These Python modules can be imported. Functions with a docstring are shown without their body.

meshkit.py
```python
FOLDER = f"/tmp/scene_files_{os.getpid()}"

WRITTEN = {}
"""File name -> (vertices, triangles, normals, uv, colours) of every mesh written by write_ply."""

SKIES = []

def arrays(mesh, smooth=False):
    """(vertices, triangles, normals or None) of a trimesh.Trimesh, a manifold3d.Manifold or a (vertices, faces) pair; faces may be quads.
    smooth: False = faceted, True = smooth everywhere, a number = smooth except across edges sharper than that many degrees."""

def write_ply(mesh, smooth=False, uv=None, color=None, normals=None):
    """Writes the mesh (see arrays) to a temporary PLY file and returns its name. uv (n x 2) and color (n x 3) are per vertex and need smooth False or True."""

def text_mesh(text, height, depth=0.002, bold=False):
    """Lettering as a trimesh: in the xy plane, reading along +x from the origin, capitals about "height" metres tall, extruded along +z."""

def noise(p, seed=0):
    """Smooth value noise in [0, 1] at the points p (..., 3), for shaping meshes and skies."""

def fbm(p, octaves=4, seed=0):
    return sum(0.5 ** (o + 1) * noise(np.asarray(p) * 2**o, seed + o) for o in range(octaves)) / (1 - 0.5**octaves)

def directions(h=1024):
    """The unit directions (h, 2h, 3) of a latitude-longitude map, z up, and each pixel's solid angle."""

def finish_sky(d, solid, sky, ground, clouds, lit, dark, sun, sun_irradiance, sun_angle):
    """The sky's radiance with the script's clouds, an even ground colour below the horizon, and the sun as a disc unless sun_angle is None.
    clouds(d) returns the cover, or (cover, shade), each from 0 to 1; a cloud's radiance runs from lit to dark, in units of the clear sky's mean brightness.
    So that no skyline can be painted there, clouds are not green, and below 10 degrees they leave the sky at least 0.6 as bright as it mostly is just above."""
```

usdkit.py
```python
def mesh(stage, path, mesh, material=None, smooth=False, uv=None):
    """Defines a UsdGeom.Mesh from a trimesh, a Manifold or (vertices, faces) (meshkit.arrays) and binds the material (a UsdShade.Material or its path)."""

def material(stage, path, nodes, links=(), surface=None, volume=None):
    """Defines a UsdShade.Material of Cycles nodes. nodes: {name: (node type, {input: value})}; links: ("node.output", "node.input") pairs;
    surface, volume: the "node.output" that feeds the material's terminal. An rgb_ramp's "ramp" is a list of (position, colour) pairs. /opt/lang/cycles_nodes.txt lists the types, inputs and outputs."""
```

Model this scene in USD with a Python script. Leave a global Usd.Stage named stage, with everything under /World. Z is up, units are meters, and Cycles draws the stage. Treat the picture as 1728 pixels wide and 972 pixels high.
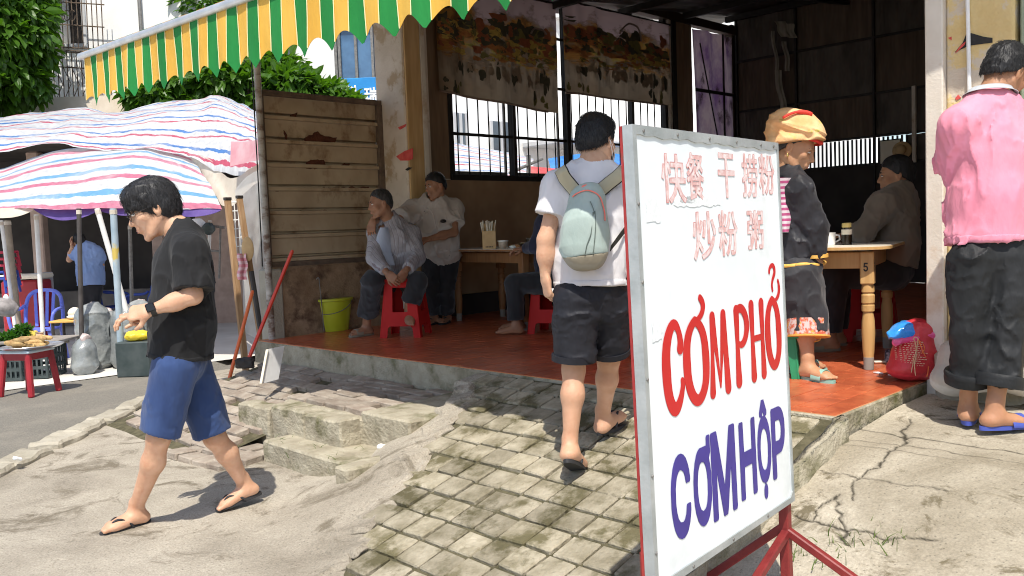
import math, random
import numpy as np, trimesh, shapely, usdkit, meshkit
import shapely.geometry as sg
from pxr import Usd, UsdGeom, UsdLux, UsdShade, Gf, Sdf, Vt

random.seed(7)
RNG = np.random.default_rng(7)
stage = Usd.Stage.CreateInMemory()
UsdGeom.SetStageUpAxis(stage, 'Z')
UsdGeom.SetStageMetersPerUnit(stage, 1.0)
UsdGeom.Xform.Define(stage, '/World')
stage.SetDefaultPrim(stage.GetPrimAtPath('/World'))

# ------------------------------------------------------------------ camera, sky, sun, exposure
YAW, PITCH, ROLL, FPX, EYE = 0.79491628, -0.06606261, -0.03705234, 1469.5, 1.40
EXPOSURE = 0.46
fw = np.array([math.cos(YAW) * math.cos(PITCH), math.sin(YAW) * math.cos(PITCH), math.sin(PITCH)])
_r = np.array([math.sin(YAW), -math.cos(YAW), 0.0])
_u = np.cross(_r, fw)
rt = _r * math.cos(ROLL) + _u * math.sin(ROLL)
up = -_r * math.sin(ROLL) + _u * math.cos(ROLL)
CAM = np.array([0, 0, EYE])
cam = UsdGeom.Camera.Define(stage, '/World/camera')
cam.AddTransformOp().Set(Gf.Matrix4d(*rt, 0, *up, 0, *(-fw), 0, *CAM, 1))
cam.CreateHorizontalApertureAttr(36.0)
cam.CreateVerticalApertureAttr(36.0 * 9 / 16)
cam.CreateFocalLengthAttr(36.0 * FPX / 1728)
cam.CreateClippingRangeAttr(Gf.Vec2f(0.05, 500))
cam.CreateExposureAttr(EXPOSURE)

SUN = np.array([-0.42, -0.40, 1.0])
SUN /= np.linalg.norm(SUN)
skym = usdkit.material(stage, '/World/Looks/sky', {
    's': ('sky_texture', {'sky_type': 'single_scattering', 'sun_disc': False, 'sun_elevation': math.asin(SUN[2]), 'sun_rotation': math.atan2(SUN[0], SUN[1]), 'altitude': 100.0, 'air_density': 1.0, 'aerosol_density': 1.6}),
    'b': ('background_shader', {'strength': 0.15})}, [('s.color', 'b.color')], surface='b.background')
dome = UsdLux.DomeLight.Define(stage, '/World/sky')
UsdShade.MaterialBindingAPI.Apply(dome.GetPrim()).Bind(skym)
dome.GetPrim().SetCustomDataByKey('kind', 'structure')
sun = UsdLux.DistantLight.Define(stage, '/World/sun')
sun.CreateIntensityAttr(1.06)
sun.CreateAngleAttr(0.5)
sun.CreateColorAttr(Gf.Vec3f(1.0, 0.95, 0.86))
sun.GetPrim().CreateAttribute('inputs:normalize', Sdf.ValueTypeNames.Bool).Set(True)
_zx = np.cross([0, 1, 0], SUN); _zx /= np.linalg.norm(_zx); _zy = np.cross(SUN, _zx)
sun.AddTransformOp().Set(Gf.Matrix4d(*_zx, 0, *_zy, 0, *SUN, 0, 0, 0, 20, 1))


# ------------------------------------------------------------------ survey: photograph coordinates (1728 x 972) to places in the world
def ray(x, y):
    return fw + rt * (x - 864) / FPX - up * (y - 486) / FPX


def P(x, y, d):
    """The place seen at (x, y) at d metres along the view axis."""
    return CAM + ray(x, y) * d


def G(x, y, z=0.0):
    q = ray(x, y)
    return CAM + q * ((z - EYE) / q[2])


def onX(x, y, X):
    q = ray(x, y)
    return CAM + q * (X / q[0])


def onY(x, y, Y):
    q = ray(x, y)
    return CAM + q * (Y / q[1])


def depth(p):
    return float((np.asarray(p, float) - CAM) @ fw)


# ------------------------------------------------------------------ prims
counts, bases = {}, {}


def numbered(parent, name):
    k = (parent, name)
    n = counts.get(k, 0)
    counts[k] = n + 1
    return f'{parent}/{name}' if n == 0 else f'{parent}/{name}_{n:03d}'


def data(prim, label=None, cat=None, group=None, kind=None):
    for k, v in (('label', label), ('category', cat), ('group', group), ('kind', kind)):
        if v:
            prim.SetCustomDataByKey(k, v)


def T(name, label, cat, base=(0, 0, 0), group=None, kind=None):
    path = numbered('/World', name)
    x = UsdGeom.Xform.Define(stage, path)
    x.AddTranslateOp().Set(Gf.Vec3d(*map(float, base)))
    bases[path] = np.asarray(base, float)
    data(x.GetPrim(), label, cat, group, kind)
    return path


def root_base(path):
    return bases.get('/'.join(path.split('/')[:3]), np.zeros(3))


def M(name, mesh, mat, parent=None, smooth=False, label=None, cat=None, group=None, kind=None, uv=None, extra=None):
    path = numbered(parent or '/World', name)
    v, f, n = meshkit.arrays(mesh, smooth if uv is None else (True if smooth else False))
    v = v - root_base(path)
    m = UsdGeom.Mesh.Define(stage, path)
    m.CreatePointsAttr(Vt.Vec3fArray.FromNumpy(v.astype(np.float32)))
    m.CreateFaceVertexCountsAttr(Vt.IntArray.FromNumpy(np.full(len(f), 3, np.int32)))
    m.CreateFaceVertexIndicesAttr(Vt.IntArray.FromNumpy(f.astype(np.int32).ravel()))
    m.CreateSubdivisionSchemeAttr('none')
    if n is not None:
        m.CreateNormalsAttr(Vt.Vec3fArray.FromNumpy(n.astype(np.float32)))
        m.SetNormalsInterpolation('vertex')
    if uv is not None:
        UsdGeom.PrimvarsAPI(m).CreatePrimvar('st', Sdf.ValueTypeNames.TexCoord2fArray, 'vertex').Set(Vt.Vec2fArray.FromNumpy(np.asarray(uv, np.float32)))
    if extra is not None:
        UsdGeom.PrimvarsAPI(m).CreatePrimvar(extra[0], Sdf.ValueTypeNames.FloatArray, 'vertex').Set(Vt.FloatArray.FromNumpy(np.asarray(extra[1], np.float32)))
    if mat is not None:
        UsdShade.MaterialBindingAPI.Apply(m.GetPrim()).Bind(mat)
    data(m.GetPrim(), label, cat, group, kind)
    return path


def copy_thing(src, base, rotz, label, group=None, name=None, cat=None):
    """One more of a thing already built: a reference to it with its own place, turn and label."""
    was = stage.GetPrimAtPath(src).GetCustomData()
    path = numbered('/World', name or src.split('/')[-1])
    x = UsdGeom.Xform.Define(stage, path)
    x.GetPrim().GetReferences().AddInternalReference(src)
    x.ClearXformOpOrder()
    x.AddTranslateOp().Set(Gf.Vec3d(*map(float, base)))
    x.AddRotateZOp().Set(float(rotz))
    x.GetPrim().SetInstanceable(True)
    data(x.GetPrim(), label, cat or was['category'], group or was.get('group'))
    return path


# ------------------------------------------------------------------ shapes
def tm(v, f):
    return trimesh.Trimesh(np.asarray(v, float), np.asarray(f, int), process=False)


def cat(ms):
    return trimesh.util.concatenate(list(ms))


def unit(v):
    v = np.asarray(v, float)
    return v / max(np.linalg.norm(v), 1e-12)


def frame(z, x=None):
    z = unit(z)
    if x is None:
        x = [0, 0, 1] if abs(z[2]) < 0.9 else [1, 0, 0]
    x = np.asarray(x, float)
    x = unit(x - z * (x @ z))
    return np.stack([x, np.cross(z, x), z], 1)


_cb = {}


def chbox(ch=0.1):
    """A unit box (-.5 to .5) with chamfered edges; ch is a triple of chamfers in units of the size."""
    key = tuple(np.round(np.broadcast_to(ch, 3), 3))
    if key not in _cb:
        pts = []
        for s in np.ndindex(2, 2, 2):
            c = np.array(s) - 0.5
            for k in range(3):
                q = c - np.sign(c) * np.array(key)
                q[k] = c[k]
                pts.append(q)
        h = trimesh.convex.convex_hull(np.array(pts))
        _cb[key] = np.array(h.vertices), np.array(h.faces)
    return _cb[key]


def box(c, size, R=None, ch=0.004):
    size = np.asarray(size, float)
    if ch:
        v, f = chbox(np.clip(ch / size, 0, 0.45))
    else:
        b = trimesh.creation.box([1, 1, 1])
        v, f = np.array(b.vertices), np.array(b.faces)
    v = v * size
    if R is not None:
        v = v @ np.asarray(R).T
    return tm(v + np.asarray(c, float), f)


def box2(a, b, ch=0.004):
    a, b = np.minimum(a, b), np.maximum(a, b)
    return box((a + b) / 2, b - a, None, ch)


def beam(a, b, w, h, x=None, ch=0.004):
    a, b = np.asarray(a, float), np.asarray(b, float)
    return box((a + b) / 2, (w, h, np.linalg.norm(b - a)), frame(b - a, x), ch)


def tube(pts, r, n=10, close=True):
    pts = np.asarray(pts, float)
    r = np.broadcast_to(np.asarray(r, float), len(pts))
    t = np.gradient(pts, axis=0)
    R = frame(t[0])
    x = R[:, 0]
    rings = []
    a = np.arange(n) / n * 2 * math.pi
    for p, d, q in zip(pts, t, r):
        d = unit(d)
        x = unit(x - d * (x @ d))
        y = np.cross(d, x)
        rings.append(p + q * (np.cos(a)[:, None] * x + np.sin(a)[:, None] * y))
    v = np.vstack(rings)
    f = []
    for i in range(len(pts) - 1):
        for j in range(n):
            k = (j + 1) % n
            f += [[i * n + j, i * n + k, (i + 1) * n + k], [i * n + j, (i + 1) * n + k, (i + 1) * n + j]]
    if close:
        m = len(v)
        v = np.vstack([v, pts[0], pts[-1]])
        e = (len(pts) - 1) * n
        for j in range(n):
            k = (j + 1) % n
            f += [[m, k, j], [m + 1, e + j, e + k]]
    return tm(v, f)


def lathe(profile, base=(0, 0, 0), axis=(0, 0, 1), n=20, squash=(1, 1)):
    pr = np.asarray(profile, float)
    R = frame(axis)
    a = np.arange(n) / n * 2 * math.pi
    v = np.vstack([np.stack([q * np.cos(a) * squash[0], q * np.sin(a) * squash[1], np.full(n, z)], 1) for q, z in pr])
    f = []
    for i in range(len(pr) - 1):
        for j in range(n):
            k = (j + 1) % n
            f += [[i * n + j, i * n + k, (i + 1) * n + k], [i * n + j, (i + 1) * n + k, (i + 1) * n + j]]
    m = len(v)
    v = np.vstack([v, [0, 0, pr[0, 1]], [0, 0, pr[-1, 1]]])
    e = (len(pr) - 1) * n
    for j in range(n):
        k = (j + 1) % n
        f += [[m, k, j], [m + 1, e + j, e + k]]
    return tm(v @ R.T + np.asarray(base, float), f)


def sheet(grid, thick=0.0, wrap=False):
    """A surface through a grid of points (rows, columns, 3), given a thickness downwards along its normals."""
    g = np.asarray(grid, float)
    h, w = g.shape[:2]
    v = g.reshape(-1, 3)
    i = np.arange(h * w).reshape(h, w)
    q = np.stack([i[:-1, :-1], i[:-1, 1:], i[1:, 1:], i[1:, :-1]], -1).reshape(-1, 4)
    f = np.vstack([q[:, [0, 1, 2]], q[:, [0, 2, 3]]])
    if not thick:
        return tm(v, f)
    n = np.zeros_like(v)
    c = np.cross(v[f[:, 1]] - v[f[:, 0]], v[f[:, 2]] - v[f[:, 0]])
    for k in range(3):
        np.add.at(n, f[:, k], c)
    n /= np.maximum(np.linalg.norm(n, axis=1, keepdims=True), 1e-9)
    b = v - n * thick
    m = len(v)
    rim = np.concatenate([i[0, :], i[1:, -1], i[-1, -2::-1], i[-2:0:-1, 0]])
    nx = np.roll(rim, -1)
    side = np.vstack([np.stack([rim, rim + m, nx + m], 1), np.stack([rim, nx + m, nx], 1)])
    return tm(np.vstack([v, b]), np.vstack([f, f[:, ::-1] + m, side]))


def prism(poly, depth, R=None, at=(0, 0, 0)):
    """A shapely polygon in the xy plane pushed along +z, turned by R and moved."""
    ms = [trimesh.creation.extrude_polygon(g, depth, engine='earcut') for g in getattr(poly, 'geoms', [poly]) if g.area > 1e-9]
    m = cat(ms)
    v = np.array(m.vertices)
    if R is not None:
        v = v @ np.asarray(R).T
    return tm(v + np.asarray(at, float), m.faces)


def ball(c, r, sub=2, R=None):
    s = trimesh.creation.icosphere(sub, 1.0)
    v = np.array(s.vertices) * np.broadcast_to(r, 3)
    if R is not None:
        v = v @ np.asarray(R).T
    return tm(v + np.asarray(c, float), s.faces)


def jitter(m, amp, scale=8, seed=0):
    v = np.array(m.vertices)
    d = np.stack([meshkit.fbm(v * scale + 17.3 * k, 3, seed + k) - 0.5 for k in range(3)], 1)
    return tm(v + d * 2 * amp, m.faces)


def spline(pts, n):
    pts = np.asarray(pts, float)
    t = np.linspace(0, len(pts) - 1, n)
    from scipy.interpolate import PchipInterpolator
    return PchipInterpolator(np.arange(len(pts)), pts, axis=0)(t)


def drape(rows, nu, nv):
    """A smooth sheet through control rows, each a list of points."""
    a = np.stack([spline(r, nu) for r in rows])
    return np.stack([spline(a[:, k], nv) for k in range(nu)], 1)


# ------------------------------------------------------------------ soft bodies: round limbs blended in a distance field and skinned
class Soft:
    def __init__(self, res=0.008, k=0.02):
        self.res, self.k, self.ops = res, k, []

    def add(self, kind, lo, hi, fn, k):
        self.ops.append((kind, np.asarray(lo, float), np.asarray(hi, float), fn, self.k if k is None else k))
        return self

    def limb(self, a, b, ra, rb, k=None, flat=None, axis=None, squash=1.0, kind='add'):
        """A tapered round limb; flatter by squash along axis; flat = 'a' and/or 'b' cuts that end square."""
        a, b = np.asarray(a, float), np.asarray(b, float)
        S = np.eye(3)
        if axis is not None:
            ax = unit(axis)
            S = np.eye(3) + (1 / squash - 1) * np.outer(ax, ax)
        A, B = S @ a, S @ b
        d = B - A
        L = max(np.linalg.norm(d), 1e-6)
        d = d / L
        mn = min(1.0, squash)
        wd = unit(b - a)

        def fn(p):
            q = p @ S - A
            t = q @ d
            h = np.sqrt(np.maximum((q * q).sum(-1) - t * t, 0))
            sl = (ra - rb) / L
            cs = math.sqrt(max(1 - sl * sl, 1e-6))
            tt = np.clip((t + h * sl / cs) / L, 0, 1)
            o = np.sqrt(h * h + (t - tt * L) ** 2) - (ra + (rb - ra) * tt)
            o = o * mn
            if flat and 'b' in flat:
                o = np.maximum(o, (p - b) @ wd)
            if flat and 'a' in flat:
                o = np.maximum(o, -((p - a) @ wd))
            return o
        r = max(ra, rb) * max(1, squash)
        return self.add(kind, np.minimum(a, b) - r, np.maximum(a, b) + r, fn, k)

    def chain(self, pts, rs, **kw):
        for i in range(len(pts) - 1):
            self.limb(pts[i], pts[i + 1], rs[i], rs[i + 1], **kw)
        return self

    def ell(self, c, r, R=None, k=None, kind='add'):
        c, r = np.asarray(c, float), np.broadcast_to(np.asarray(r, float), 3)
        R = np.eye(3) if R is None else np.asarray(R)

        def fn(p):
            q = (p - c) @ R
            a = np.sqrt(((q / r) ** 2).sum(-1))
            b = np.sqrt(((q / r ** 2) ** 2).sum(-1))
            return a * (a - 1) / np.maximum(b, 1e-6)
        m = r.max()
        return self.add(kind, c - m, c + m, fn, k)

    def half(self, p0, n, k=None):
        """Cuts away everything on the side of the plane that n points to."""
        p0, n = np.asarray(p0, float), unit(n)
        return self.add('cut', None, None, lambda p: (p - p0) @ n, k)

    def wrinkle(self, amp, fn):
        self.ops.append(('noise', None, None, fn, amp))
        return self

    def mesh(self):
        res = self.res
        lo = np.min([o[1] for o in self.ops if o[0] == 'add'], axis=0) - 4 * res - 0.02
        hi = np.max([o[2] for o in self.ops if o[0] == 'add'], axis=0) + 4 * res + 0.02
        n = np.ceil((hi - lo) / res).astype(int) + 1
        D = np.full(n, 0.3, np.float32)
        ax = [lo[i] + res * np.arange(n[i]) for i in range(3)]

        def pts(sl):
            return np.stack(np.meshgrid(*[ax[i][sl[i]] for i in range(3)], indexing='ij'), -1)
        for kind, a, b, fn, k in self.ops:
            if kind in ('add', 'sub'):
                m = k + 3 * res
                i0 = np.clip(np.floor((a - m - lo) / res).astype(int), 0, n - 1)
                i1 = np.clip(np.ceil((b + m - lo) / res).astype(int) + 1, 1, n)
                sl = tuple(slice(p, q) for p, q in zip(i0, i1))
                if any(s.stop <= s.start for s in sl):
                    continue
                d = fn(pts(sl)).astype(np.float32)
                e = D[sl]
                if kind == 'add':
                    h = np.maximum(k - np.abs(d - e), 0) / max(k, 1e-6)
                    D[sl] = np.minimum(d, e) - h * h * k * 0.25
                else:
                    d = -d
                    h = np.maximum(k - np.abs(d - e), 0) / max(k, 1e-6)
                    D[sl] = np.maximum(d, e) + h * h * k * 0.25
            else:
                near = np.nonzero(np.abs(D) < 0.05) if kind == 'noise' else np.nonzero(D < 0.05)
                p = np.stack([ax[i][near[i]] for i in range(3)], -1)
                if kind == 'noise':
                    D[near] += (fn(p) * k).astype(np.float32)
                else:
                    D[near] = np.maximum(D[near], fn(p).astype(np.float32))
        return nets(D, lo, res)


_C = np.array(list(np.ndindex(2, 2, 2)))
_E = [(a, b) for a in range(8) for b in range(a + 1, 8) if np.abs(_C[a] - _C[b]).sum() == 1]


def nets(D, lo, res):
    """Naive surface nets of a distance grid."""
    s = D < 0
    c = np.zeros(np.array(D.shape) - 1, np.int8)
    sh = [slice(0, -1), slice(1, None)]
    for o in _C:
        c += s[sh[o[0]], sh[o[1]], sh[o[2]]]
    cell = np.argwhere((c > 0) & (c < 8))
    idx = np.full(c.shape, -1, np.int32)
    idx[tuple(cell.T)] = np.arange(len(cell))
    val = np.stack([D[tuple((cell + o).T)] for o in _C], 1)
    acc, num = np.zeros((len(cell), 3)), np.zeros(len(cell))
    for a, b in _E:
        va, vb = val[:, a], val[:, b]
        on = (va < 0) != (vb < 0)
        t = np.where(on, va / np.where(on, va - vb, 1), 0)
        acc += np.where(on[:, None], _C[a] + t[:, None] * (_C[b] - _C[a]), 0)
        num += on
    v = lo + res * (cell + acc / num[:, None])
    F = []
    for k in range(3):
        i, j = [(1, 2), (2, 0), (0, 1)][k]
        a = [slice(None)] * 3
        b = [slice(None)] * 3
        a[k], b[k] = slice(0, -1), slice(1, None)
        e = np.argwhere(s[tuple(a)] != s[tuple(b)])
        e = e[(e[:, i] > 0) & (e[:, j] > 0) & (e[:, i] < D.shape[i] - 1) & (e[:, j] < D.shape[j] - 1)]
        inside = s[tuple(e.T)]
        di, dj = np.zeros(3, int), np.zeros(3, int)
        di[i], dj[j] = 1, 1
        q = np.stack([idx[tuple((e - o).T)] for o in (di + dj, dj, 0 * di, di)], 1)
        q[~inside] = q[~inside][:, ::-1]
        q = q[(q >= 0).all(1)]
        F += [q[:, [0, 1, 2]], q[:, [0, 2, 3]]]
    return tm(v, np.vstack(F))


def fold(scale, seed=0, stretch=(1, 1, 1)):
    """Creases: a few sharp curving ridges and the soft swells between them."""
    st = np.asarray(stretch, float) * scale

    def fn(p):
        q = p * st
        w = np.stack([meshkit.noise(q * 0.7 + 11.0 * k, seed + 20 + k) - 0.5 for k in range(3)], -1)
        q = q + w * 1.5
        r = 1 - np.abs(2 * meshkit.noise(q * 0.8, seed) - 1)
        m = np.clip(meshkit.noise(q * 0.45 + 7, seed + 3) * 2.2 - 0.45, 0, 1)
        return 0.12 - 1.25 * r ** 4 * m - 0.5 * (meshkit.noise(q * 0.5, seed + 5) - 0.5)
    return fn


# ------------------------------------------------------------------ materials
_m = {}


def mat(name, c1, c2=None, rough=0.6, scale=6.0, detail=5, lo=0.35, hi=0.65, bump=0.0, bscale=60.0, stretch=(1, 1, 1), metal=0.0, spec=0.4, rand=0.0, obj=False, c3=None, s3=2.0, lo3=0.5, hi3=0.62, sheen=0.0, coat=0.0, sss=0.0, dist=0.0, bdetail=4, translucent=0.0, dirt_shade=None):
    """A principled surface of one colour mottled towards c2, stained with c3, with fine relief."""
    if name in _m:
        return _m[name]
    nd = {'p': ('principled_bsdf', {'roughness': rough, 'metallic': metal, 'specular_ior_level': spec, 'sheen_weight': sheen, 'coat_weight': coat})}
    ln = []
    if obj:
        nd['tc'] = ('texture_coordinate', {}); src = 'tc.object'
    else:
        nd['tc'] = ('geometry', {}); src = 'tc.position'
    nd['mp'] = ('mapping', {'mapping_type': 'point', 'scale': tuple(stretch)})
    ln.append((src, 'mp.vector'))
    nd['n'] = ('noise_texture', {'scale': scale, 'detail': float(detail), 'roughness': 0.6, 'distortion': dist})
    ln.append(('mp.vector', 'n.vector'))
    nd['r'] = ('rgb_ramp', {'ramp': [(lo, c1), (hi, c2 if c2 is not None else c1)]})
    ln.append(('n.fac', 'r.fac'))
    out = 'r.color'
    if c3 is not None:
        nd['n3'] = ('noise_texture', {'scale': s3, 'detail': 6.0, 'roughness': 0.65})
        ln.append(('mp.vector', 'n3.vector'))
        nd['r3'] = ('rgb_ramp', {'ramp': [(lo3, (0, 0, 0)), (hi3, (1, 1, 1))]})
        ln.append(('n3.fac', 'r3.fac'))
        nd['m3'] = ('mix_color', {'b': c3})
        ln += [('r3.color', 'm3.fac'), (out, 'm3.a')]
        out = 'm3.result'
    if dirt_shade is not None:
        nd['at'] = ('attribute', {'attribute': dirt_shade[0]})
        nd['md'] = ('mix_color', {'b': dirt_shade[1]})
        ln += [('at.fac', 'md.fac'), (out, 'md.a')]
        out = 'md.result'
    if rand:
        nd['oi'] = ('object_info', {})
        nd['mr'] = ('map_range', {'from_min': 0.0, 'from_max': 1.0, 'to_min': 1 - rand, 'to_max': 1 + rand})
        nd['hv'] = ('hsv', {})
        ln += [('oi.random', 'mr.value'), ('mr.result', 'hv.value'), (out, 'hv.color')]
        out = 'hv.color'
    ln.append((out, 'p.base_color'))
    if sss:
        nd['p'][1].update({'subsurface_weight': sss, 'subsurface_radius': (1.0, 0.35, 0.2), 'subsurface_scale': 0.006})
    if bump:
        nd['bn'] = ('noise_texture', {'scale': bscale, 'detail': float(bdetail), 'roughness': 0.6})
        nd['bp'] = ('bump', {'strength': bump, 'distance': 0.02})
        ln += [('mp.vector', 'bn.vector'), ('bn.fac', 'bp.height'), ('bp.normal', 'p.normal')]
    surf = 'p.BSDF'
    if translucent:
        nd['tl'] = ('translucent_bsdf', {})
        nd['mx'] = ('mix_closure', {'fac': translucent})
        ln += [(out, 'tl.color'), ('p.BSDF', 'mx.closure1'), ('tl.BSDF', 'mx.closure2')]
        surf = 'mx.closure'
    _m[name] = usdkit.material(stage, '/World/Looks/' + name, nd, ln, surface=surf)
    return _m[name]


def concrete(name, dark, light, stain, grit=0.35, patch=1.1, lo3=0.5, hi3=0.62, rough=0.92, dirt_shade=None, bump=0.55):
    """Worn concrete: broad tone, blotches with an edge, grit and pitting."""
    nd = {'g': ('geometry', {}), 'n1': ('noise_texture', {'scale': patch, 'detail': 10.0, 'roughness': 0.68, 'distortion': 0.4}), 'r1': ('rgb_ramp', {'ramp': [(.32, dark), (.5, tuple((a + b) / 2 for a, b in zip(dark, light))), (.66, light)]}),
          'n2': ('noise_texture', {'scale': patch * 2.3, 'detail': 9.0, 'roughness': 0.72, 'distortion': 0.9}), 'r2': ('rgb_ramp', {'ramp': [(lo3, (0, 0, 0)), (hi3, (1, 1, 1))]}), 'm2': ('mix_color', {'b': stain}),
          'n3': ('noise_texture', {'scale': 95.0, 'detail': 4.0, 'roughness': 0.7}), 'r3': ('map_range', {'from_min': .3, 'from_max': .7, 'to_min': 1 - grit, 'to_max': 1 + grit}), 'hv': ('hsv', {}),
          'v': ('voronoi_texture', {'scale': 46.0, 'randomness': 1.0}), 'rv': ('rgb_ramp', {'ramp': [(.10, (.45, .45, .45)), (.22, (1, 1, 1))]}), 'mv': ('mix_color', {'blend_type': 'multiply', 'fac': 0.7}),
          'n4': ('noise_texture', {'scale': 38.0, 'detail': 8.0, 'roughness': 0.7}), 'bp': ('bump', {'strength': bump, 'distance': 0.02}), 'p': ('principled_bsdf', {'roughness': rough, 'specular_ior_level': 0.2})}
    ln = [('g.position', n + '.vector') for n in ('n1', 'n2', 'n3', 'n4', 'v')] + [('n1.fac', 'r1.fac'), ('n2.fac', 'r2.fac'), ('r2.color', 'm2.fac'), ('r1.color', 'm2.a'), ('n3.fac', 'r3.value'), ('r3.result', 'hv.value'), ('m2.result', 'hv.color'), ('v.distance', 'rv.fac'), ('hv.color', 'mv.a'), ('rv.color', 'mv.b'), ('n4.fac', 'bp.height'), ('bp.normal', 'p.normal')]
    out = 'mv.result'
    if dirt_shade:
        nd['at'] = ('attribute', {'attribute': dirt_shade[0]})
        nd['md'] = ('mix_color', {'b': dirt_shade[1]})
        ln += [('at.fac', 'md.fac'), (out, 'md.a')]
        out = 'md.result'
    ln.append((out, 'p.base_color'))
    _m[name] = usdkit.material(stage, '/World/Looks/' + name, nd, ln, surface='p.BSDF')
    return _m[name]


def banded(name, axis, stops, period, offset=0.0, rough=0.6, warp=0.0, translucent=0.0, bump=0.0, src='uv', bscale=30.0, sheen=0.0, fade=None):
    """Cloth or film striped along one coordinate: stops are (position, colour) in one period, hard edged."""
    nd = {'p': ('principled_bsdf', {'roughness': rough, 'specular_ior_level': 0.3, 'sheen_weight': sheen})}
    ln = []
    if src == 'uv':
        nd['tc'] = ('uvmap', {'attribute': 'st'}); s = 'tc.UV'
    elif src == 'object':
        nd['tc'] = ('texture_coordinate', {}); s = 'tc.object'
    else:
        nd['tc'] = ('geometry', {}); s = 'tc.position'
    nd['sx'] = ('separate_xyz', {})
    ln.append((s, 'sx.vector'))
    nd['nz'] = ('noise_texture', {'scale': 6.0, 'detail': 3.0})
    ln.append((s, 'nz.vector'))
    nd['wa'] = ('math', {'math_type': 'multiply_add', 'value2': warp})
    ln += [('nz.fac', 'wa.value1'), ('sx.' + axis, 'wa.value3')]
    nd['dv'] = ('math', {'math_type': 'multiply_add', 'value2': 1.0 / period, 'value3': offset})
    ln.append(('wa.value', 'dv.value1'))
    nd['fr'] = ('math', {'math_type': 'fraction'})
    ln.append(('dv.value', 'fr.value1'))
    nd['r'] = ('rgb_ramp', {'ramp': stops, 'interpolate': False})
    ln.append(('fr.value', 'r.fac'))
    nd['n2'] = ('noise_texture', {'scale': 14.0, 'detail': 5.0})
    ln.append((s, 'n2.vector'))
    nd['m2'] = ('map_range', {'from_min': 0.3, 'from_max': 0.7, 'to_min': 0.82, 'to_max': 1.08})
    nd['hv'] = ('hsv', {})
    src_c = 'r.color'
    if fade:
        nd['n5'] = ('noise_texture', {'scale': 1.3, 'detail': 6.0, 'roughness': 0.7})
        nd['r5'] = ('rgb_ramp', {'ramp': [(.46, (0, 0, 0)), (.66, (.5, .5, .5))]})
        nd['m5'] = ('mix_color', {'b': fade})
        ln += [(s, 'n5.vector'), ('n5.fac', 'r5.fac'), ('r5.color', 'm5.fac'), ('r.color', 'm5.a')]
        src_c = 'm5.result'
    ln += [('n2.fac', 'm2.value'), ('m2.result', 'hv.value'), (src_c, 'hv.color'), ('hv.color', 'p.base_color')]
    if bump:
        nd['bn'] = ('noise_texture', {'scale': bscale, 'detail': 4.0})
        nd['bp'] = ('bump', {'strength': bump, 'distance': 0.02})
        ln += [(s, 'bn.vector'), ('bn.fac', 'bp.height'), ('bp.normal', 'p.normal')]
    surf = 'p.BSDF'
    if translucent:
        nd['tl'] = ('translucent_bsdf', {})
        nd['mx'] = ('mix_closure', {'fac': translucent})
        ln += [('hv.color', 'tl.color'), ('p.BSDF', 'mx.closure1'), ('tl.BSDF', 'mx.closure2')]
        surf = 'mx.closure'
    _m[name] = usdkit.material(stage, '/World/Looks/' + name, nd, ln, surface=surf)
    return _m[name]

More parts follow.
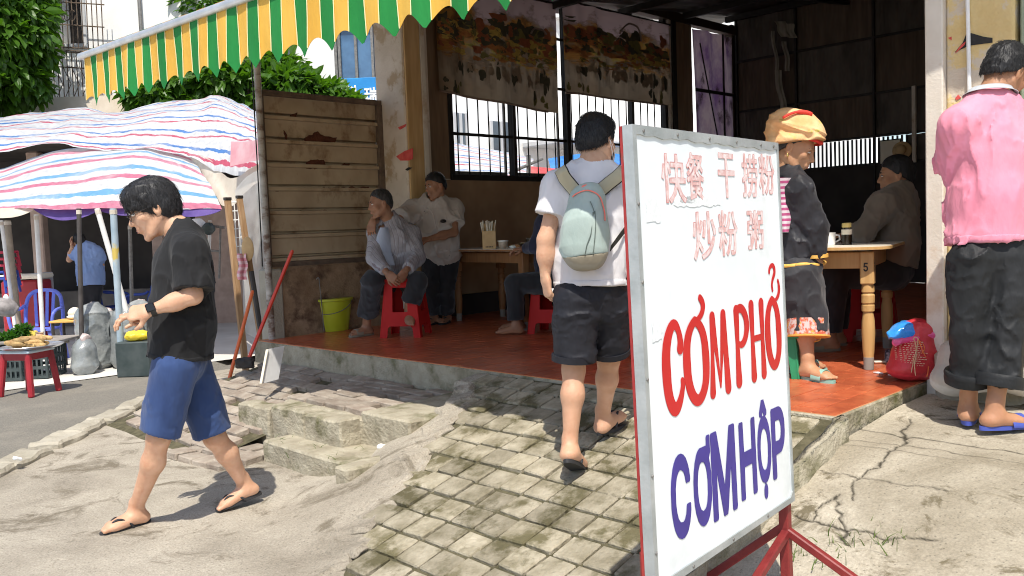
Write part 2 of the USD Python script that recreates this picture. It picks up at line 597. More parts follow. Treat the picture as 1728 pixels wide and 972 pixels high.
# ------------------------------------------------------------------ materials in use
CONC = mat('concrete', (0.30, 0.27, 0.21), (0.47, 0.43, 0.35), rough=0.9, scale=2.2, detail=8, lo=0.3, hi=0.72, bump=0.5, bscale=45, c3=(0.17, 0.155, 0.10), s3=1.3, lo3=0.56, hi3=0.72, spec=0.2)
APRON = concrete('apron_concrete', (0.26, 0.228, 0.18), (0.48, 0.43, 0.35), (0.19, 0.162, 0.12), grit=.24, patch=1.1, lo3=.53, hi3=.62, bump=.7)
ASPH = mat('asphalt', (0.15, 0.14, 0.12), (0.24, 0.22, 0.185), rough=0.95, scale=70, detail=3, lo=0.3, hi=0.7, bump=0.5, bscale=160, c3=(0.30, 0.27, 0.22), s3=1.2, lo3=0.5, hi3=0.8, spec=0.2)
PALE = mat('pale_concrete', (0.50, 0.47, 0.42), (0.60, 0.57, 0.52), rough=0.9, scale=1.5, bump=0.2)
MOSS = mat('mossy_concrete', (0.30, 0.265, 0.195), (0.42, 0.38, 0.29), rough=0.95, scale=7, bump=0.8, bscale=40, c3=(0.125, 0.12, 0.055), s3=4.2, lo3=0.5, hi3=0.68, spec=0.2)
PAVER = mat('paver', (0.20, 0.175, 0.115), (0.42, 0.375, 0.285), rough=0.92, scale=8, detail=9, lo=0.32, hi=0.68, bump=0.8, bscale=50, c3=(0.125, 0.11, 0.06), s3=5.5, lo3=0.50, hi3=0.62, rand=0.22, spec=0.2, bdetail=8)
JOINT = mat('joint_dirt', (0.055, 0.05, 0.025), (0.12, 0.105, 0.06), rough=1, scale=18, bump=0.5)
BRICKP = mat('terrace_brick', (0.24, 0.19, 0.15), (0.38, 0.33, 0.27), rough=0.92, scale=8, detail=7, bump=0.6, bscale=55, rand=0.15, spec=0.2)
TILE = mat('red_tile', (0.37, 0.075, 0.032), (0.52, 0.135, 0.055), rough=0.30, scale=14, detail=6, lo=0.3, hi=0.7, bump=0.12, bscale=30, rand=0.12, c3=(0.26, 0.06, 0.03), s3=2.0, lo3=0.5, hi3=0.7, spec=0.4)
GROUT = mat('tile_grout', (0.62, 0.30, 0.14), (0.5, 0.22, 0.10), rough=0.9, scale=6)
PLASTER = mat('peeling_plaster', (0.56, 0.47, 0.38), (0.66, 0.58, 0.49), rough=0.9, scale=3.5, detail=8, lo=0.35, hi=0.65, bump=0.3, bscale=30, c3=(0.44, 0.33, 0.22), s3=3.0, lo3=0.52, hi3=0.6, spec=0.2)
YELLOW = mat('peeling_yellow_plaster', (0.64, 0.46, 0.20), (0.72, 0.57, 0.30), rough=0.9, scale=4, detail=8, lo=0.35, hi=0.65, bump=0.5, bscale=26, c3=(0.62, 0.53, 0.42), s3=4.0, lo3=0.52, hi3=0.57, spec=0.2)
WOODLT = mat('ochre_board', (0.50, 0.31, 0.13), (0.62, 0.42, 0.21), rough=0.7, scale=4, stretch=(6, 6, 0.5), bump=0.2)
JAMB = mat('jamb_paint', (0.62, 0.56, 0.48), (0.72, 0.67, 0.60), rough=0.7, scale=3, bump=0.15, c3=(0.48, 0.33, 0.2), s3=2.5, lo3=0.55, hi3=0.7)
DARKWOOD = mat('dark_wood', (0.028, 0.018, 0.012), (0.06, 0.038, 0.025), rough=0.7, scale=5, stretch=(4, 4, 0.6), bump=0.2)
BROWNCLOTH = mat('brown_hanging', (0.30, 0.185, 0.11), (0.42, 0.28, 0.17), rough=0.85, scale=2.2, detail=6, bump=0.5, bscale=3.0, spec=0.2)
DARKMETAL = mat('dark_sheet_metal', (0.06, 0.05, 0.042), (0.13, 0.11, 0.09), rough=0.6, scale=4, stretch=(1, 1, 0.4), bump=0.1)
BLACKIRON = mat('black_iron', (0.016, 0.014, 0.013), (0.03, 0.026, 0.024), rough=0.55, scale=20, bump=0.2)
GREYIRON = mat('grey_iron', (0.16, 0.15, 0.14), (0.26, 0.25, 0.23), rough=0.5, metal=0.5, scale=18, bump=0.15)
ROOFIN = mat('roof_sheet', (0.055, 0.05, 0.045), (0.09, 0.08, 0.07), rough=0.6, scale=3)
RUSTPANEL = mat('rusty_panel', (0.35, 0.26, 0.165), (0.46, 0.36, 0.24), rough=0.55, scale=2.2, detail=6, stretch=(1.4, 1, 1.0), bump=0.12, bscale=12, c3=(0.20, 0.115, 0.055), s3=3.4, lo3=0.54, hi3=0.70, spec=0.4)
RUSTDARK = mat('rust_flake', (0.06, 0.017, 0.01), (0.11, 0.035, 0.016), rough=0.9, scale=20, bump=0.5)
RUSTFRAME = mat('rusty_frame', (0.085, 0.06, 0.045), (0.16, 0.11, 0.075), rough=0.75, scale=12, bump=0.3)
WHITEWALL = mat('white_wall', (0.70, 0.69, 0.66), (0.78, 0.77, 0.75), rough=0.9, scale=2, bump=0.1, c3=(0.56, 0.54, 0.5), s3=0.8, lo3=0.55, hi3=0.75)
GREYWALL = mat('grey_wall', (0.42, 0.42, 0.42), (0.5, 0.5, 0.5), rough=0.9, scale=2)
BEIGEWALL = mat('beige_wall', (0.62, 0.52, 0.40), (0.72, 0.63, 0.52), rough=0.9, scale=3, bump=0.2)
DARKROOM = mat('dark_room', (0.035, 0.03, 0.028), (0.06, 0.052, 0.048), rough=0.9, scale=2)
GLASSB = mat('blue_window_glass', (0.03, 0.075, 0.15), (0.08, 0.17, 0.30), rough=0.12, scale=1.5, spec=0.8)
GLASSD = mat('dark_window_glass', (0.05, 0.06, 0.075), (0.12, 0.14, 0.16), rough=0.15, scale=1.2, spec=0.7)
SIGNBLUE = mat('sign_blue', (0.02, 0.22, 0.56), (0.03, 0.26, 0.62), rough=0.4, scale=3)
WHITEPAINT = mat('white_paint', (0.80, 0.80, 0.78), (0.86, 0.86, 0.85), rough=0.45, scale=10)
GREENPLASTER = mat('green_grey_plaster', (0.20, 0.24, 0.17), (0.32, 0.35, 0.26), rough=0.9, scale=8, bump=0.6, bscale=30)


# ------------------------------------------------------------------ ground
def smooth01(t):
    t = np.clip(t, 0, 1)
    return t * t * (3 - 2 * t)


ZP = 0.50                                          # the shop floor
X0, Y0, YW, XB = 3.80, 1.79, 7.20, 12.0            # shop floor front edge, its open side, window wall, back wall


def ramp_edge(x):                                 # where the ramp dies into the apron
    return 3.05 + (x - 1.85) * 0.58


def z_ramp(x, y):
    return ZP - 0.004 - 0.255 * (X0 - x) + 0 * y


def z_apron(x, y):
    h = np.maximum(z_ramp(x, y) - 0.012, 0) * (1 - smooth01((x - 3.2) / 0.4))
    d = y - ramp_edge(x)
    h = np.where(d < -0.06, np.maximum(h - 0.06, 0) , h)
    return np.where(y < Y0 - .05, 0, h * (1 - smooth01((d - 0.05) / 0.95)))


def z_right(x, y):
    return np.minimum(np.maximum(0.385 - 0.262 * (3.75 - x), 0.0), 0.385) + 0.05 * smooth01((x - 3.75) / 0.8)


def ground_patch(name, xs, ys, fz, m, wob=0.006, mask=None, kind='structure'):
    X, Y = np.meshgrid(xs, ys, indexing='ij')
    Z = fz(X, Y) + (meshkit.fbm(np.stack([X * 3, Y * 3, 0 * X], -1), 4, 3) - 0.5) * 2 * wob
    g = np.stack([X, Y, Z], -1)
    s = sheet(g)
    if mask is not None:
        c = np.array(s.vertices)[s.faces].mean(1)
        s = tm(s.vertices, np.array(s.faces)[mask(c[:, 0], c[:, 1])])
    return M(name, s, m, smooth=True, kind=kind)


ground_patch('ground', np.linspace(-120, 160, 60), np.linspace(-120, 160, 60), lambda x, y: 0 * x - 0.10, PALE, 0.0)


def roadline(x, y):                                # positive on the asphalt side
    return (y - 6.26) - (x - 1.48) * 1.02 + 0.10 * np.sin(x * 5)


ground_patch('concrete_apron', np.concatenate([np.arange(-6, 1.5, 0.12), np.arange(1.5, 4.0, 0.04), np.arange(4.0, 6.2, .12)]), np.concatenate([np.arange(-4, 2.2, 0.12), np.arange(2.2, 5.2, .04), np.arange(5.2, 9.0, 0.08)]), lambda x, y: np.where(roadline(x, y) > -0.02, -0.03, z_apron(x, y)), APRON, 0.005)
ground_patch('road', np.arange(-8, 7.5, 0.12), np.arange(4.0, 11.4, 0.12), lambda x, y: np.where(roadline(x, y) > 0.0, 0.004, -0.06), ASPH, 0.004)
ground_patch('market_ground', np.arange(-10, 30, 0.4), np.arange(9.6, 40, 0.4), lambda x, y: 0.012 + 0 * x, PALE, 0.0)

# broken concrete lip between apron and road
lip = T('broken_kerb', 'broken pale concrete kerb between the grey road and the concrete apron', 'kerb', (2.0, 6.8, 0))
for i in range(9):
    x = 0.75 + i * 0.30 + RNG.uniform(-.03, .03)
    y = 6.26 + (x - 1.48) * 1.02 - 0.06 + RNG.uniform(-0.03, 0.03)
    M('kerb_stone', jitter(box((x, y, 0.004 + RNG.uniform(-0.012, 0.014)), (0.42, 0.16 + RNG.uniform(0, 0.08), 0.075), frame([0.02, 0, 1], [1, 1.02, 0]), 0.02).subdivide().subdivide().subdivide(), 0.028, 7, i), CONC, lip)

# right hand pavement: sloping concrete with real cracks
xs, ys = np.concatenate([np.arange(0.9, 2.3, 0.03), np.arange(2.3, 4.6, 0.0075), np.arange(4.6, 5.1, .02), np.arange(5.1, 6, .05)]), np.concatenate([np.arange(-2.6, 0.4, 0.04), np.arange(0.4, Y0 - 0.02, 0.0075)])
Xg, Yg = np.meshgrid(xs, ys, indexing='ij')
Zg = z_right(Xg, Yg) + (meshkit.fbm(np.stack([Xg * 2.5, Yg * 2.5, 0 * Xg], -1), 5, 3) - 0.5) * 0.009
Cr = np.zeros_like(Zg)


def crack(pts, w, d, wob, seed):
    global Zg, Cr
    q = np.array([G(px_, py_, z_)[:2] for px_, py_, z_ in pts])
    best = np.full(Xg.shape, 9.0)
    wx = (meshkit.fbm(np.stack([Xg * 13, Yg * 13, 0 * Xg], -1), 4, seed) - 0.5) * wob * 1.5
    wy = (meshkit.fbm(np.stack([Xg * 13, Yg * 13, 0 * Xg + 5], -1), 4, seed) - 0.5) * wob * 1.5
    for a, b in zip(q[:-1], q[1:]):
        e = b - a
        t = np.clip(((Xg + wx - a[0]) * e[0] + (Yg + wy - a[1]) * e[1]) / (e @ e), 0, 1)
        best = np.minimum(best, np.hypot(Xg + wx - a[0] - t * e[0], Yg + wy - a[1] - t * e[1]))
    gap = 0.55 + 0.45 * meshkit.noise(np.stack([Xg * 14, Yg * 14, 0 * Xg + seed], -1), 2)
    Zg = Zg - 0.22 * d * np.exp(-(best / (w * 1.3)) ** 2)
    Cr = np.maximum(Cr, np.exp(-(best / (w * 0.40)) ** 2) * np.clip(d * 60 * gap, 0, 1))


crack([(1428, 728, .38), (1530, 742, .38), (1728, 771, .38)], 0.013, 0.020, 0.02, 1)
crack([(1420, 746, .37), (1550, 765, .36), (1728, 793, .36)], 0.012, 0.014, 0.03, 2)
crack([(1390, 760, .35), (1500, 778, .33), (1600, 795, .33)], 0.012, 0.012, 0.03, 3)
crack([(1380, 796, .31), (1500, 818, .31), (1600, 836, .31)], 0.012, 0.014, 0.04, 4)
crack([(1533, 720, .38), (1527, 742, .38), (1510, 765, .36), (1497, 785, .34), (1462, 803, .31), (1450, 818, .29), (1440, 850, .26)], 0.016, 0.035, 0.05, 5)
crack([(1415, 865, .22), (1425, 905, .17), (1432, 930, .15), (1445, 965, .1)], 0.016, 0.04, 0.05, 6)
crack([(1340, 880, .2), (1420, 925, .15), (1470, 942, .13), (1520, 950, .13), (1570, 972, .1)], 0.016, 0.04, 0.06, 7)
crack([(1425, 858, .22), (1390, 885, .18), (1370, 905, .16)], 0.013, 0.025, 0.05, 8)
ms_ = sheet(np.stack([Xg, Yg, Zg], -1))
RIGHTM = concrete('cracked_concrete', (0.26, 0.225, 0.165), (0.53, 0.475, 0.38), (0.15, 0.125, 0.08), grit=.2, patch=1.3, lo3=.56, hi3=.63, dirt_shade=('crack', (0.03, 0.026, 0.018)), bump=.5)  # dark crack colour: dirt plus painted shade the shallow grooves do not cast
M('pavement', ms_, RIGHTM, smooth=True, kind='structure', extra=('crack', Cr.ravel()))

# ramp of square pavers up to the shop floor
ramp = T('paved_ramp', None, None, (2.8, 2.6, 0), kind='structure')
xs, ys = np.arange(1.6, X0 + 0.001, 0.1), np.arange(Y0 - 0.005, 4.0, 0.1)
ys[-1] = 3.98
Xr, Yr = np.meshgrid(xs, ys, indexing='ij')
M('bed', sheet(np.stack([Xr, Yr, np.where(Yr > ramp_edge(Xr) - 0.02, np.maximum(-0.05, z_ramp(Xr, Yr) - 0.10), np.maximum(z_ramp(Xr, Yr) - 0.016, -0.05))], -1)), JOINT, ramp, smooth=True)
PS = 0.152
slope = unit([1, 0, 0.262])
n_p = 0
for i in range(14):
    for j in range(15):
        x, y = X0 - 0.03 - (i + 0.5) * PS, Y0 + 0.045 + (j + 0.5) * PS
        z = z_ramp(x, y)
        if z < 0.012 or y > ramp_edge(x) - 0.04:
            continue
        ax_ = [0.1, 0, float(z_ramp(x + .05, y) - z_ramp(x - .05, y))]
        ay_ = [0, 0.1, float(z_ramp(x, y + .05) - z_ramp(x, y - .05))]
        R = frame(np.cross(ax_, ay_), ax_) @ frame([RNG.normal(0, 0.022), RNG.normal(0, 0.022), 1], [1, RNG.normal(0, 0.022), 0])
        b = box(np.array([x, y, z - 0.02 + RNG.normal(0, 0.0035)]), (PS - 0.010 - RNG.uniform(0, 0.006), PS - 0.010 - RNG.uniform(0, 0.006), 0.04), R, 0.006)
        M('paver', b, PAVER, ramp)
        n_p += 1
rgm = np.random.default_rng(21)
for k in range(15):                                # crusts of mortar and rubble along its broken left edge
    x = 1.95 + k * .125
    y = ramp_edge(x) + rgm.uniform(-.03, .07)
    zc_ = float(z_ramp(x, min(y, ramp_edge(x)))) - .012
    M('mortar_patch', jitter(box((x, y, zc_ - .012 - .06 * max(0, y - ramp_edge(x))), (rgm.uniform(.14, .24), rgm.uniform(.12, .22), .045), frame([-.255 + rgm.normal(0, .03), .10 + rgm.normal(0, .05), 1], [1, rgm.normal(0, .5), .25]), .02).subdivide().subdivide().subdivide(), .020, 11, k), APRON, ramp)
# its side towards the sloping pavement, and its low kerb on the other side
sx = np.arange(2.0, X0 + 0.4, 0.05)
sk = np.stack([np.stack([np.minimum(sx, X0 + 0 * sx), 0 * sx + Y0 - 0.012 - 0.006 * np.sin(sx * 30), np.minimum(z_ramp(sx, Y0), ZP) - 0.004 - zz * 0.30], -1) for zz in (0, 0.5, 1)])
M('ramp_side', sheet(sk, 0.05), MOSS, ramp, smooth=True)

# raised brick terrace left of the ramp, with its mossy kerbs
terr = T('brick_terrace', None, None, (3.3, 5.6, 0), kind='structure')
def z_terr(x, y):
    hi = 0.305
    lo_ = np.clip(0.02 + (x - 2.45) * 0.215, 0.0, hi)
    return lo_ + (hi - lo_) * (1 - smooth01((y - 5.15) / 0.45)) * (np.asarray(x) > 2.98)


M('terrace_base', jitter(box2((2.98, 4.40, -0.05), (X0 + 0.02, 5.32, 0.300), 0.02).subdivide().subdivide().subdivide(), 0.012, 5, 2), MOSS, terr)
xt, yt = np.arange(2.3, X0 + .05, .06), np.arange(5.30, 7.06, .06)
Xt, Yt = np.meshgrid(xt, yt, indexing='ij')
M('terrace_bed', sheet(np.stack([Xt, Yt, z_terr(Xt, Yt) - 0.012], -1)), JOINT, terr, smooth=True)
for i in range(12):
    for j in range(11):
        x, y = X0 - 0.07 - i * 0.108, 4.53 + j * 0.232 + (i % 2) * 0.116
        if y > 6.95 or (y < 5.35 and x < 3.08) or RNG.random() < (0.04 if y < 5.4 else 0.12):
            continue
        M('brick', box((x, y, float(z_terr(x, y)) + RNG.normal(0.002, 0.004)), (0.100, 0.222, 0.045), frame([-0.215 * float(smooth01((y - 5.15) / .45)) + RNG.normal(0, 0.025), RNG.normal(0, 0.025), 1], [1, RNG.normal(0, 0.03), .215 * float(smooth01((y - 5.15) / .45))]), 0.006), BRICKP, terr)
for i in range(3):
    M('kerb_block', jitter(box((2.93 + RNG.uniform(-.015, .015), 4.62 + i * 0.43, 0.14 - .03 * (i == 2)), (0.15, 0.42, 0.32), frame([0, 0, 1], [1, RNG.normal(0, .03), 0]), 0.012).subdivide().subdivide().subdivide(), 0.016, 8, i), MOSS, terr)

steps = T('kerb_steps', None, None, (3.2, 4.5, 0), kind='structure')
M('step_slab', jitter(box2((2.66, 4.05, -0.05), (3.28, 5.02, 0.135), 0.012).subdivide().subdivide().subdivide(), 0.012, 6, 4), MOSS, steps)
M('step_slab', jitter(box2((3.0, 3.93, -0.05), (X0 + 0.02, 4.42, 0.335), 0.012).subdivide().subdivide().subdivide(), 0.012, 6, 5), MOSS, steps)
M('kerb_block', jitter(box2((2.52, 3.86, -0.05), (3.3, 3.99, 0.17), 0.012).subdivide().subdivide().subdivide(), 0.012, 7, 6), MOSS, steps)
litter_m = mat('litter_paper', (0.85, 0.85, 0.84), (0.8, 0.8, 0.79), rough=0.8)

# loose pavers and bricks in the dark corner by the walker
for i in range(3):
    for j in range(4):
        M('paver', box((2.42 + i * 0.158 - 0.02 * j, 5.08 + j * 0.158, 0.018 + RNG.normal(0, 0.004)), (0.148, 0.148, 0.05), frame([RNG.normal(0, .03), RNG.normal(0, .03), 1], [1, RNG.normal(0.1, .04), 0]), 0.006), BRICKP, steps)

GRASSM = mat('grass_blades', (0.06, 0.11, 0.02), (0.16, 0.2, 0.05), rough=.6, scale=30, translucent=.3)
rgg = np.random.default_rng(4)
bl_g = []
for (px_, py_, n_, sp_) in ((1445, 962, 26, .05), (1500, 968, 22, .05), (1345, 965, 14, .04), (1395, 975, 20, .06), (1330, 800, 10, .03), (540, 755, 16, .08), (600, 770, 14, .08), (690, 745, 12, .05), (470, 748, 10, .06), (762, 783, 10, .04)):
    o = G(px_, py_, .10 if px_ > 1300 else .12)
    if px_ > 1300:
        o[2] = float(z_right(o[0], o[1]))
    for k in range(n_):
        b = o + np.array([rgg.normal(0, sp_), rgg.normal(0, sp_), -.01])
        d = np.array([rgg.normal(0, .5), rgg.normal(0, .5), 1.0]); L_ = rgg.uniform(.025, .065)
        sdv = unit(np.cross(d, [rgg.normal(), rgg.normal(), .2])) * .0022
        bl_g.append(tm([b - sdv, b + sdv, b + d * L_ * .6 + sdv * .7, b + d * L_ * .6 - sdv * .7, b + d * L_ * [1.5, 1.5, .95]], [[0, 1, 2], [0, 2, 3], [3, 2, 4]]))
M('grass', cat(bl_g), GRASSM, kind='stuff', label='short green weeds growing from cracks and kerbs', cat='weeds')

# ------------------------------------------------------------------ shop floor
floor = T('shop_floor', None, None, (6, 4.5, 0), kind='structure')
M('floor_slab', box2((X0 - 0.012, Y0 - 0.012, 0.30), (XB, YW, ZP - 0.006), 0.006), MOSS, floor)
M('grout_bed', box2((X0, Y0, 0.40), (XB - 0.01, YW - 0.01, ZP - 0.0025), 0), GROUT, floor)
tiles = []
TW, TL = 0.118, 0.262
nrow = int((YW - Y0) / TW)
for j in range(nrow):
    y = Y0 + (j + 0.5) * TW
    off = (j * 0.37) % 1.0
    for i in range(-1, 32):
        xa, xb = X0 + (i + off) * TL, X0 + (i + 1 + off) * TL
        xa, xb = max(xa, X0), min(xb, XB - 0.02)
        if xb - xa < 0.04:
            continue
        c = np.array([(xa + xb) / 2, y, ZP])
        q = c - CAM
        d = q @ fw
        sx_ = 864 + FPX * (q @ rt) / d
        vis = 0.4 < (sx_ + 100) / 1928 < 1.0 and (sx_ > 1290 or sx_ < 1110)
        tiles.append((d - (0 if vis else 20 * -1), c, xb - xa))
tiles.sort(key=lambda t: t[0])
rest = []
for k, (d, c, L) in enumerate(tiles):
    b = box(c + np.array([0, 0, -0.004 + RNG.normal(0, 0.0004)]), (L - 0.0055, TW - 0.0055, 0.010), frame([RNG.normal(0, .002), RNG.normal(0, .002), 1], [1, 0, 0]), 0.0012 if k < 300 else 0)
    if k < 300:
        M('tile', b, TILE, floor)
    else:
        rest.append(b)
M('tile_field', cat(rest), TILE, floor, kind='stuff')

# ------------------------------------------------------------------ the shop building
shop = T('rice_noodle_shop', 'open fronted noodle shop with dark interior, red tiled floor and barred side window', 'shop building', (8, 4.5, 0))
# left column
M('column', box2((5.30, 6.80, 0.2), (5.62, 7.26, 4.2), 0.012), PLASTER, shop, label='pale peeling column between the metal panel and the window wall')
M('column_board', box2((5.315, 6.775, 0.5), (5.50, 6.798, 4.2), 0.003), WOODLT, shop)
M('column_board', box2((5.505, 6.770, 0.5), (5.56, 6.798, 4.2), 0.003), JAMB, shop)
M('column_board', box2((5.63, 7.05, 0.5), (5.80, 7.196, 4.2), 0.004), mat('brown_board', (0.20, 0.125, 0.075), (0.30, 0.2, 0.12), rough=0.7, scale=4, stretch=(5, 5, .5), bump=0.2), shop)
REDPAPER = mat('torn_red_paper', (0.55, 0.05, 0.05), (0.7, 0.12, 0.1), rough=0.8, scale=10)


def paper(name, X, pts, m, parent, th=0.004, label=None):
    """A scrap of paper stuck on the plane x = X, outlined in photograph coordinates."""
    q = np.array([onX(px_, py_, X) for px_, py_ in pts])
    pg = sg.Polygon(q[:, 1:])
    v = prism(pg if pg.is_valid else pg.buffer(0), th)
    w = np.array(v.vertices)
    return M(name, tm(np.stack([X - w[:, 2], w[:, 0], w[:, 1]], 1), np.array(v.faces)[:, ::-1]), m, parent, label=label)


paper('paper_scrap', 5.30, [(669, 264), (683, 255), (697, 250), (697, 268), (690, 271), (676, 271)], REDPAPER, shop)
paper('paper_scrap', 5.30, [(672, 215), (686, 209), (684, 214), (675, 219)], REDPAPER, shop)
paper('paper_scrap', 5.30, [(684, 286), (690, 282), (696, 283), (688, 288)], BLACKIRON, shop)
M('window_side_board', box2((5.63, YW + .004, 1.98), (6.20, YW + .06, 4.3), .004), _m['brown_board'], shop)
# low wall under the window, hung with brown cloth; wall above the window
M('window_wall', box2((5.62, YW + 0.004, 0.2), (XB + 0.2, YW + 0.16, 1.98), 0), BEIGEWALL, shop)
xs, zs = np.linspace(5.84, 10.3, 90), np.linspace(0.62, 1.965, 30)
Xc, Zc = np.meshgrid(xs, zs, indexing='ij')
wv = (meshkit.fbm(np.stack([Xc * 1.3 + Zc * 0.8, Zc * 0.9 - Xc * 0.3, 0 * Xc], -1), 4, 9) - 0.5)
M('wall_hanging', sheet(np.stack([Xc, YW - 0.03 - 0.07 * wv, Zc], -1)), BROWNCLOTH, shop, smooth=True, label='brown cloth hung over the low wall below the window')
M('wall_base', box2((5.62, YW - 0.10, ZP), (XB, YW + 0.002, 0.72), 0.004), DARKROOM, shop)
win = M('window_frame', cat([box2((6.20, YW - 0.02, 1.965), (10.4, YW + 0.16, 2.03), 0.004), box2((6.20, YW, 2.03), (6.27, YW + 0.10, 4.25), 0.004)]
        + [box2((x - 0.035 * w_, YW + 0.0, 2.03), (x + 0.035 * w_, YW + 0.08, 4.25), 0.004) for x, w_ in ((7.21, .7), (8.16, 1.0), (9.46, .7), (10.22, .9))]), BLACKIRON, shop, label='black frame of the barred window')
for i in range(25):
    x = 6.27 + (i + 0.6) * 0.158
    M('window_bar', tube([(x, YW + 0.05, 2.03), (x, YW + 0.05, 4.22)], 0.0075, 6), BLACKIRON, win)
for z in (2.475, 3.10, 3.7):
    M('window_rail', box2((6.24, YW + 0.025, z - 0.016), (10.3, YW + 0.039, z + 0.016), 0.002), BLACKIRON, win)
for a, b in ((6.31, 7.15), (7.25, 8.07)):
    M('window_sash', cat([box2((a, YW + 0.09, 2.04), (a + .03, YW + .115, 3.6), .003), box2((b - .03, YW + .09, 2.04), (b, YW + .115, 3.6), .003), box2((a, YW + .088, 2.035), (b, YW + .117, 2.075), .003)]), GREYIRON, win)
M('post', box2((10.33, YW - 0.05, ZP), (10.42, YW + 0.05, 4.4), 0.004), BLACKIRON, shop)
M('post', box2((10.26, YW - 0.03, ZP), (10.32, YW + 0.05, 4.4), 0.004), JAMB, shop)
M('pillar_board', box2((10.42, YW - 0.02, ZP), (10.62, YW + 0.06, 4.35), 0.004), mat('brown_board'), shop) if False else M('pillar_board', box2((10.42, YW - 0.02, ZP), (10.62, YW + 0.06, 4.35), 0.004), _m['brown_board'], shop)
M('pillar_board', box2((10.625, YW - 0.02, ZP), (10.84, YW + 0.06, 4.35), 0.004), _m['brown_board'], shop)
M('top_beam', box2((5.6, YW - 0.06, 4.24), (XB, YW + 0.06, 4.36), 0.004), DARKWOOD, shop)
M('window_wall_end', box2((11.93, YW - 0.02, ZP), (XB + 0.1, YW + 0.16, 4.4), 0.004), DARKWOOD, shop)
# back wall: sheet metal bays between dark posts and rails, with a low barred opening
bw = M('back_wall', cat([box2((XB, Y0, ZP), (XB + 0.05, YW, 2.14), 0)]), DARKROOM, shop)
hc = T('hanging_film', 'pale torn film strips hanging on the dark back wall above the headscarf', 'plastic strips', (XB - .1, 6.4, 3))
HCM = mat('dull_film', (.30, .28, .22), (.46, .43, .36), rough=.6, scale=5, stretch=(1, 4, .7), translucent=.2)
for k, (pa_, pb_, w_) in enumerate((((1316, 36), (1326, 62), 9), ((1331, 40), (1336, 64), 8), ((1312, 118), (1322, 186), 6), ((1304, 52), (1312, 120), 3), ((1324, 70), (1330, 120), 4))):
    g = np.array([[onX(pa_[0] + (pb_[0] - pa_[0]) * t + w_ * u + 1.5 * math.sin(7 * t + k), pa_[1] + (pb_[1] - pa_[1]) * t, XB - .07 - .02 * math.sin(u * 5 + k)) for u in np.linspace(-1, 1, 7)] for t in np.linspace(0, 1, 9)])
    M('strip', sheet(g, .003), HCM, hc, smooth=True)
zs = [2.50, 3.08, 3.83, 4.75]
ysb = [YW - 0.05, 6.18, 5.05, 3.7, Y0]
DM2 = mat('brown_sheet', (0.085, 0.060, 0.042), (0.15, 0.11, 0.08), rough=0.7, scale=2.5, stretch=(1, 3, .4), bump=0.1)
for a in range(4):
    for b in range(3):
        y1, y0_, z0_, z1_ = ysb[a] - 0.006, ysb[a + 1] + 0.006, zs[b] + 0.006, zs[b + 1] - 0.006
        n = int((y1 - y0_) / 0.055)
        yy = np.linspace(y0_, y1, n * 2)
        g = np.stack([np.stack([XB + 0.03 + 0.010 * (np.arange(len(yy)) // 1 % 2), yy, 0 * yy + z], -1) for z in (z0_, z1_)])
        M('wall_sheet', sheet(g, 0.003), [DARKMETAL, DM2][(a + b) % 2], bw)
M('backing', box2((XB + .055, Y0, 2.49), (XB + .075, YW, 4.75), 0), BLACKIRON, bw)  # added unseen box, stops light showing through gaps between the wall sheets
for y in ysb[:-1]:
    M('wall_post', box2((XB - 0.02, y - 0.016, ZP), (XB + 0.02, y + 0.016, 4.75), 0.004), BLACKIRON, bw)
for z in (2.12, 2.50, 3.08, 3.83):
    M('wall_rail', box2((XB - 0.012, Y0, z - 0.016), (XB + 0.016, YW - .05, z + 0.016), 0.004), BLACKIRON, bw)
for i in range(34):
    y = 4.62 + i * 0.062
    M('back_window_bar', box2((XB, y - 0.011, 2.14), (XB + 0.02, y + 0.011, 2.48), 0), BLACKIRON, bw)
M('wall_sheet', box2((XB + 0.02, Y0, 2.14), (XB + 0.03, 4.62, 2.48), 0), DARKMETAL, bw)
M('door_edge', box2((XB - 0.06, 4.48, 2.1), (XB - 0.02, 4.53, 3.1), 0.004), JAMB, bw)
# side wall and roof
M('side_wall', box2((5.2, Y0 - 0.25, 0.2), (XB + 0.2, Y0 - 0.08, 4.6), 0), BEIGEWALL, shop)


def z_roof(x):
    return 3.72 + (x - 4.2) * 0.105


ys_ = np.arange(-2.5, 7.75, 0.05)
gx = np.linspace(4.2, XB + 0.5, 8)
rg = np.stack([np.stack([0 * ys_ + x, ys_, z_roof(x) + 0.018 * np.sin(ys_ * 2 * math.pi / 0.2)], -1) for x in gx])
M('roof', sheet(rg, 0.01), ROOFIN, shop, smooth=True)
for x in (5.0, 6.4, 7.8, 9.2, 10.6, 11.8):
    M('purlin', box2((x - 0.03, Y0, z_roof(x) - 0.11), (x + 0.03, YW - 0.0, z_roof(x) - 0.025), 0.004), BLACKIRON, shop)
for y in (3.6, 5.4):
    M('rafter', beam((4.6, y, z_roof(4.6) - 0.16), (XB, y, z_roof(XB) - 0.16), 0.09, 0.06), BLACKIRON, shop)
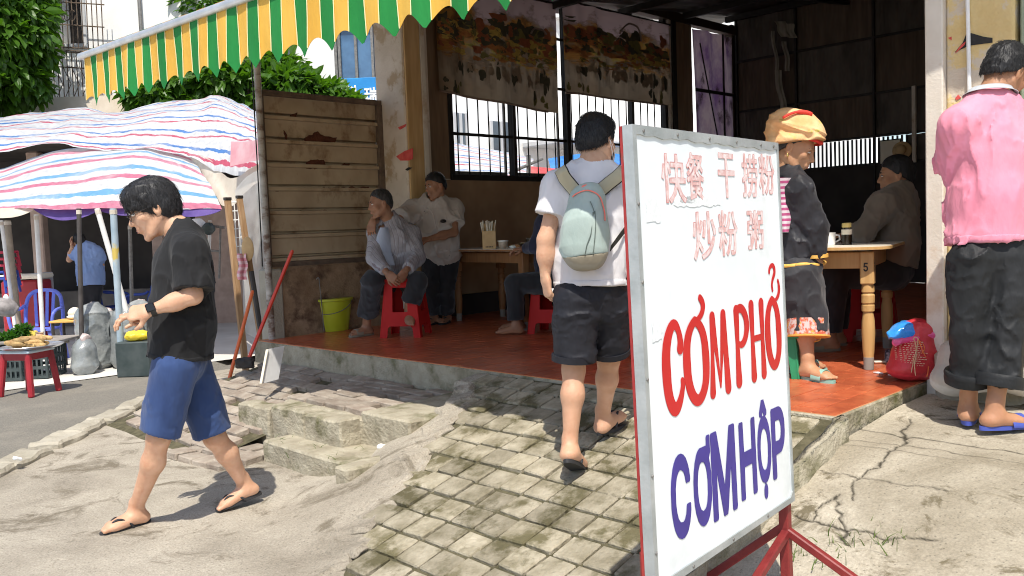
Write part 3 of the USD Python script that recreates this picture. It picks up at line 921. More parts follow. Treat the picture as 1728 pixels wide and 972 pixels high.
# right hand jamb and pillar
M('door_jamb', box2((4.86, 1.685, ZP - 0.12), (4.99, 1.775, 4.0), 0.006), JAMB, shop, label='pale jamb at the right of the opening')
pil = M('pillar', box2((4.90, 1.36, 0.2), (5.3, 1.683, 4.0), 0.012), YELLOW, shop, label='yellow peeling pillar right of the opening')
M('pillar_foot', jitter(box2((4.76, 1.30, 0.2), (5.3, 1.72, 0.70), 0.05).subdivide().subdivide().subdivide(), 0.018, 7, 3), CONC, shop)
a_, b_ = onX(1632, -40, 4.885), onX(1636, 160, 4.885)
M('pipe', tube([a_, b_ + (a_ - b_) * -2.2], 0.010, 8), WHITEPAINT, pil)
paper('paper_scrap', 4.90, [(1631, 57), (1640, 56), (1660, 62), (1675, 64), (1675, 72), (1636, 77), (1612, 88), (1625, 72)], BLACKIRON, pil)
paper('paper_scrap', 4.897, [(1612, 90), (1622, 76), (1630, 70), (1628, 76)], REDPAPER, pil)
paper('paper_scrap', 4.90, [(1612, 166), (1617, 160), (1622, 165), (1615, 169)], REDPAPER, pil)
paper('paper_scrap', 4.90, [(1600, 64), (1606, 62), (1606, 68)], REDPAPER, pil)
near = T('neighbour_shop', 'greenish grey plastered front next to the yellow pillar at the right edge', 'shop front', (5.2, -1, 0))
M('wall', box2((4.96, -3.0, 0.1), (5.3, 1.35, 4.0), 0.01), GREENPLASTER, near)
M('door_post', box2((4.92, 1.24, 0.2), (5.0, 1.34, 4.0), 0.008), mat('green_paint', (0.24, 0.30, 0.20), (0.34, 0.38, 0.27), rough=0.6, scale=6, bump=0.2), near)
M('wall_base', box2((4.90, -3.0, 0.1), (5.3, 1.22, 0.85), 0.01), YELLOW, near)

# ------------------------------------------------------------------ buildings behind
fh = np.array([math.cos(YAW), math.sin(YAW), 0.0])
rh = np.array([math.sin(YAW), -math.cos(YAW), 0.0])
RV = np.stack([rh, fh, [0, 0, 1]], 1)


def onV(x, y, dh):
    q = ray(x, y)
    p = CAM + q * (dh / (q @ fh))
    return np.array([p @ rh, p[2]])


def vbox(a0, z0, a1, z1, d0, d1, ch=0.0):
    """A box in the planes that face the street: across a, height z, distance d."""
    a0, a1 = min(a0, a1), max(a0, a1)
    z0, z1 = min(z0, z1), max(z0, z1)
    return box(rh * (a0 + a1) / 2 + fh * (d0 + d1) / 2 + np.array([0, 0, (z0 + z1) / 2]), (a1 - a0, d1 - d0, z1 - z0), RV, ch)


D1 = 17.0
house = T('white_house', 'white house with a barred window behind the striped market canopies', 'house', fh * D1 + rh * -8)
M('wall', cat([vbox(-11, 3.2, -8.62, 9, D1, D1 + 4), vbox(-8.62, 3.2, -8.0, 5.25, D1, D1 + 4), vbox(-8.0, 3.2, -6.13, 9, D1, D1 + 4), vbox(-8.62, 6.55, -8.0, 9, D1, D1 + 4)]), WHITEWALL, house)
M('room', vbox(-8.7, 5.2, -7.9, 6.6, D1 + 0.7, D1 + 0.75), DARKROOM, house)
wf = M('window', cat([vbox(-8.66, 5.20, -7.96, 5.27, D1 - 0.06, D1 + 0.1, .01), vbox(-8.66, 5.27, -8.58, 6.55, D1 - 0.04, D1 + 0.1, .01), vbox(-8.04, 5.27, -7.96, 6.55, D1 - 0.04, D1 + 0.1, .01)]), GREYWALL, house)
M('downpipe', tube([rh * -6.9 + fh * (D1 - 0.06) + np.array([0, 0, z]) for z in (3.5, 8.5)], 0.035, 8), GREYIRON, house)


def pline(pts, d, r=0.008, n=5):
    return tube([rh * onV(x, y, d)[0] + fh * d + np.array([0, 0, onV(x, y, d)[1]]) for x, y in pts], r, n)


grl = T('window_grille', 'rusty wrought iron cage over the upper window of the white house', 'window grille', fh * (D1 - 0.4) + rh * -8.3)
DG = D1 - 0.35
for k in range(11):
    x = 87 + k * 8.4
    M('bar', pline([(x - 1, -12), (x + 3.5, 82)], DG, 0.010), RUSTFRAME, grl)
for y in (2, 40, 78, 83):
    M('rail', pline([(84, y), (176, y + 6)], DG, 0.012), RUSTFRAME, grl)
for k in range(4):
    x = 95 + k * 9
    M('scroll', pline([(x + 5 * math.cos(t), 26 + 9 * math.sin(t)) for t in np.linspace(0, 5.5, 14)], DG, 0.008, 5), RUSTFRAME, grl)
lat = T('lattice_fence', 'brown iron lattice along the wall above the striped canopy', 'fence', fh * (D1 - 1) + rh * -8)
for k in range(17):
    x = 88 + k * 8.0
    M('bar', pline([(x, 84 + k * .5), (x + 5, 168)], D1 - 0.8, 0.010), RUSTFRAME, lat)
for y in (86, 112, 168):
    M('rail', pline([(86, y), (224, y + 8)], D1 - 0.8, 0.013), RUSTFRAME, lat)
for k in range(9):
    x = 92 + k * 14
    M('brace', pline([(x, 112), (x + 14, 142), (x + 3, 168)], D1 - 0.8, 0.008), RUSTFRAME, lat)
M('base_wall', vbox(-8.9, 3.6, -5.7, 4.12, D1 - 0.95, D1 - 0.65), BEIGEWALL, lat)

D2 = 19.5
blk = T('white_office_block', 'white block with blue glass windows above a blue sign, seen past the column', 'building', fh * D2 + rh * -3)
a0 = onV(566, 60, D2)[0]
M('wall', cat([vbox(-6.2, 2.5, a0 - .05, 10, D2, D2 + 5), vbox(a0 - .05, 2.5, 4.5, onV(620, 138, D2)[1] - 0.0, D2, D2 + 5), vbox(a0 - .05, onV(620, 40, D2)[1], 4.5, 10, D2, D2 + 5)]), WHITEWALL, blk)
zt, zb = onV(620, 40, D2)[1], onV(620, 138, D2)[1]
M('window_pane', vbox(a0, zb, 0.5, zt, D2 + 0.12, D2 + 0.16), GLASSB, blk)
for x in (566, 572, 600, 628, 655, 684):
    a = onV(x, 90, D2)[0]
    M('window_mullion', vbox(a - 0.03, zb, a + 0.03, zt, D2 + 0.02, D2 + 0.14, .004), GREYIRON, blk)
M('window_sill', vbox(a0 - 0.1, zb - 0.08, 0.5, zb, D2 - 0.1, D2 + 0.14, .01), WHITEPAINT, blk)
M('recess', vbox(onV(498, 90, D2)[0] - 0.9, 5.2, onV(498, 90, D2)[0], 6.4, D2 - 0.03, D2 + .02), GLASSD, blk)
sgn = T('blue_sign', 'blue shop sign with white Chinese characters on the distant white block', 'sign', fh * (D2 - .3) + rh * -3)
s0, s1 = onV(575, 133, D2 - .3), onV(665, 184, D2 - .3)
M('board', vbox(s0[0] - 0.2, s1[1] - .05, s1[0] + 1.2, s0[1], D2 - 0.34, D2 - 0.22, .01), SIGNBLUE, sgn)

# ------------------------------------------------------------------ lettering: outlines of each character in a 200 x 200 box
GLYPH = {"快":[[[56,12,57,16,79,30,93,44,105,65,110,81,63,82,62,101,114,103,114,146,75,146,74,166,113,166,114,198,116,200,133,200,135,166,181,165,181,103,198,102,198,82,143,82,142,80,150,63,163,44,174,33,199,19,200,15,188,0,172,7,147,30,127,64,111,34,84,8,72,0,67,0],[133,104,161,103,161,146,135,146]],[[30,1,30,199,48,200,50,163,58,166,61,164,74,135,76,123,61,116,55,138,50,143,49,1]],[[0,102,7,127,11,157,26,157,25,129,17,97,12,96]]],"餐":[[[2,86,3,92,36,102,69,118,98,144,112,139,126,145,126,149,106,159,106,162,115,172,106,175,107,190,177,190,186,186,178,167,163,148,188,129,187,125,177,115,148,136,123,123,150,108,200,93,189,77,159,84,159,50,167,54,180,45,177,40,160,26,184,14,175,0,110,27,104,11,38,0,32,15,39,20,42,27,41,82,12,74],[120,171,145,159,159,172,121,173],[127,39,142,33,149,40,128,41],[63,62,62,55,140,56,139,62],[63,82,62,75,140,76,139,82],[91,112,93,109,102,112,113,96,130,97,100,118],[61,23,97,27,102,29,94,33,95,41,62,41],[71,98,72,96,90,97,84,106]],[[0,141,1,145,24,162,34,176,47,175,48,200,64,200,67,190,102,189,101,175,66,174,66,169,87,169,96,161,76,135,55,118,36,108,13,101,4,112,4,116,23,122,35,130,23,139,11,131],[39,155,37,148,53,139,68,153]]],"干":[[[0,101,1,123,87,124,87,177,12,177,12,200,190,199,189,177,110,177,111,123,199,123,200,101,111,100,109,0,90,0,87,2,87,100]]],"捞":[[[69,160,69,178,99,178,99,198,101,200,118,199,118,180,120,178,149,178,150,198,152,200,168,200,170,198,171,178,200,177,199,159,170,159,169,140,151,140,149,159,119,159,118,140,100,140,98,159]],[[71,135,198,135,199,97,180,96,178,117,91,117,89,96,71,96]],[[63,12,63,15,87,28,101,41,113,66,112,70,79,70,79,87,117,87,120,108,140,108,139,87,189,86,182,29,176,11,169,4,163,2,133,2,128,18,129,21,153,20,159,24,164,43,167,70,135,69,120,33,107,18,93,8,73,0]],[[0,86,28,96,28,137,4,138,3,157,27,157,28,199,44,200,47,199,47,158,67,157,67,138,47,137,47,103,64,107,68,88,47,80,47,14,38,3,30,1,8,2,4,20,28,21,28,73,6,67]]],"粉":[[[0,44,14,68,29,103,28,107,3,107,3,126,35,127,36,200,53,199,54,143,61,158,67,186,86,181,68,133,54,134,54,126,83,126,101,153,112,193,120,194,132,191,122,152,115,137,102,117,103,115,173,115,154,149,143,188,145,193,162,194,166,173,176,149,187,132,200,119,188,103,180,104,176,32,172,14,164,4,151,1,128,2,124,17,125,21,149,20,153,24,159,54,160,95,134,95,127,57,116,32,107,18,87,0,83,0,72,14,90,29,102,47,112,77,113,95,91,95,89,102,83,102,80,107,53,106,55,99,84,64,71,50,56,71,53,71,53,0,35,0,34,65,32,65,21,41,12,29,9,29]],[[4,181,15,185,21,183,30,147,30,135,15,131]]],"炒":[[[158,162,175,167,196,125,200,112,199,105,184,99,181,102,176,119]],[[68,17,69,20,105,30,137,48,155,66,171,96,190,92,188,81,175,59,154,35,141,25,115,12,80,1,77,2]],[[127,200,146,200,146,65,127,65]],[[80,96,88,119,97,164,116,161,109,123,98,91,94,90]],[[0,12,21,46,29,72,32,96,32,198,53,199,53,126,57,129,68,164,84,158,85,154,66,110,53,113,50,81,83,46,83,43,72,31,68,31,47,55,32,22,15,0]],[[0,101,6,126,9,157,23,156,26,154,25,136,17,98,11,96]]],"粥":[[[0,81,5,146,38,147,40,149,40,178,2,179,2,198,58,198,60,183,75,186,79,182,87,146,86,133,71,131,67,158,61,178,59,129,22,127,20,100,59,99,60,55,78,85,85,105,61,106,59,124,90,127,90,200,109,200,110,141,121,185,135,184,137,198,199,197,199,129,159,128,157,113,157,99,200,98,195,23,191,9,185,3,174,0,146,1,141,16,142,20,170,19,174,22,178,49,179,81,136,81,138,106,115,106,114,102,141,56,129,44,126,44,112,75,109,75,109,2,90,2,89,67,67,28,63,26,59,33,56,32,54,14,47,3,39,0,8,0,2,15,3,19,31,18,34,21,40,79,38,81],[125,131,109,133,109,126,136,125,138,123,142,147,179,147,179,178,140,178]]],"科":[[[82,61,153,72,153,199,173,200,174,77,197,80,200,68,200,61,198,60,174,56,173,0,153,1,152,52,84,42]],[[99,176,109,185,114,185,136,168,148,156,148,151,137,141,133,141,117,159,99,171]],[[0,57,18,84,34,117,33,120,3,120,2,138,36,139,38,142,38,166,10,162,4,178,75,197,85,180,58,171,58,140,89,139,89,120,59,119,84,87,86,80,77,67,73,67,61,89,58,89,58,0,38,0,38,81,35,80,12,39,8,39]],[[91,119,101,129,105,129,134,107,142,99,142,95,129,84,114,99,91,116]]],"瑞":[[[67,107,68,124,200,124,200,105,143,105,138,92,196,90,197,19,193,5,187,1,168,0,162,11,159,1,143,2,143,70,141,73,129,73,127,4,125,1,109,2,109,70,96,73,94,70,94,1,76,0,75,89,116,90,121,104],[161,20,176,20,176,72,161,72]],[[77,190,96,190,97,155,123,155,124,199,142,200,143,156,172,155,173,190,192,191,193,137,78,136]],[[0,42,25,51,24,104,3,106,3,124,25,125,25,165,2,166,1,185,66,185,65,166,44,165,44,125,61,123,61,106,44,105,44,56,66,60,69,43,9,23,3,24]]],"C":[[[0,85,2,124,9,146,27,172,44,185,62,194,91,200,117,200,142,195,165,185,183,169,194,154,200,138,200,130,195,125,158,125,152,131,147,143,136,154,112,162,97,162,84,159,67,150,58,139,50,124,47,91,53,69,66,51,84,41,112,38,128,42,144,53,155,74,158,75,189,76,198,73,198,57,183,31,161,13,142,5,117,0,91,0,62,6,44,15,27,28,17,41,5,65]]],"Ơ":[[[0,78,1,111,9,131,22,150,42,166,57,173,79,178,155,178,156,195,164,200,193,200,199,197,199,161,196,157,182,147,193,131,200,111,200,69,193,48,185,37,165,17,142,6,114,0,88,0,60,6,35,18,16,37,4,58],[45,81,51,61,59,51,71,41,94,34,120,37,131,41,143,51,153,68,156,98,150,118,143,129,131,138,120,143,94,145,78,142,59,129,51,118,45,98]]],"M":[[[0,5,0,195,4,199,45,200,51,196,101,69,151,197,155,200,193,200,199,196,200,7,195,0,165,0,160,5,158,103,152,93,121,9,116,1,87,0,83,3,42,103,40,101,40,5,35,0,5,0]]],"H":[[[0,195,8,200,44,200,50,196,53,121,146,121,148,195,156,200,192,200,198,196,200,7,193,0,154,0,148,5,146,82,53,82,50,4,46,0,7,0,0,5]]],"Ộ":[[[0,91,1,116,9,131,16,140,35,154,54,161,68,165,67,167,51,167,46,170,46,177,81,200,117,200,154,176,154,170,149,167,133,166,132,165,158,157,178,145,191,131,200,109,200,91,197,80,191,69,178,55,164,45,149,39,128,34,105,32,107,30,112,30,122,26,128,19,126,9,119,3,106,0,93,0,78,5,72,12,74,21,81,27,93,30,94,32,59,37,42,43,28,51,9,69],[45,94,51,79,58,71,70,64,93,58,119,60,130,64,142,71,152,84,155,106,149,121,142,129,130,136,119,140,93,142,78,139,58,129,51,121,45,106],[88,169,90,167,111,168,100,176]]],"P":[[[0,195,9,200,116,200,136,197,158,191,180,178,195,160,198,151,200,123,196,110,187,96,171,82,147,71,129,68,59,66,58,6,55,3,45,0,13,0,4,3,0,6],[58,105,109,104,128,109,138,118,142,127,142,139,136,151,123,160,109,162,59,162]]],"5":[[[0,48,0,59,6,65,50,66,58,62,64,49,72,43,90,37,104,37,128,46,140,63,140,74,134,86,122,95,110,99,86,101,67,97,56,92,17,93,6,97,4,108,21,196,29,200,183,199,188,192,188,170,183,164,75,163,69,139,71,135,88,138,115,138,138,134,167,123,185,108,198,86,200,58,194,43,179,25,163,14,137,4,112,0,81,0,48,6,23,18,10,30]]]}


def glyph(ch, w, h, bold=0.0):
    pg = shapely.union_all([sg.Polygon(np.array(q[0]).reshape(-1, 2) / 200 * [w, h], [np.array(r).reshape(-1, 2) / 200 * [w, h] for r in q[1:]]).buffer(0) for q in GLYPH[ch]])
    return pg.buffer(bold) if bold else pg

for ch, (xa, ya, xb, yb) in (('科', (580, 144, 604, 168)), ('瑞', (616, 147, 639, 173))):
    p0, p1 = onV(xa, yb, D2 - .34), onV(xb, ya, D2 - .34)
    M('character', prism(glyph(ch, abs(p1[0] - p0[0]), abs(p1[1] - p0[1]), 0.004), 0.02, np.stack([rh, [0, 0, 1], -fh], 1), rh * p0[0] + fh * (D2 - .342) + np.array([0, 0, p0[1]])), WHITEPAINT, sgn)
M('character', prism(glyph('瑞', 0.30, 0.34, 0.004), 0.02, np.stack([rh, [0, 0, 1], -fh], 1), rh * (onV(654, 173, D2 - .34)[0]) + fh * (D2 - .342) + np.array([0, 0, onV(654, 176, D2 - .34)[1]])), WHITEPAINT, sgn) if False else None
# what the side window looks out on
alley = T('alley_house', 'pale house with dark windows seen through the barred side window', 'house', (10, 15, 0))
YA = 13.2
xl_ = onY(712, 230, YA)[0]
M('wall', box2((xl_, YA, 0), (32, YA + .3, 9), 0), WHITEWALL, alley)
for a, b in (((764, 190), (786, 246)), ((826, 204), (862, 268)), ((1075, 190), (1118, 222))):
    p, q = onY(*a, YA), onY(*b, YA)
    w_ = M('window', box2((p[0], YA - .04, q[2]), (q[0], YA + .01, p[2]), 0.01), GLASSD, alley)
    M('window_frame', cat([box2((x - .03, YA - .07, q[2]), (x + .03, YA - .03, p[2]), .005) for x in (p[0], (p[0] + q[0]) / 2, q[0])]), GREYWALL, w_)
M('canopy_roof', box2((13.4, YA - 1.2, 3.15), (24, YA - .01, 3.27), 0.02), GREYWALL, alley)
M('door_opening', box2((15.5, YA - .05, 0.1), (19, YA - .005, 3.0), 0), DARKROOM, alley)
REDTARP = banded('red_white_tarp', 'x', [(0, (0.78, 0.78, 0.78)), (.5, (0.68, 0.06, 0.09))], 0.5, rough=0.5, translucent=0.25, src='uv')
BLUETARP = mat('blue_tarp', (0.03, 0.17, 0.55), (0.05, 0.25, 0.66), rough=0.5, scale=4, translucent=0.25)
REDT = mat('red_tarp', (0.55, 0.06, 0.07), (0.68, 0.14, 0.13), rough=0.6, scale=4, translucent=0.25)

TRI = [(0, (0.64, 0.65, 0.66)), (.24, (0.09, 0.22, 0.52)), (.36, (0.64, 0.65, 0.66)), (.58, (0.52, 0.10, 0.16)), (.68, (0.64, 0.65, 0.66))]
TRI2 = [(0, (0.64, 0.65, 0.66)), (.18, (0.17, 0.38, 0.60)), (.34, (0.64, 0.65, 0.66)), (.58, (0.58, 0.19, 0.28)), (.76, (0.64, 0.65, 0.66))]
STRIPE = banded('striped_tarp', 'y', TRI, 0.50, rough=0.45, warp=0.12, translucent=0.35, bump=0.35, bscale=7.0, fade=(.66, .65, .64))
STRIPE2 = banded('striped_tarp_wide', 'y', TRI2, 0.60, 0.2, rough=0.45, warp=0.10, translucent=0.35, bump=0.35, bscale=7.0, fade=(.66, .65, .64))


def tarp(name, label, rows, nu, nv, m, cat_='tarpaulin', scale=1.0, wob=0.05, parent=None, **kw):
    g = drape(rows, nu, nv)
    g = g + (meshkit.fbm(g * 1.9, 4, 11)[..., None] - 0.5) * 2 * wob * np.array([0.2, 0.2, 1])
    lu = np.concatenate([[0], np.cumsum(np.linalg.norm(np.diff(g[nv // 2], axis=0), axis=1))])
    lv = np.concatenate([[0], np.cumsum(np.linalg.norm(np.diff(g[:, nu // 2], axis=0), axis=1))])
    uv = np.stack(np.meshgrid(lu, lv), -1).reshape(-1, 2)
    base = g.reshape(-1, 3).mean(0)
    s = sheet(g)
    if parent is None:
        parent = T(name, label, cat_, base, **kw)
        M('sheet', s, m, parent, smooth=True, uv=uv)
        return parent
    return M(name, s, m, parent, smooth=True, uv=uv)


tarp('alley_tarp', 'striped market canopy seen low through the left half of the barred window', [[onY(x, y, 12.5) for x, y in ((755, 238), (800, 246), (860, 258), (900, 268))], [onY(x, y, 11.5) for x, y in ((750, 268), (800, 272), (860, 280), (900, 286))], [onY(x, y, 10.6) for x, y in ((750, 306), (800, 306), (860, 306), (900, 308))]], 30, 16, STRIPE, 'canopy', wob=.03)
tarp('alley_tarp', 'blue canopy seen through the bars left of the backpacker', [[onY(x, y, 12.0) for x, y in ((925, 268), (960, 262), (1010, 258), (1070, 262))], [onY(x, y, 11.3) for x, y in ((930, 286), (960, 280), (1010, 278), (1070, 280))]], 20, 8, BLUETARP, 'canopy', wob=.02)
tarp('alley_tarp', 'red canopy low behind the bars either side of the backpacker', [[onY(x, y, 11.2) for x, y in ((895, 280), (960, 286), (1010, 282), (1120, 282))], [onY(x, y, 10.6) for x, y in ((890, 306), (960, 306), (1010, 306), (1120, 306))]], 20, 8, REDT, 'canopy', wob=.02)
rail = T('alley_railing', 'low grey railing outside the barred window', 'railing', onY(900, 290, 9.5))
M('post', tube([onY(892, 262, 9.5), onY(892, 312, 9.5)], .035, 8), GREYIRON, rail)
M('rail', tube([onY(860, 292, 9.5), onY(915, 268, 9.5)], .025, 8), GREYIRON, rail)

# ------------------------------------------------------------------ trees
LEAFN = {}


def leafmat(name, stops):
    nd = {'g': ('geometry', {}), 'r': ('rgb_ramp', {'ramp': stops}), 'p': ('principled_bsdf', {'roughness': 0.42, 'specular_ior_level': 0.45}), 't': ('translucent_bsdf', {}), 'm': ('mix_closure', {'fac': 0.42}), 'gm': ('mix_color', {'blend_type': 'multiply', 'fac': 1.0, 'b': (1.5, 1.6, 0.5)})}
    return usdkit.material(stage, '/World/Looks/' + name, nd, [('g.random_per_island', 'r.fac'), ('r.color', 'p.base_color'), ('r.color', 'gm.a'), ('gm.result', 't.color'), ('p.BSDF', 'm.closure1'), ('t.BSDF', 'm.closure2')], surface='m.closure')


LEAF1 = leafmat('bright_leaves', [(0, (0.06, 0.14, 0.012)), (.4, (0.13, 0.25, 0.02)), (.8, (0.25, 0.36, 0.035)), (1, (0.36, 0.44, 0.06))])
LEAF2 = leafmat('dark_leaves', [(0, (0.03, 0.085, 0.014)), (.5, (0.06, 0.15, 0.02)), (.9, (0.12, 0.22, 0.03)), (1, (0.2, 0.28, 0.05))])
BARK = mat('bark', (0.09, 0.065, 0.045), (0.17, 0.13, 0.09), rough=0.95, scale=14, stretch=(3, 3, .6), bump=0.6)


def leaves(blobs, n, size, rng, droop=0.5, shell=0.55):
    """Folded leaves spread through ellipsoidal clumps: blobs are (centre, radii, share)."""
    w = np.array([b[2] for b in blobs], float); w /= w.sum()
    C, A = [], []
    for (c, r, s), m in zip(blobs, rng.multinomial(n, w)):
        d = rng.normal(size=(m, 3)); d /= np.linalg.norm(d, axis=1, keepdims=True)
        q = rng.uniform(shell ** 3, 1, m) ** (1 / 3)
        C.append(np.asarray(c) + d * q[:, None] * np.asarray(r))
        A.append(d)
    C, A = np.vstack(C), np.vstack(A)
    ax = A + rng.normal(size=A.shape) * 0.7 - np.array([0, 0, droop])
    ax /= np.linalg.norm(ax, axis=1, keepdims=True)
    nn = rng.normal(size=A.shape) * 0.5 + np.array([0, 0, 0.9]) + A * 0.5
    nn -= ax * (nn * ax).sum(1, keepdims=True)
    nn /= np.linalg.norm(nn, axis=1, keepdims=True)
    sd = np.cross(ax, nn)
    L = size * rng.uniform(0.6, 1.25, len(C))[:, None]
    W = L * 0.42
    P_ = [C, C + ax * L * .33 + sd * W * .5 + nn * L * .06, C + ax * L * .36, C + ax * L * .33 - sd * W * .5 + nn * L * .06, C + ax * L * .72 + sd * W * .36, C + ax * L * .72 - nn * L * .03, C + ax * L * .72 - sd * W * .36, C + ax * L - nn * L * .12]
    v = np.stack(P_, 1).reshape(-1, 3)
    f = np.array([[0, 2, 1], [0, 3, 2], [1, 2, 5], [1, 5, 4], [2, 3, 6], [2, 6, 5], [4, 5, 7], [5, 6, 7]])
    return tm(v, (np.arange(len(C))[:, None, None] * 8 + f).reshape(-1, 3))


def branchy(base, top, blobs, r0, rng):
    ms = [tube(spline([base, (np.asarray(base) * .5 + np.asarray(top) * .5) + rng.normal(0, .08, 3), top], 12), np.linspace(r0, r0 * .4, 12), 9)]
    for c, r, s in blobs:
        k = rng.uniform(.35, .9)
        p = np.asarray(base) * (1 - k) + np.asarray(top) * k
        ms.append(tube(spline([p, (p + np.asarray(c)) / 2 + rng.normal(0, .12, 3) + [0, 0, .1], c], 9), np.linspace(r0 * .4, r0 * .08, 9), 6))
    return cat(ms)


rg_ = np.random.default_rng(3)
DT = 14.6
KT = 14.6 / 10.5
bl = [(P(x - 22, y - 4, DT + dz), np.array(r) * KT * .93, s) for x, y, dz, r, s in ((5, 20, 0, (.55, .55, .32), 1.5), (55, 35, .2, (.42, .45, .3), 1.3), (20, 75, -.1, (.5, .5, .3), 1.3), (66, 92, .3, (.34, .4, .26), 1.0), (-25, 110, 0, (.5, .5, .4), 1.1), (35, 132, .1, (.42, .45, .25), 1.2), (72, 150, .3, (.2, .3, .17), .45), (10, 165, .2, (.4, .4, .15), .8), (-60, 40, .5, (.7, .7, .5), 1), (50, 0, .7, (.5, .5, .3), .9), (74, 64, 0, (.22, .25, .16), .5), (-30, -40, 0, (.9, .9, .6), 1.2), (45, -60, .5, (.7, .7, .5), 1))]
tb = P(-70, 560, DT); tb[2] = 0
tr = T('broadleaf_tree', 'leafy tree with drooping sunlit leaves at the left edge above the canopies', 'tree', tb)
M('trunk', branchy(tb, P(-30, 60, DT), bl, 0.14, rg_), BARK, tr, smooth=True)
M('crown', leaves(bl, 5200, 0.26, rg_, 0.9, 0.55), LEAF1, tr)
DT2 = 15.5
bl = [(P(x, y, DT2 + dz), np.array(r), s) for x, y, dz, r, s in ((255, 160, 0, (.45, .6, .25), 1), (310, 145, .2, (.5, .6, .3), 1.2), (370, 135, 0, (.5, .6, .32), 1.2), (430, 150, .2, (.5, .6, .4), 1.3), (490, 145, 0, (.5, .6, .3), 1.3), (540, 160, .2, (.42, .6, .22), 1.0), (470, 120, .5, (.5, .6, .3), 1), (570, 172, 0, (.25, .5, .12), .5), (400, 180, .5, (1.2, .6, .3), 1.2), (340, 100, 1, (.9, .8, .5), 1), (345, 10, 1.5, (.6, .8, .5), 1.2), (420, 40, 1.5, (.6, .8, .6), 1))]
tb = P(420, 470, DT2 + .5); tb[2] = 0
tr = T('broadleaf_tree', 'bright green tree behind the middle of the market canopy, under the awning', 'tree', tb)
M('trunk', branchy(tb, P(420, 150, DT2), bl, 0.16, rg_), BARK, tr, smooth=True)
M('crown', leaves(bl, 7000, 0.24, rg_, 0.4, 0.5), LEAF1, tr)
bl = [(onY(x, y, 12.7), np.array(r) * .9, s) for x, y, r, s in ((1092, 215, (.35, .4, .5), 1), (1105, 255, (.4, .4, .35), 1), (1085, 285, (.3, .4, .3), 1), (1118, 200, (.3, .3, .4), .8))]
tb = onY(1095, 330, 12.7); tb[2] = 0
tr = T('shrub', 'green shrub seen through the bars at the right end of the side window', 'shrub', tb)
M('stem', branchy(tb, onY(1095, 240, 12.7), bl, .06, rg_), BARK, tr, smooth=True)
M('foliage', leaves(bl, 1600, 0.13, rg_), LEAF1, tr)

# ------------------------------------------------------------------ awning
XA = 2.5


def z_bar(y):
    return 2.88 + (y - 7.17) * 0.043


GREENC = mat('awning_green', (0.010, 0.20, 0.036), (0.022, 0.29, 0.06), rough=0.75, scale=3, detail=7, lo=.3, hi=.7, translucent=0.25, bump=0.25, bscale=24, stretch=(1, 1, .35))
YELLC = mat('awning_yellow', (0.72, 0.40, 0.05), (0.86, 0.55, 0.10), rough=0.75, scale=3, detail=7, lo=.3, hi=.7, translucent=0.25, bump=0.25, bscale=24, stretch=(1, 1, .35))
HEM = mat('awning_hem', (0.78, 0.70, 0.38), (0.8, 0.72, 0.42), rough=0.8, translucent=0.2)
aw = T('striped_awning', 'green and yellow striped awning with a scalloped valance over the shop front', 'awning', (XA, 4.6, 2.8))
YEND, YBEG = 1.95, 7.24
bp = np.array([(XA, y, z_bar(y)) for y in np.linspace(YBEG + .05, YEND, 14)])
M('front_bar', tube(bp, 0.027, 12), mat('awning_bar', (0.50, 0.50, 0.50), (0.62, 0.62, 0.62), rough=0.4, metal=0.6, scale=8), aw, smooth=40)
y1_, y2_ = onX(158, 130, XA)[1], onX(427, 55, XA)[1]
PER = (y1_ - y2_) / 10
ph = y1_ + 0.18 * PER
n_s = int((YBEG - YEND) / (PER / 2)) + 2


def cloth_x(y, z, zt):
    dz = zt - z
    return XA + 0.004 - 0.022 * (meshkit.noise(np.stack([y * 5.5, 0 * y, dz * 1.2], -1), 4) - .5) * (0.3 + dz * 4) - 0.010 * np.sin(y * 21) * dz * 3


for k in range(n_s):
    ya = min(ph + PER / 2 - k * PER / 2, YBEG)
    yb = max(ph + PER / 2 - (k + 1) * PER / 2, YEND)
    if ya - yb < 0.01:
        continue
    m_ = GREENC if k % 2 else YELLC
    yy = np.linspace(ya, yb, 9)
    zt = z_bar(yy) - 0.020
    cyc = (yy - ph) / PER * (1.012) + 0.25 + 0.018 * k * 0.5
    hgt = 0.385 - 0.085 * np.abs(np.sin(np.pi * cyc)) ** 1.0 * 1.0 + 0.0
    rows = []
    for t in np.linspace(0, 1, 12):
        z = zt - t * hgt
        rows.append(np.stack([cloth_x(yy, z, zt), yy, z], -1))
    M('valance_stripe', sheet(np.array(rows), 0.0015), m_, aw, smooth=60)
    edge = rows[-1] + np.array([-.0015, 0, 0])
    rows2 = [np.stack([np.full(9, XA + dx), yy, z_bar(yy) + dz], -1) for dx, dz in ((-0.012, .0265), (0, .030), (.03, .035))]
    rows2 += [np.stack([np.full(9, XA + q), yy, z_bar(yy) + .035 + (q - .03) * 0.34 - 0.05 * math.sin(math.pi * q / 2.2)], -1) for q in (.5, 1.0, 1.6, 2.2)]
    M('roof_stripe', sheet(np.array(rows2), 0.0015), m_, aw, smooth=60)
    M('hem', tube(np.array([rows[-1][0], rows[-6][0], rows[0][0]]) + [-.004, 0, 0], .0032, 4), HEM, aw)
for y in (7.15, 4.6, 2.0):
    M('arm', tube([(XA, y, z_bar(y)), (4.7, y, z_bar(y) + .74)], .016, 8), GREYIRON, aw)
pa, pb = np.array([3.93, 7.13, 0.30]), np.array([3.93, 7.13, 3.38])
M('pole', tube([pa, pb], 0.030, 12), mat('pole_grey', (0.30, 0.27, 0.23), (0.5, 0.47, 0.43), rough=0.6, scale=5, stretch=(1, 1, 2), c3=(0.16, 0.1, 0.07), s3=4, lo3=.5, hi3=.6), aw, smooth=40)
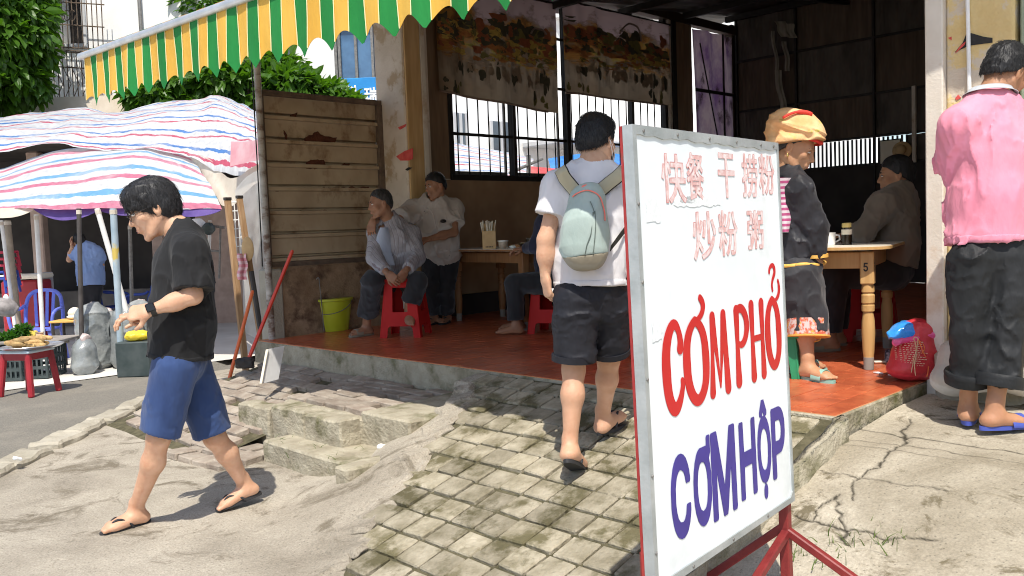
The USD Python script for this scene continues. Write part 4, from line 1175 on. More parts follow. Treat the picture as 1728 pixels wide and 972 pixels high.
wire = M('hanging_wire', tube(spline([P(424, 98, 7.6), P(430, 200, 7.6), P(437, 330, 7.62), P(443, 450, 7.65)], 20), 0.006, 5), BLACKIRON, label='thin black wire hanging beside the awning pole', cat='wire')

# ------------------------------------------------------------------ rusty metal panel and the low wall it stands on
pn = T('metal_panel', 'rusty ribbed metal panel standing on the low wall left of the column', 'metal panel', (4.65, YW, 1.15))
x0_, x1_ = 3.985, 5.285
zt_, zb_ = 2.70, 1.185
NS = 7
hs = (zt_ - zb_) / NS
for k in range(NS):
    z0_ = zt_ - k * hs
    prof = [(0.0, 0.0), (0.0, -hs * .68), (0.05, -hs * .72), (0.055, -hs * .80), (-0.035, -hs * .84), (-0.035, -hs * .95), (0.03, -hs * .985), (0.0, -hs)]
    xs_ = np.linspace(x0_, x1_, 12)
    g = np.stack([np.stack([xs_, YW + 0.02 + d + 0.004 * np.sin(xs_ * 7 + k * 2), 0 * xs_ + z0_ + z], -1) for d, z in prof])
    M('panel_sheet', sheet(g, 0.003), RUSTPANEL, pn)
M('frame', cat([beam((x0_ - .02, YW - .01, zt_ + .02), (x1_ + .02, YW - .01, zt_ + .02), .05, .04), beam((x0_, YW - .01, zb_ - .02), (x1_, YW - .01, zb_ - .02), .05, .04), beam((x0_ - .005, YW - .012, zb_ - .05), (x0_ - .005, YW - .012, zt_), .045, .035), beam((x1_ - .01, YW - .012, zb_ - .05), (x1_ - .01, YW - .012, zt_), .06, .05)]), RUSTFRAME, pn)


def patch(pts, m, Y, parent, name, th=0.003, seed=0):
    q = np.array([onY(x, y, Y) for x, y in pts])[:, [0, 2]]
    pg = sg.Polygon(q).buffer(0)
    if pg.geom_type != 'Polygon' or pg.is_empty:
        return
    pg = pg.segmentize(0.02)
    c = np.array(pg.exterior.coords)
    c = c + np.stack([meshkit.noise(np.stack([c[:, 0] * 40, c[:, 1] * 40, 0 * c[:, 0] + k + seed], -1), 5) - .5 for k in (0, 7)], 1) * 0.025
    pg = sg.Polygon(c).buffer(0)
    v = prism(pg, th)
    w = np.array(v.vertices)
    M(name, tm(np.stack([w[:, 0], Y - w[:, 2], w[:, 1]], 1), np.array(v.faces)), m, parent)


for i, pts in enumerate(([(513, 238), (520, 228), (535, 223), (545, 229), (558, 231), (568, 232), (566, 241), (540, 241)], [(511, 283), (516, 273), (530, 268), (545, 271), (550, 280), (540, 284), (525, 285)], [(477, 219), (481, 219), (484, 232), (482, 237)], [(569, 281), (580, 276), (591, 276), (588, 281)], [(497, 318), (560, 316), (622, 315), (622, 319), (560, 320), (500, 322)], [(460, 320), (475, 317), (491, 317), (491, 321), (470, 322)], [(503, 356), (510, 355), (508, 361)], [(530, 356), (552, 355), (552, 357)], [(491, 194), (500, 191), (501, 200), (493, 200)])):
    patch(pts, RUSTDARK, YW + 0.012, pn, 'rust_patch', seed=i * 3)
lw = T('low_wall', 'low stained plaster wall under the rusty metal panel', 'wall', (4.65, YW, 0.3))
M('wall', box2((3.98, YW - 0.06, 0.25), (5.30, YW + 0.12, 1.145), 0.015), mat('stained_plaster', (0.20, 0.125, 0.07), (0.36, 0.25, 0.155), rough=0.9, scale=5, detail=8, bump=0.4, c3=(0.09, 0.05, 0.03), s3=3.5, lo3=.5, hi3=.64), lw)
M('wall_end', box2((3.94, YW - 0.09, 0.25), (4.06, YW + 0.14, 1.13), 0.015), CONC, lw)

# ------------------------------------------------------------------ blinds of painted cloth in the side window
def picture_cloth(name, hue):
    """Faded landscape print: pale sky, a dark wooded shore, gold bushes and their reflections in water."""
    nd = {'uv': ('uvmap', {'attribute': 'st'}), 's': ('separate_xyz', {}),
          'n1': ('noise_texture', {'scale': 3.2, 'detail': 7.0, 'roughness': 0.62}), 'mpa': ('mapping', {'mapping_type': 'point', 'scale': (1.6, 2.6, 1.0)}), 'n2': ('noise_texture', {'scale': 2.6, 'detail': 8.0, 'roughness': 0.68, 'distortion': 0.8}), 'mp2': ('mapping', {'mapping_type': 'point', 'scale': (7.0, 0.8, 1.0)}), 'n3': ('noise_texture', {'scale': 2.0, 'detail': 4.0}),
          'mp4': ('mapping', {'mapping_type': 'point', 'location': (3.3, 1.7, 0), 'scale': (1.1, 1.5, 1.0)}), 'n4': ('noise_texture', {'scale': 3.0, 'detail': 6.0, 'roughness': 0.7}),
          'wa': ('math', {'math_type': 'multiply_add', 'value2': 1.15}), 'wb': ('math', {'math_type': 'add', 'value2': -0.56}),
          'base': ('rgb_ramp', {'ramp': [(0, (0.33, 0.25, 0.17)), (.20, (0.40, 0.32, 0.23)), (.34, (0.34, 0.26, 0.18)), (.40, (0.30, 0.22, 0.14)), (.62, (0.20, 0.15, 0.10)), (.72, (0.26, 0.20, 0.16)), (.80, (0.30, 0.22, 0.21)), (.86, (0.50, 0.38, 0.40)), (1, hue)]}),
          'gold': ('rgb_ramp', {'ramp': [(.36, (0.06, 0.05, 0.03)), (.46, (0.24, 0.11, 0.035)), (.54, (0.40, 0.19, 0.05)), (.62, (0.34, 0.27, 0.06)), (.70, (0.12, 0.11, 0.05))]}),
          'band': ('rgb_ramp', {'ramp': [(.35, (0, 0, 0)), (.42, (1, 1, 1)), (.72, (1, 1, 1)), (.80, (0, 0, 0))]}), 'gate': ('rgb_ramp', {'ramp': [(.38, (0.0, 0, 0)), (.48, (1, 1, 1))]}), 'gm': ('math', {'math_type': 'multiply'}),
          'refl': ('rgb_ramp', {'ramp': [(.06, (0, 0, 0)), (.20, (1, 1, 1)), (.34, (1, 1, 1)), (.40, (0, 0, 0))]}), 'rm': ('math', {'math_type': 'multiply'}), 'r3': ('map_range', {'from_min': .42, 'from_max': .62, 'to_min': 0.0, 'to_max': .7}),
          'm1': ('mix_color', {}), 'm2': ('mix_color', {'b': (0.12, 0.085, 0.055)}), 'p': ('principled_bsdf', {'roughness': 0.8, 'specular_ior_level': 0.15}), 't': ('translucent_bsdf', {}), 'mx': ('mix_closure', {'fac': 0.30})}
    ln = [('uv.UV', 's.vector'), ('uv.UV', 'n1.vector'), ('uv.UV', 'mpa.vector'), ('mpa.vector', 'n2.vector'), ('uv.UV', 'mp2.vector'), ('mp2.vector', 'n3.vector'), ('uv.UV', 'mp4.vector'), ('mp4.vector', 'n4.vector'), ('n1.fac', 'wa.value1'), ('s.y', 'wa.value3'), ('wa.value', 'wb.value1'), ('wb.value', 'base.fac'), ('n2.fac', 'gold.fac'), ('wb.value', 'band.fac'), ('n4.fac', 'gate.fac'), ('band.color', 'gm.value1'), ('gate.color', 'gm.value2'), ('gm.value', 'm1.fac'), ('base.color', 'm1.a'), ('gold.color', 'm1.b'),
          ('wb.value', 'refl.fac'), ('n3.fac', 'r3.value'), ('refl.color', 'rm.value1'), ('r3.result', 'rm.value2'), ('rm.value', 'm2.fac'), ('m1.result', 'm2.a'), ('m2.result', 'p.base_color'), ('m2.result', 't.color'), ('p.BSDF', 'mx.closure1'), ('t.BSDF', 'mx.closure2')]
    return usdkit.material(stage, '/World/Looks/' + name, nd, ln, surface='mx.closure')


PIC = picture_cloth('landscape_print', (0.52, 0.40, 0.42))


def blind(label, xa, xb, za, zb0, zb1, rod):
    t = T('window_blind', label, 'blind', ((xa + xb) / 2, YW - .1, zb0))
    nu, nv = 60, 30
    u, v = np.meshgrid(np.linspace(0, 1, nu), np.linspace(0, 1, nv))
    z = (zb0 + (zb1 - zb0) * u) * (1 - v) + za * v
    x = xa + (xb - xa) * u
    fold_ = (meshkit.noise(np.stack([x * 3.2, z * .5, 0 * x], -1), 2) - .5) * 0.10 * (1.05 - v * .6)
    fold_ += 0.02 * np.sin(x * 19) * (u < .28)
    g = np.stack([x, YW - 0.13 + fold_, z], -1)
    M('cloth', sheet(g[::-1]), PIC, t, smooth=True, uv=np.stack([u, v], -1)[::-1].reshape(-1, 2))
    M('hem_rod', tube(g[0, ::6], .012, 6), mat('hem_cloth', (0.28, 0.2, 0.15)), t)
    M('rod', tube([(xa - .05, YW - .13, za + .01), (xb + .05, YW - .13, za + .01)], .014, 6), BLACKIRON, t)
    return t


PR = [mat('print_' + n, c, tuple(v * 1.45 for v in c), rough=.8, scale=22, detail=5) for n, c in (('dark', (0.055, 0.05, 0.03)), ('olive', (0.13, 0.115, 0.035)), ('orange', (0.30, 0.12, 0.035)), ('gold', (0.36, 0.25, 0.055)), ('rust', (0.22, 0.07, 0.03)), ('stone', (0.30, 0.23, 0.18)), ('water', (0.20, 0.15, 0.10)))]


def landscape(t, xa, xb, za, zb0, zb1, rng):
    """The print's wooded shore, boats and reflections, laid flat on the cloth."""
    lay = {k: [] for k in range(7)}

    def on(u, v, k):
        z = (zb0 + (zb1 - zb0) * u) * (1 - v) + za * v
        x = xa + (xb - xa) * u
        f_ = (meshkit.noise(np.stack([x * 3.2, z * .5, 0 * x], -1), 2) - .5) * 0.10 * (1.05 - v * .6) + 0.02 * np.sin(x * 19) * (u < .28)
        return np.stack([x, YW - 0.1335 + f_ - k, z], -1)

    def blob(c, ru, rv, m, k):
        a = np.linspace(0, 2 * math.pi, 15)[:-1]
        r = 1 + .35 * np.sin(a * 3 + rng.uniform(0, 6)) * rng.uniform(.2, 1) + rng.normal(0, .13, 14)
        u, v = np.clip(c[0] + ru * r * np.cos(a), .005, .995), c[1] + rv * r * np.sin(a)
        p = np.vstack([on(np.array([c[0]]), np.array([c[1]]), k), on(u, v, k)])
        lay[m].append(tm(p, [[0, 1 + i, 1 + (i + 1) % 14] for i in range(14)]))
    for i in range(46):                                            # far trees
        blob((rng.uniform(.02, .98), rng.normal(.66, .05)), rng.uniform(.03, .07), rng.uniform(.025, .07), rng.choice([0, 0, 1, 4]), .0010 + i * 2e-5)
    for i in range(70):                                            # autumn clumps
        u = rng.uniform(.02, .98)
        blob((u, rng.normal(.53, .05)), rng.uniform(.02, .055), rng.uniform(.016, .04), rng.choice([2, 4, 1, 3, 0], p=[.32, .22, .18, .16, .12]), .0024 + i * 2e-5)
    for i in range(44):                                            # gold bushes at the water's edge
        u = rng.uniform(.12, .98)
        blob((u, .43 - .05 * math.sin(u * 5) + rng.normal(0, .018)), rng.uniform(.018, .05), rng.uniform(.012, .028), rng.choice([3, 3, 1, 2, 5]), .0042 + i * 2e-5)
    for i in range(16):                                            # rocks and boats
        u = rng.uniform(.25, .95)
        blob((u, .365 - .05 * math.sin(u * 5) + rng.normal(0, .01)), rng.uniform(.015, .035), .008, 5, .0054 + i * 2e-5)
    for i in range(26):                                            # reflections
        u = rng.uniform(.05, .95)
        blob((u, .27 + rng.normal(0, .03)), rng.uniform(.012, .03), rng.uniform(.04, .09), rng.choice([6, 0, 6]), .0012 + i * 2e-5)
    for i in range(9):                                             # plants in the lower corners
        u = rng.choice([rng.uniform(.02, .2), rng.uniform(.75, .9)])
        blob((u, rng.uniform(.03, .12)), rng.uniform(.01, .02), rng.uniform(.02, .06), rng.choice([0, 1]), .002 + i * 2e-5)
    for i in range(3):                                             # pagoda roofs
        blob((.06 + .45 * (i == 2), .80 + .04 * i * (i < 2)), .045 - .01 * i, .010, 0, .006)
    for m, q in lay.items():
        if q:
            g = cat(q)
            M('landscape_print', tm(g.vertices, np.array(g.faces)), PR[m], t, kind='stuff')


landscape(blind('left landscape blind, its lower edge sagging towards the gap between the two', 5.98, 7.82, 4.05, 2.885, 2.775, True), 5.98, 7.82, 4.05, 2.885, 2.775, np.random.default_rng(5))
landscape(blind('right landscape blind with an arched bridge, above the backpacker', 7.96, 10.12, 4.12, 3.03, 3.03, True), 7.96, 10.12, 4.12, 3.03, 3.03, np.random.default_rng(6))
BRIDGE = mat('bridge_print', (0.20, 0.15, 0.13), (0.26, 0.2, 0.17), rough=0.8)
arc = [onY(x, y, YW - .19) for x, y in ((1046, 56), (1054, 45), (1064, 40), (1074, 44), (1080, 55), (1082, 70))]
M('bridge_print', tube(spline(arc, 16), [.012] * 16, 5), BRIDGE, parent='/World/window_blind_001')
arc = [onY(x, y, YW - .19) for x, y in ((896, 56), (904, 48), (914, 50), (922, 58))]
M('bridge_print', tube(spline(arc, 12), [.012] * 12, 5), BRIDGE, parent='/World/window_blind')
PURP = mat('violet_cloth', (0.20, 0.11, 0.26), (0.50, 0.40, 0.44), rough=0.8, scale=2.4, detail=5, lo=.38, hi=.62, stretch=(1.5, 1, .8), translucent=0.3, c3=(0.05, 0.03, 0.035), s3=2.2, lo3=.56, hi3=.66)
cu = T('violet_curtain', 'violet and pale print curtain hanging at the far end of the side window', 'curtain', (11.4, YW, 2.2))
xs_, zs_ = np.linspace(10.86, 11.92, 40), np.linspace(2.2, 4.2, 20)
Xc, Zc = np.meshgrid(xs_, zs_, indexing='ij')
M('cloth', sheet(np.stack([Xc, YW - .03 + .03 * np.sin(Xc * 14 + Zc * 1.3) + .03 * (meshkit.noise(np.stack([Xc * 3, Zc, 0 * Xc], -1), 1) - .5), Zc], -1)), PURP, cu, smooth=True)
M('cross_bar', cat([box2((10.85, YW - .07, 3.30), (11.93, YW - .055, 3.35), .003), box2((11.58, YW - .075, 2.2), (11.62, YW - .06, 4.2), .003), beam((10.98, YW - .07, 4.0), (11.55, YW - .07, 2.2), .03, .01)]), BLACKIRON, cu)

# ------------------------------------------------------------------ sign board
BA, BU = unit([0.99462, 0.10355, 0.0018]), unit([0.0169, 0.0418, 0.99898])
BN = unit(np.cross(BA, BU))
BO = np.array([1.773, 1.323, 0.456])                # bottom left corner of its face
BW, BH = 0.919, 1.199
BR = np.stack([BA, BU, BN], 1)


def st(x, y):
    q = ray(x, y)
    p = CAM + q * (((BO - CAM) @ BN) / (q @ BN)) - BO
    return np.array([p @ BA, p @ BU])


MAROON = mat('maroon_enamel', (0.15, 0.016, 0.016), (0.21, 0.024, 0.022), rough=0.5, scale=14, bump=0.15)
RED = mat('red_enamel', (0.26, 0.022, 0.022), (0.33, 0.035, 0.03), rough=0.45, scale=12, bump=0.1, c3=(0.2, 0.05, 0.035), s3=6, lo3=.58, hi3=.66)
GREYFRAME = mat('sign_frame_grey', (0.30, 0.325, 0.325), (0.42, 0.44, 0.44), rough=0.45, metal=0.3, scale=9, stretch=(1, 1, 1), bump=0.1)
SIGNWHITE = mat('sign_white', (0.70, 0.74, 0.75), (0.76, 0.79, 0.80), rough=0.28, scale=2.5, detail=4, c3=(0.62, 0.66, 0.67), s3=2.6, lo3=.55, hi3=.7, spec=0.5)
sb = T('sign_board', 'white roadside menu board with red and blue lettering in a grey frame on red legs', 'sign board', BO + BA * BW / 2 - np.array([0, 0, .36]))


def onboard(pg, depth, off):
    return prism(pg, depth, BR, BO + BN * off)


uu, vv = np.meshgrid(np.linspace(0.013, BW - .005, 60), np.linspace(.010, BH - .020, 70))
warp = 0.0005 * (meshkit.fbm(np.stack([uu * 4, vv * 3, 0 * uu], -1), 3, 8) - .5) * 2
warp += 0.0009 * np.exp(-((uu - .56) / .06) ** 2 - ((vv - .66) / .05) ** 2) * np.sin(uu * 60)
face_g = BO + uu[..., None] * BA + vv[..., None] * BU + (warp[..., None]) * BN
M('face', sheet(face_g, 0.006), SIGNWHITE, sb, smooth=30)
edge = sg.box(-.004, -.006, BW + .004, BH + .004)
wavy = [(0.030 + .0, BH - .034 + .004 * math.sin(i * 1.7) + .003 * math.sin(i * .6)) for i in range(1)]
inner_top = [(s, BH - .023 + .0025 * math.sin(s * 71) + .002 * math.sin(s * 29)) for s in np.linspace(.015, BW - .006, 40)]
inner = sg.Polygon([(.015, .016), (BW - .03, .012), (BW - .008, .03)] + inner_top[::-1])
M('frame', onboard(edge.difference(inner), 0.030, -.025), GREYFRAME, sb)
M('backing', onboard(sg.box(-.0035, -.004, BW + .003, BH + .003), 0.008, -.034), RED, sb)
for s_, t_ in [(s, BH - .010) for s in (.05, .23, .42, .6, .78, .88)] + [(.007, t) for t in (.1, .3, .55, .8, 1.0)] + [(s, .004) for s in (.2, .45, .7)]:
    M('rivet', ball(BO + BA * s_ + BU * t_ + BN * .006, (.005, .005, .003), 1, BR), GREYIRON, sb)
TXR = mat('sign_red', (0.47, 0.004, 0.010), (0.52, 0.007, 0.014), rough=0.35, scale=8)
TXB = mat('sign_letter_blue', (0.030, 0.018, 0.20), (0.04, 0.026, 0.25), rough=0.35, scale=8)
TXP = mat('sign_faded_red', (0.62, 0.38, 0.36), (0.72, 0.64, 0.63), rough=0.5, scale=38, detail=3, lo=.4, hi=.62)
TXO = mat('sign_red_outline', (0.52, 0.16, 0.15), (0.70, 0.52, 0.50), rough=0.5, scale=34)


def boxst(xa, ya, xb, yb):
    xm, ym = (xa + xb) / 2, (ya + yb) / 2
    return st(xa, ym)[0], st(xm, yb)[1], st(xb, ym)[0], st(xm, ya)[1]


for ch, b in (('快', (1108, 262, 1149, 345)), ('餐', (1151, 262, 1180, 341)), ('干', (1205, 265, 1233, 340)), ('捞', (1246, 268, 1272, 341)), ('粉', (1275, 270, 1301, 337)), ('炒', (1163, 362, 1202, 443)), ('粉', (1207, 362, 1239, 438)), ('粥', (1256, 364, 1283, 429))):
    s0_, t0_, s1_, t1_ = boxst(*b)
    pg = shapely.affinity.translate(glyph(ch, s1_ - s0_, t1_ - t0_, -.0003), s0_, t0_)
    M('character', onboard(pg, .0005, .0014), TXP, sb)
    M('character_outline', onboard(pg.buffer(.0012).difference(pg.buffer(-.0006)), .0005, .0016), TXO, sb)
for ch, b in (('C', (1130, 768, 1164, 914)), ('Ơ', (1168, 742, 1199, 894)), ('M', (1199, 727, 1241, 878)), ('H', (1247, 715, 1275, 848)), ('Ộ', (1277, 682, 1300, 853)), ('P', (1301, 695, 1324, 816))):
    s0_, t0_, s1_, t1_ = boxst(*b)
    M('letter', onboard(shapely.affinity.translate(glyph(ch, s1_ - s0_, t1_ - t0_), s0_, t0_), .0005, .0014), TXB, sb)


def brush(pts, rs, w, h, n=18, curve=True):
    pts = np.asarray(pts, float) * [w, h]
    k = np.arange(len(pts))
    if curve and len(pts) > 2:
        from scipy.interpolate import CubicSpline
        t = np.linspace(0, len(pts) - 1, n)
        q = CubicSpline(k, pts)(t)
        r = np.interp(t, k, rs)
    else:
        t = np.linspace(0, len(pts) - 1, max(n, 2))
        q = np.stack([np.interp(t, k, pts[:, i]) for i in (0, 1)], 1)
        r = np.interp(t, k, rs)
    cs = [sg.Point(a).buffer(b, 8) for a, b in zip(q, r)]
    return shapely.union_all([cs[i].union(cs[i + 1]).convex_hull for i in range(len(cs) - 1)])


def fancy(ch, w, h):
    a, b = .0125, .0205                           # thin and bulbous
    U = []
    if ch == 'C':
        U = [brush([(.84, .70), (.80, .90), (.50, .985), (.16, .78), (.08, .48), (.16, .18), (.46, .02), (.80, .16), (.88, .32)], [.017, .012, .015, .021, .023, .021, .019, .013, .010], w, h, 40)]
    if ch == 'O':
        U = [brush([(.5, .97), (.14, .76), (.07, .48), (.16, .2), (.5, .03), (.86, .2), (.93, .5), (.86, .78), (.5, .97)], [.013, .019, .022, .020, .016, .019, .021, .018, .013], w, h, 44)]
    if ch == 'M':
        U = [brush([(.14, .06), (.20, .5), (.26, .94)], [b * .85, a * .8, b * .8], w, h, 14, False), brush([(.26, .94), (.52, .10)], [b * .8, .004], w, h, 14, False), brush([(.52, .10), (.78, .94)], [.004, b * .8], w, h, 14, False), brush([(.78, .94), (.84, .5), (.88, .06)], [b * .8, a * 1.2, b * .95], w, h, 14, False)]
    if ch == 'P':
        U = [brush([(.26, .04), (.26, .5), (.26, .95)], [b, a, b * .9], w, h, 14, False), brush([(.3, .95), (.72, .93), (.90, .74), (.72, .55), (.36, .52)], [a, a * 1.2, b * .85, a * 1.1, a * .7], w, h, 26)]
    if ch == 'H':
        U = [brush([(.18, .04), (.18, .5), (.18, .95)], [b * .95, a, b * .9], w, h, 14, False), brush([(.84, .04), (.84, .5), (.84, .95)], [b * .95, a, b * .9], w, h, 14, False), brush([(.2, .52), (.82, .52)], [a * .8, a * .8], w, h, 4, False)]
    return shapely.union_all(U)


for ch, b in (('C', (1117, 549, 1150, 698)), ('O', (1152, 541, 1190, 686)), ('M', (1191, 530, 1227, 675)), ('P', (1234, 524, 1261, 656)), ('H', (1262, 516, 1288, 648)), ('O', (1291, 512, 1313, 631))):
    s0_, t0_, s1_, t1_ = boxst(*b)
    pg = shapely.affinity.translate(fancy(ch, s1_ - s0_, t1_ - t0_), s0_, t0_)
    M('letter', onboard(pg, .0005, .0014), TXR, sb)


def pxbrush(pts, rs):
    return brush([st(*p) for p in pts], rs, 1, 1, 20)


for pts, rs in (([(1176, 508), (1181, 520), (1179, 534), (1170, 546)], [.011, .013, .011, .008]), ([(1309, 484), (1311, 496), (1310, 508), (1304, 518)], [.006, .009, .009, .006]), ([(1294, 470), (1296, 460), (1301, 459), (1303, 470), (1300, 482), (1300, 500)], [.006, .007, .008, .009, .007, .006])):
    M('accent', onboard(pxbrush(pts, rs), .0005, .0013), TXR, sb)
# worn tape marks on the face
TAPE = mat('tape_residue', (0.66, 0.68, 0.68), (0.80, 0.83, 0.83), rough=0.7, scale=90, detail=2, lo=.42, hi=.6)
for xa, ya, xb, yb in ((1130, 337, 1210, 352), (1083, 336, 1106, 376), (1095, 545, 1112, 575), (1140, 333, 1165, 346)):
    s0_, t0_, s1_, t1_ = boxst(xa, ya, xb, yb)
    pg = sg.box(s0_, t0_, s1_, t1_).segmentize(.01)
    c = np.array(pg.exterior.coords); c += (np.stack([meshkit.noise(np.stack([c[:, 0] * 90, c[:, 1] * 90, 0 * c[:, 0] + k], -1), 3) for k in (0, 9)], 1) - .5) * .012
    M('tape_mark', onboard(sg.Polygon(c).buffer(0), .0004, .0011), TAPE, sb)
# legs
lt, lb = BO + BA * .012 - BN * .02, BO + BA * (BW - .012) - BN * .02
gz = lambda p: float(z_right(np.array(p[0]), 0)) if p[1] < Y0 else 0.0
for nm, p in (('leg', lt), ('leg', lb)):
    q = p.copy(); q[2] = gz(p) + .005
    M(nm, beam(p - np.array([0, 0, .1]) + BU * .2, q, .034, .034, BA), MAROON, sb)
    j = q + (p - q) * .72
    for sgn_ in (1, -1):
        e = q - BN * 0 + BN * .42 * sgn_; e[2] = gz(e) + .012
        M('brace', beam(j + np.array([0, 0, -.01 * sgn_]), e, .028, .028, BA), MAROON, sb)
q = lb.copy(); q[2] = gz(lb) + .24
w_ = lt.copy(); w_[2] = gz(lt) + .05
M('brace', beam(q, w_, .028, .028, BN), MAROON, sb)

# ------------------------------------------------------------------ tables
PINE = mat('pine_wood', (0.50, 0.29, 0.105), (0.60, 0.38, 0.155), rough=0.5, scale=3, stretch=(7, 7, 0.7), bump=0.1, dist=0.6)
OLDWOOD = mat('old_wood', (0.26, 0.115, 0.045), (0.36, 0.18, 0.075), rough=0.5, scale=3, stretch=(7, 7, 0.7), bump=0.1, dist=0.6)
LAMIN = mat('pale_laminate', (0.66, 0.60, 0.50), (0.74, 0.69, 0.60), rough=0.35, scale=3)
GREYCAP = mat('grey_foot', (0.24, 0.22, 0.2), (0.3, 0.28, 0.25), rough=0.7)


def table(label, A, B, C, H, wood, over=0.12, extra=None):
    """A table whose legs stand at A, B, C and B + C - A (floor points)."""
    A, B, C = (np.asarray(p, float) for p in (A, B, C))
    Dd = B + C - A
    ctr = (B + C) / 2
    t = T('wooden_table', label, 'table', ctr)
    e1, e2 = unit(B - A), unit(C - A)
    R = np.stack([e1, e2, np.cross(e1, e2)], 1)
    if np.linalg.det(R) < 0:
        R[:, 2] *= -1
    for p in (A, B, C, Dd):
        h = H - 0.035
        blk = h - 0.19
        M('leg', cat([box(p + [0, 0, blk + .095], (.078, .078, .19), R, .006), lathe([(.024, .05), (.027, .055), (.033, .12), (.038, .22), (.036, .29), (.028, .345), (.036, .35), (.037, .385), (.030, .39), (.038, .40), (.038, blk - .065), (.030, blk - .055), (.037, blk - .045), (.034, blk - .01), (.030, blk)], p, n=16)]), wood, t, smooth=35)
        M('foot_cap', lathe([(.026, 0), (.029, .004), (.030, .075), (.026, .08)], p, n=14), GREYCAP, t, smooth=35)
    for p, q in ((A, B), (A, C), (B, Dd), (C, Dd)):
        M('apron', beam(p + [0, 0, H - .085], q + [0, 0, H - .085], .022, .10, [0, 0, 1]) if False else box((p + q) / 2 + [0, 0, H - .085], (np.linalg.norm(q - p) - .07, .022, .095), np.stack([unit(q - p), np.cross([0, 0, 1], unit(q - p)), [0, 0, 1]], 1), .004), wood, t)
    loc = sg.Polygon([(0, 0), (np.linalg.norm(B - A), 0), (np.linalg.norm(B - A), np.linalg.norm(C - A)), (0, np.linalg.norm(C - A))]).buffer(over, 10)
    R2 = np.stack([e1, np.cross([0, 0, 1], e1), [0, 0, 1]], 1)
    if (C - A) @ R2[:, 1] < 0:
        loc = shapely.affinity.scale(loc, 1, -1, origin=(0, 0))
    M('tabletop', prism(loc, .022, R2, A + [0, 0, H - .022]), LAMIN, t, smooth=40)
    M('top_edge', prism(loc.buffer(.006).difference(loc.buffer(-.03)), .016, R2, A + [0, 0, H - .020]), wood, t, smooth=40)
    return t


tA = G(1466, 624, ZP)
tB = G(1531, 548, ZP)
tB = tA + unit(tB - tA) * 0.95
e_ = unit(tB - tA)
tC = tA + np.array([-e_[1], e_[0], 0]) * 0.62
HT5 = P(1466, 414, depth(tA))[2] - ZP
t5 = table('wooden table numbered 5 with a turned leg, in the sunny right part of the shop', tA, tB, tC, HT5, PINE)
BLK = mat('black_marker', (0.02, 0.018, 0.016), rough=0.6)
nF = -np.array([-e_[1], e_[0], 0]); nL = -e_
for n_, rx, off in ((nL, np.array([e_[1], -e_[0], 0]), -.020), (nF, e_, -.008)):
    pg = shapely.affinity.translate(glyph('5', .026, .052, .0), -.013 + off * .3, 0)
    M('numeral', prism(pg, .001, np.stack([rx, [0, 0, 1], np.cross(rx, [0, 0, 1])], 1), tA + n_ * .0385 + np.array([0, 0, HT5 - .150])), BLK, t5)
a2, b2 = G(888, 557, ZP), G(768, 540, ZP)
b2 = a2 + (b2 - a2) * 0.93
e2_ = unit(b2 - a2)
c2 = a2 + np.array([e2_[1], -e2_[0], 0]) * 0.52
HT2 = P(888, 419, depth(a2))[2] - ZP
t2 = table('dark wooden table by the wall with chopsticks on it, left of the backpacker', a2, b2, c2, HT2, OLDWOOD)


def on_table(x, y, d, h):
    p = P(x, y, d); p[2] = ZP + h
    return p


CREAM = mat('cream_plastic', (0.72, 0.66, 0.52), (0.78, 0.72, 0.6), rough=0.4)
GLASS = usdkit.material(stage, '/World/Looks/clear_glass', {'f': ('fresnel', {'IOR': 1.45}), 't': ('transparent_bsdf', {'color': (0.93, 0.95, 0.94)}), 'g': ('glossy_bsdf', {'roughness': 0.05}), 'm': ('mix_closure', {})}, [('f.fac', 'm.fac'), ('t.BSDF', 'm.closure1'), ('g.BSDF', 'm.closure2')], surface='m.closure')
DARKLIQ = mat('dark_sauce', (0.025, 0.012, 0.006), (0.04, 0.02, 0.01), rough=0.25)
YCAP = mat('yellow_cap', (0.66, 0.5, 0.16), (0.72, 0.56, 0.2), rough=0.4)
p = on_table(1429, 409, depth(tA) + .25, HT5)
bt = T('sauce_bottle', 'small sauce jar with yellow cap and dark lower half on table 5', 'bottle', p)
M('glass', lathe([(.028, 0), (.031, .006), (.031, .085), (.024, .10), (.024, .112)], p, n=16), GLASS, bt, smooth=35)
M('sauce', lathe([(.026, .004), (.0285, .008), (.0285, .062)], p, n=16), DARKLIQ, bt, smooth=35)
M('label_band', lathe([(.0315, .064), (.0318, .066), (.0318, .095), (.030, .096)], p, n=16), CREAM, bt, smooth=35)
M('cap', lathe([(.026, .108), (.028, .11), (.028, .132), (.025, .136)], p, n=16), YCAP, bt, smooth=35)
p = on_table(1400, 410, depth(tA) + .3, HT5)
mg = T('mug', 'white mug with a handle on table 5 beside the old woman', 'mug', p)
M('cup', lathe([(.030, 0), (.034, .005), (.037, .08), (.034, .08), (.031, .01)], p, n=18), WHITEPAINT, mg, smooth=35)
M('handle', tube([p + rt * .035 + [0, 0, .065], p + rt * .060 + [0, 0, .062], p + rt * .064 + [0, 0, .035], p + rt * .036 + [0, 0, .020]], .006, 7), WHITEPAINT, mg, smooth=True)
D2t = depth(a2) + .35
p = on_table(826, 414, D2t, HT2)
cs = T('chopstick_holder', 'wooden box of pale chopsticks standing on the table by the wall', 'chopstick holder', p)
KRAFT = mat('bamboo', (0.52, 0.34, 0.16), (0.62, 0.43, 0.22), rough=0.6, scale=10)
Rb = np.stack([rh, fh, [0, 0, 1]], 1)
M('holder', cat([box(p + Rb @ [0, -.045, .085], (.125, .008, .17), Rb), box(p + Rb @ [0, .045, .12], (.125, .008, .24), Rb), box(p + Rb @ [-.06, 0, .10], (.008, .09, .20), Rb), box(p + Rb @ [.06, 0, .085], (.008, .09, .17), Rb)]), KRAFT, cs)
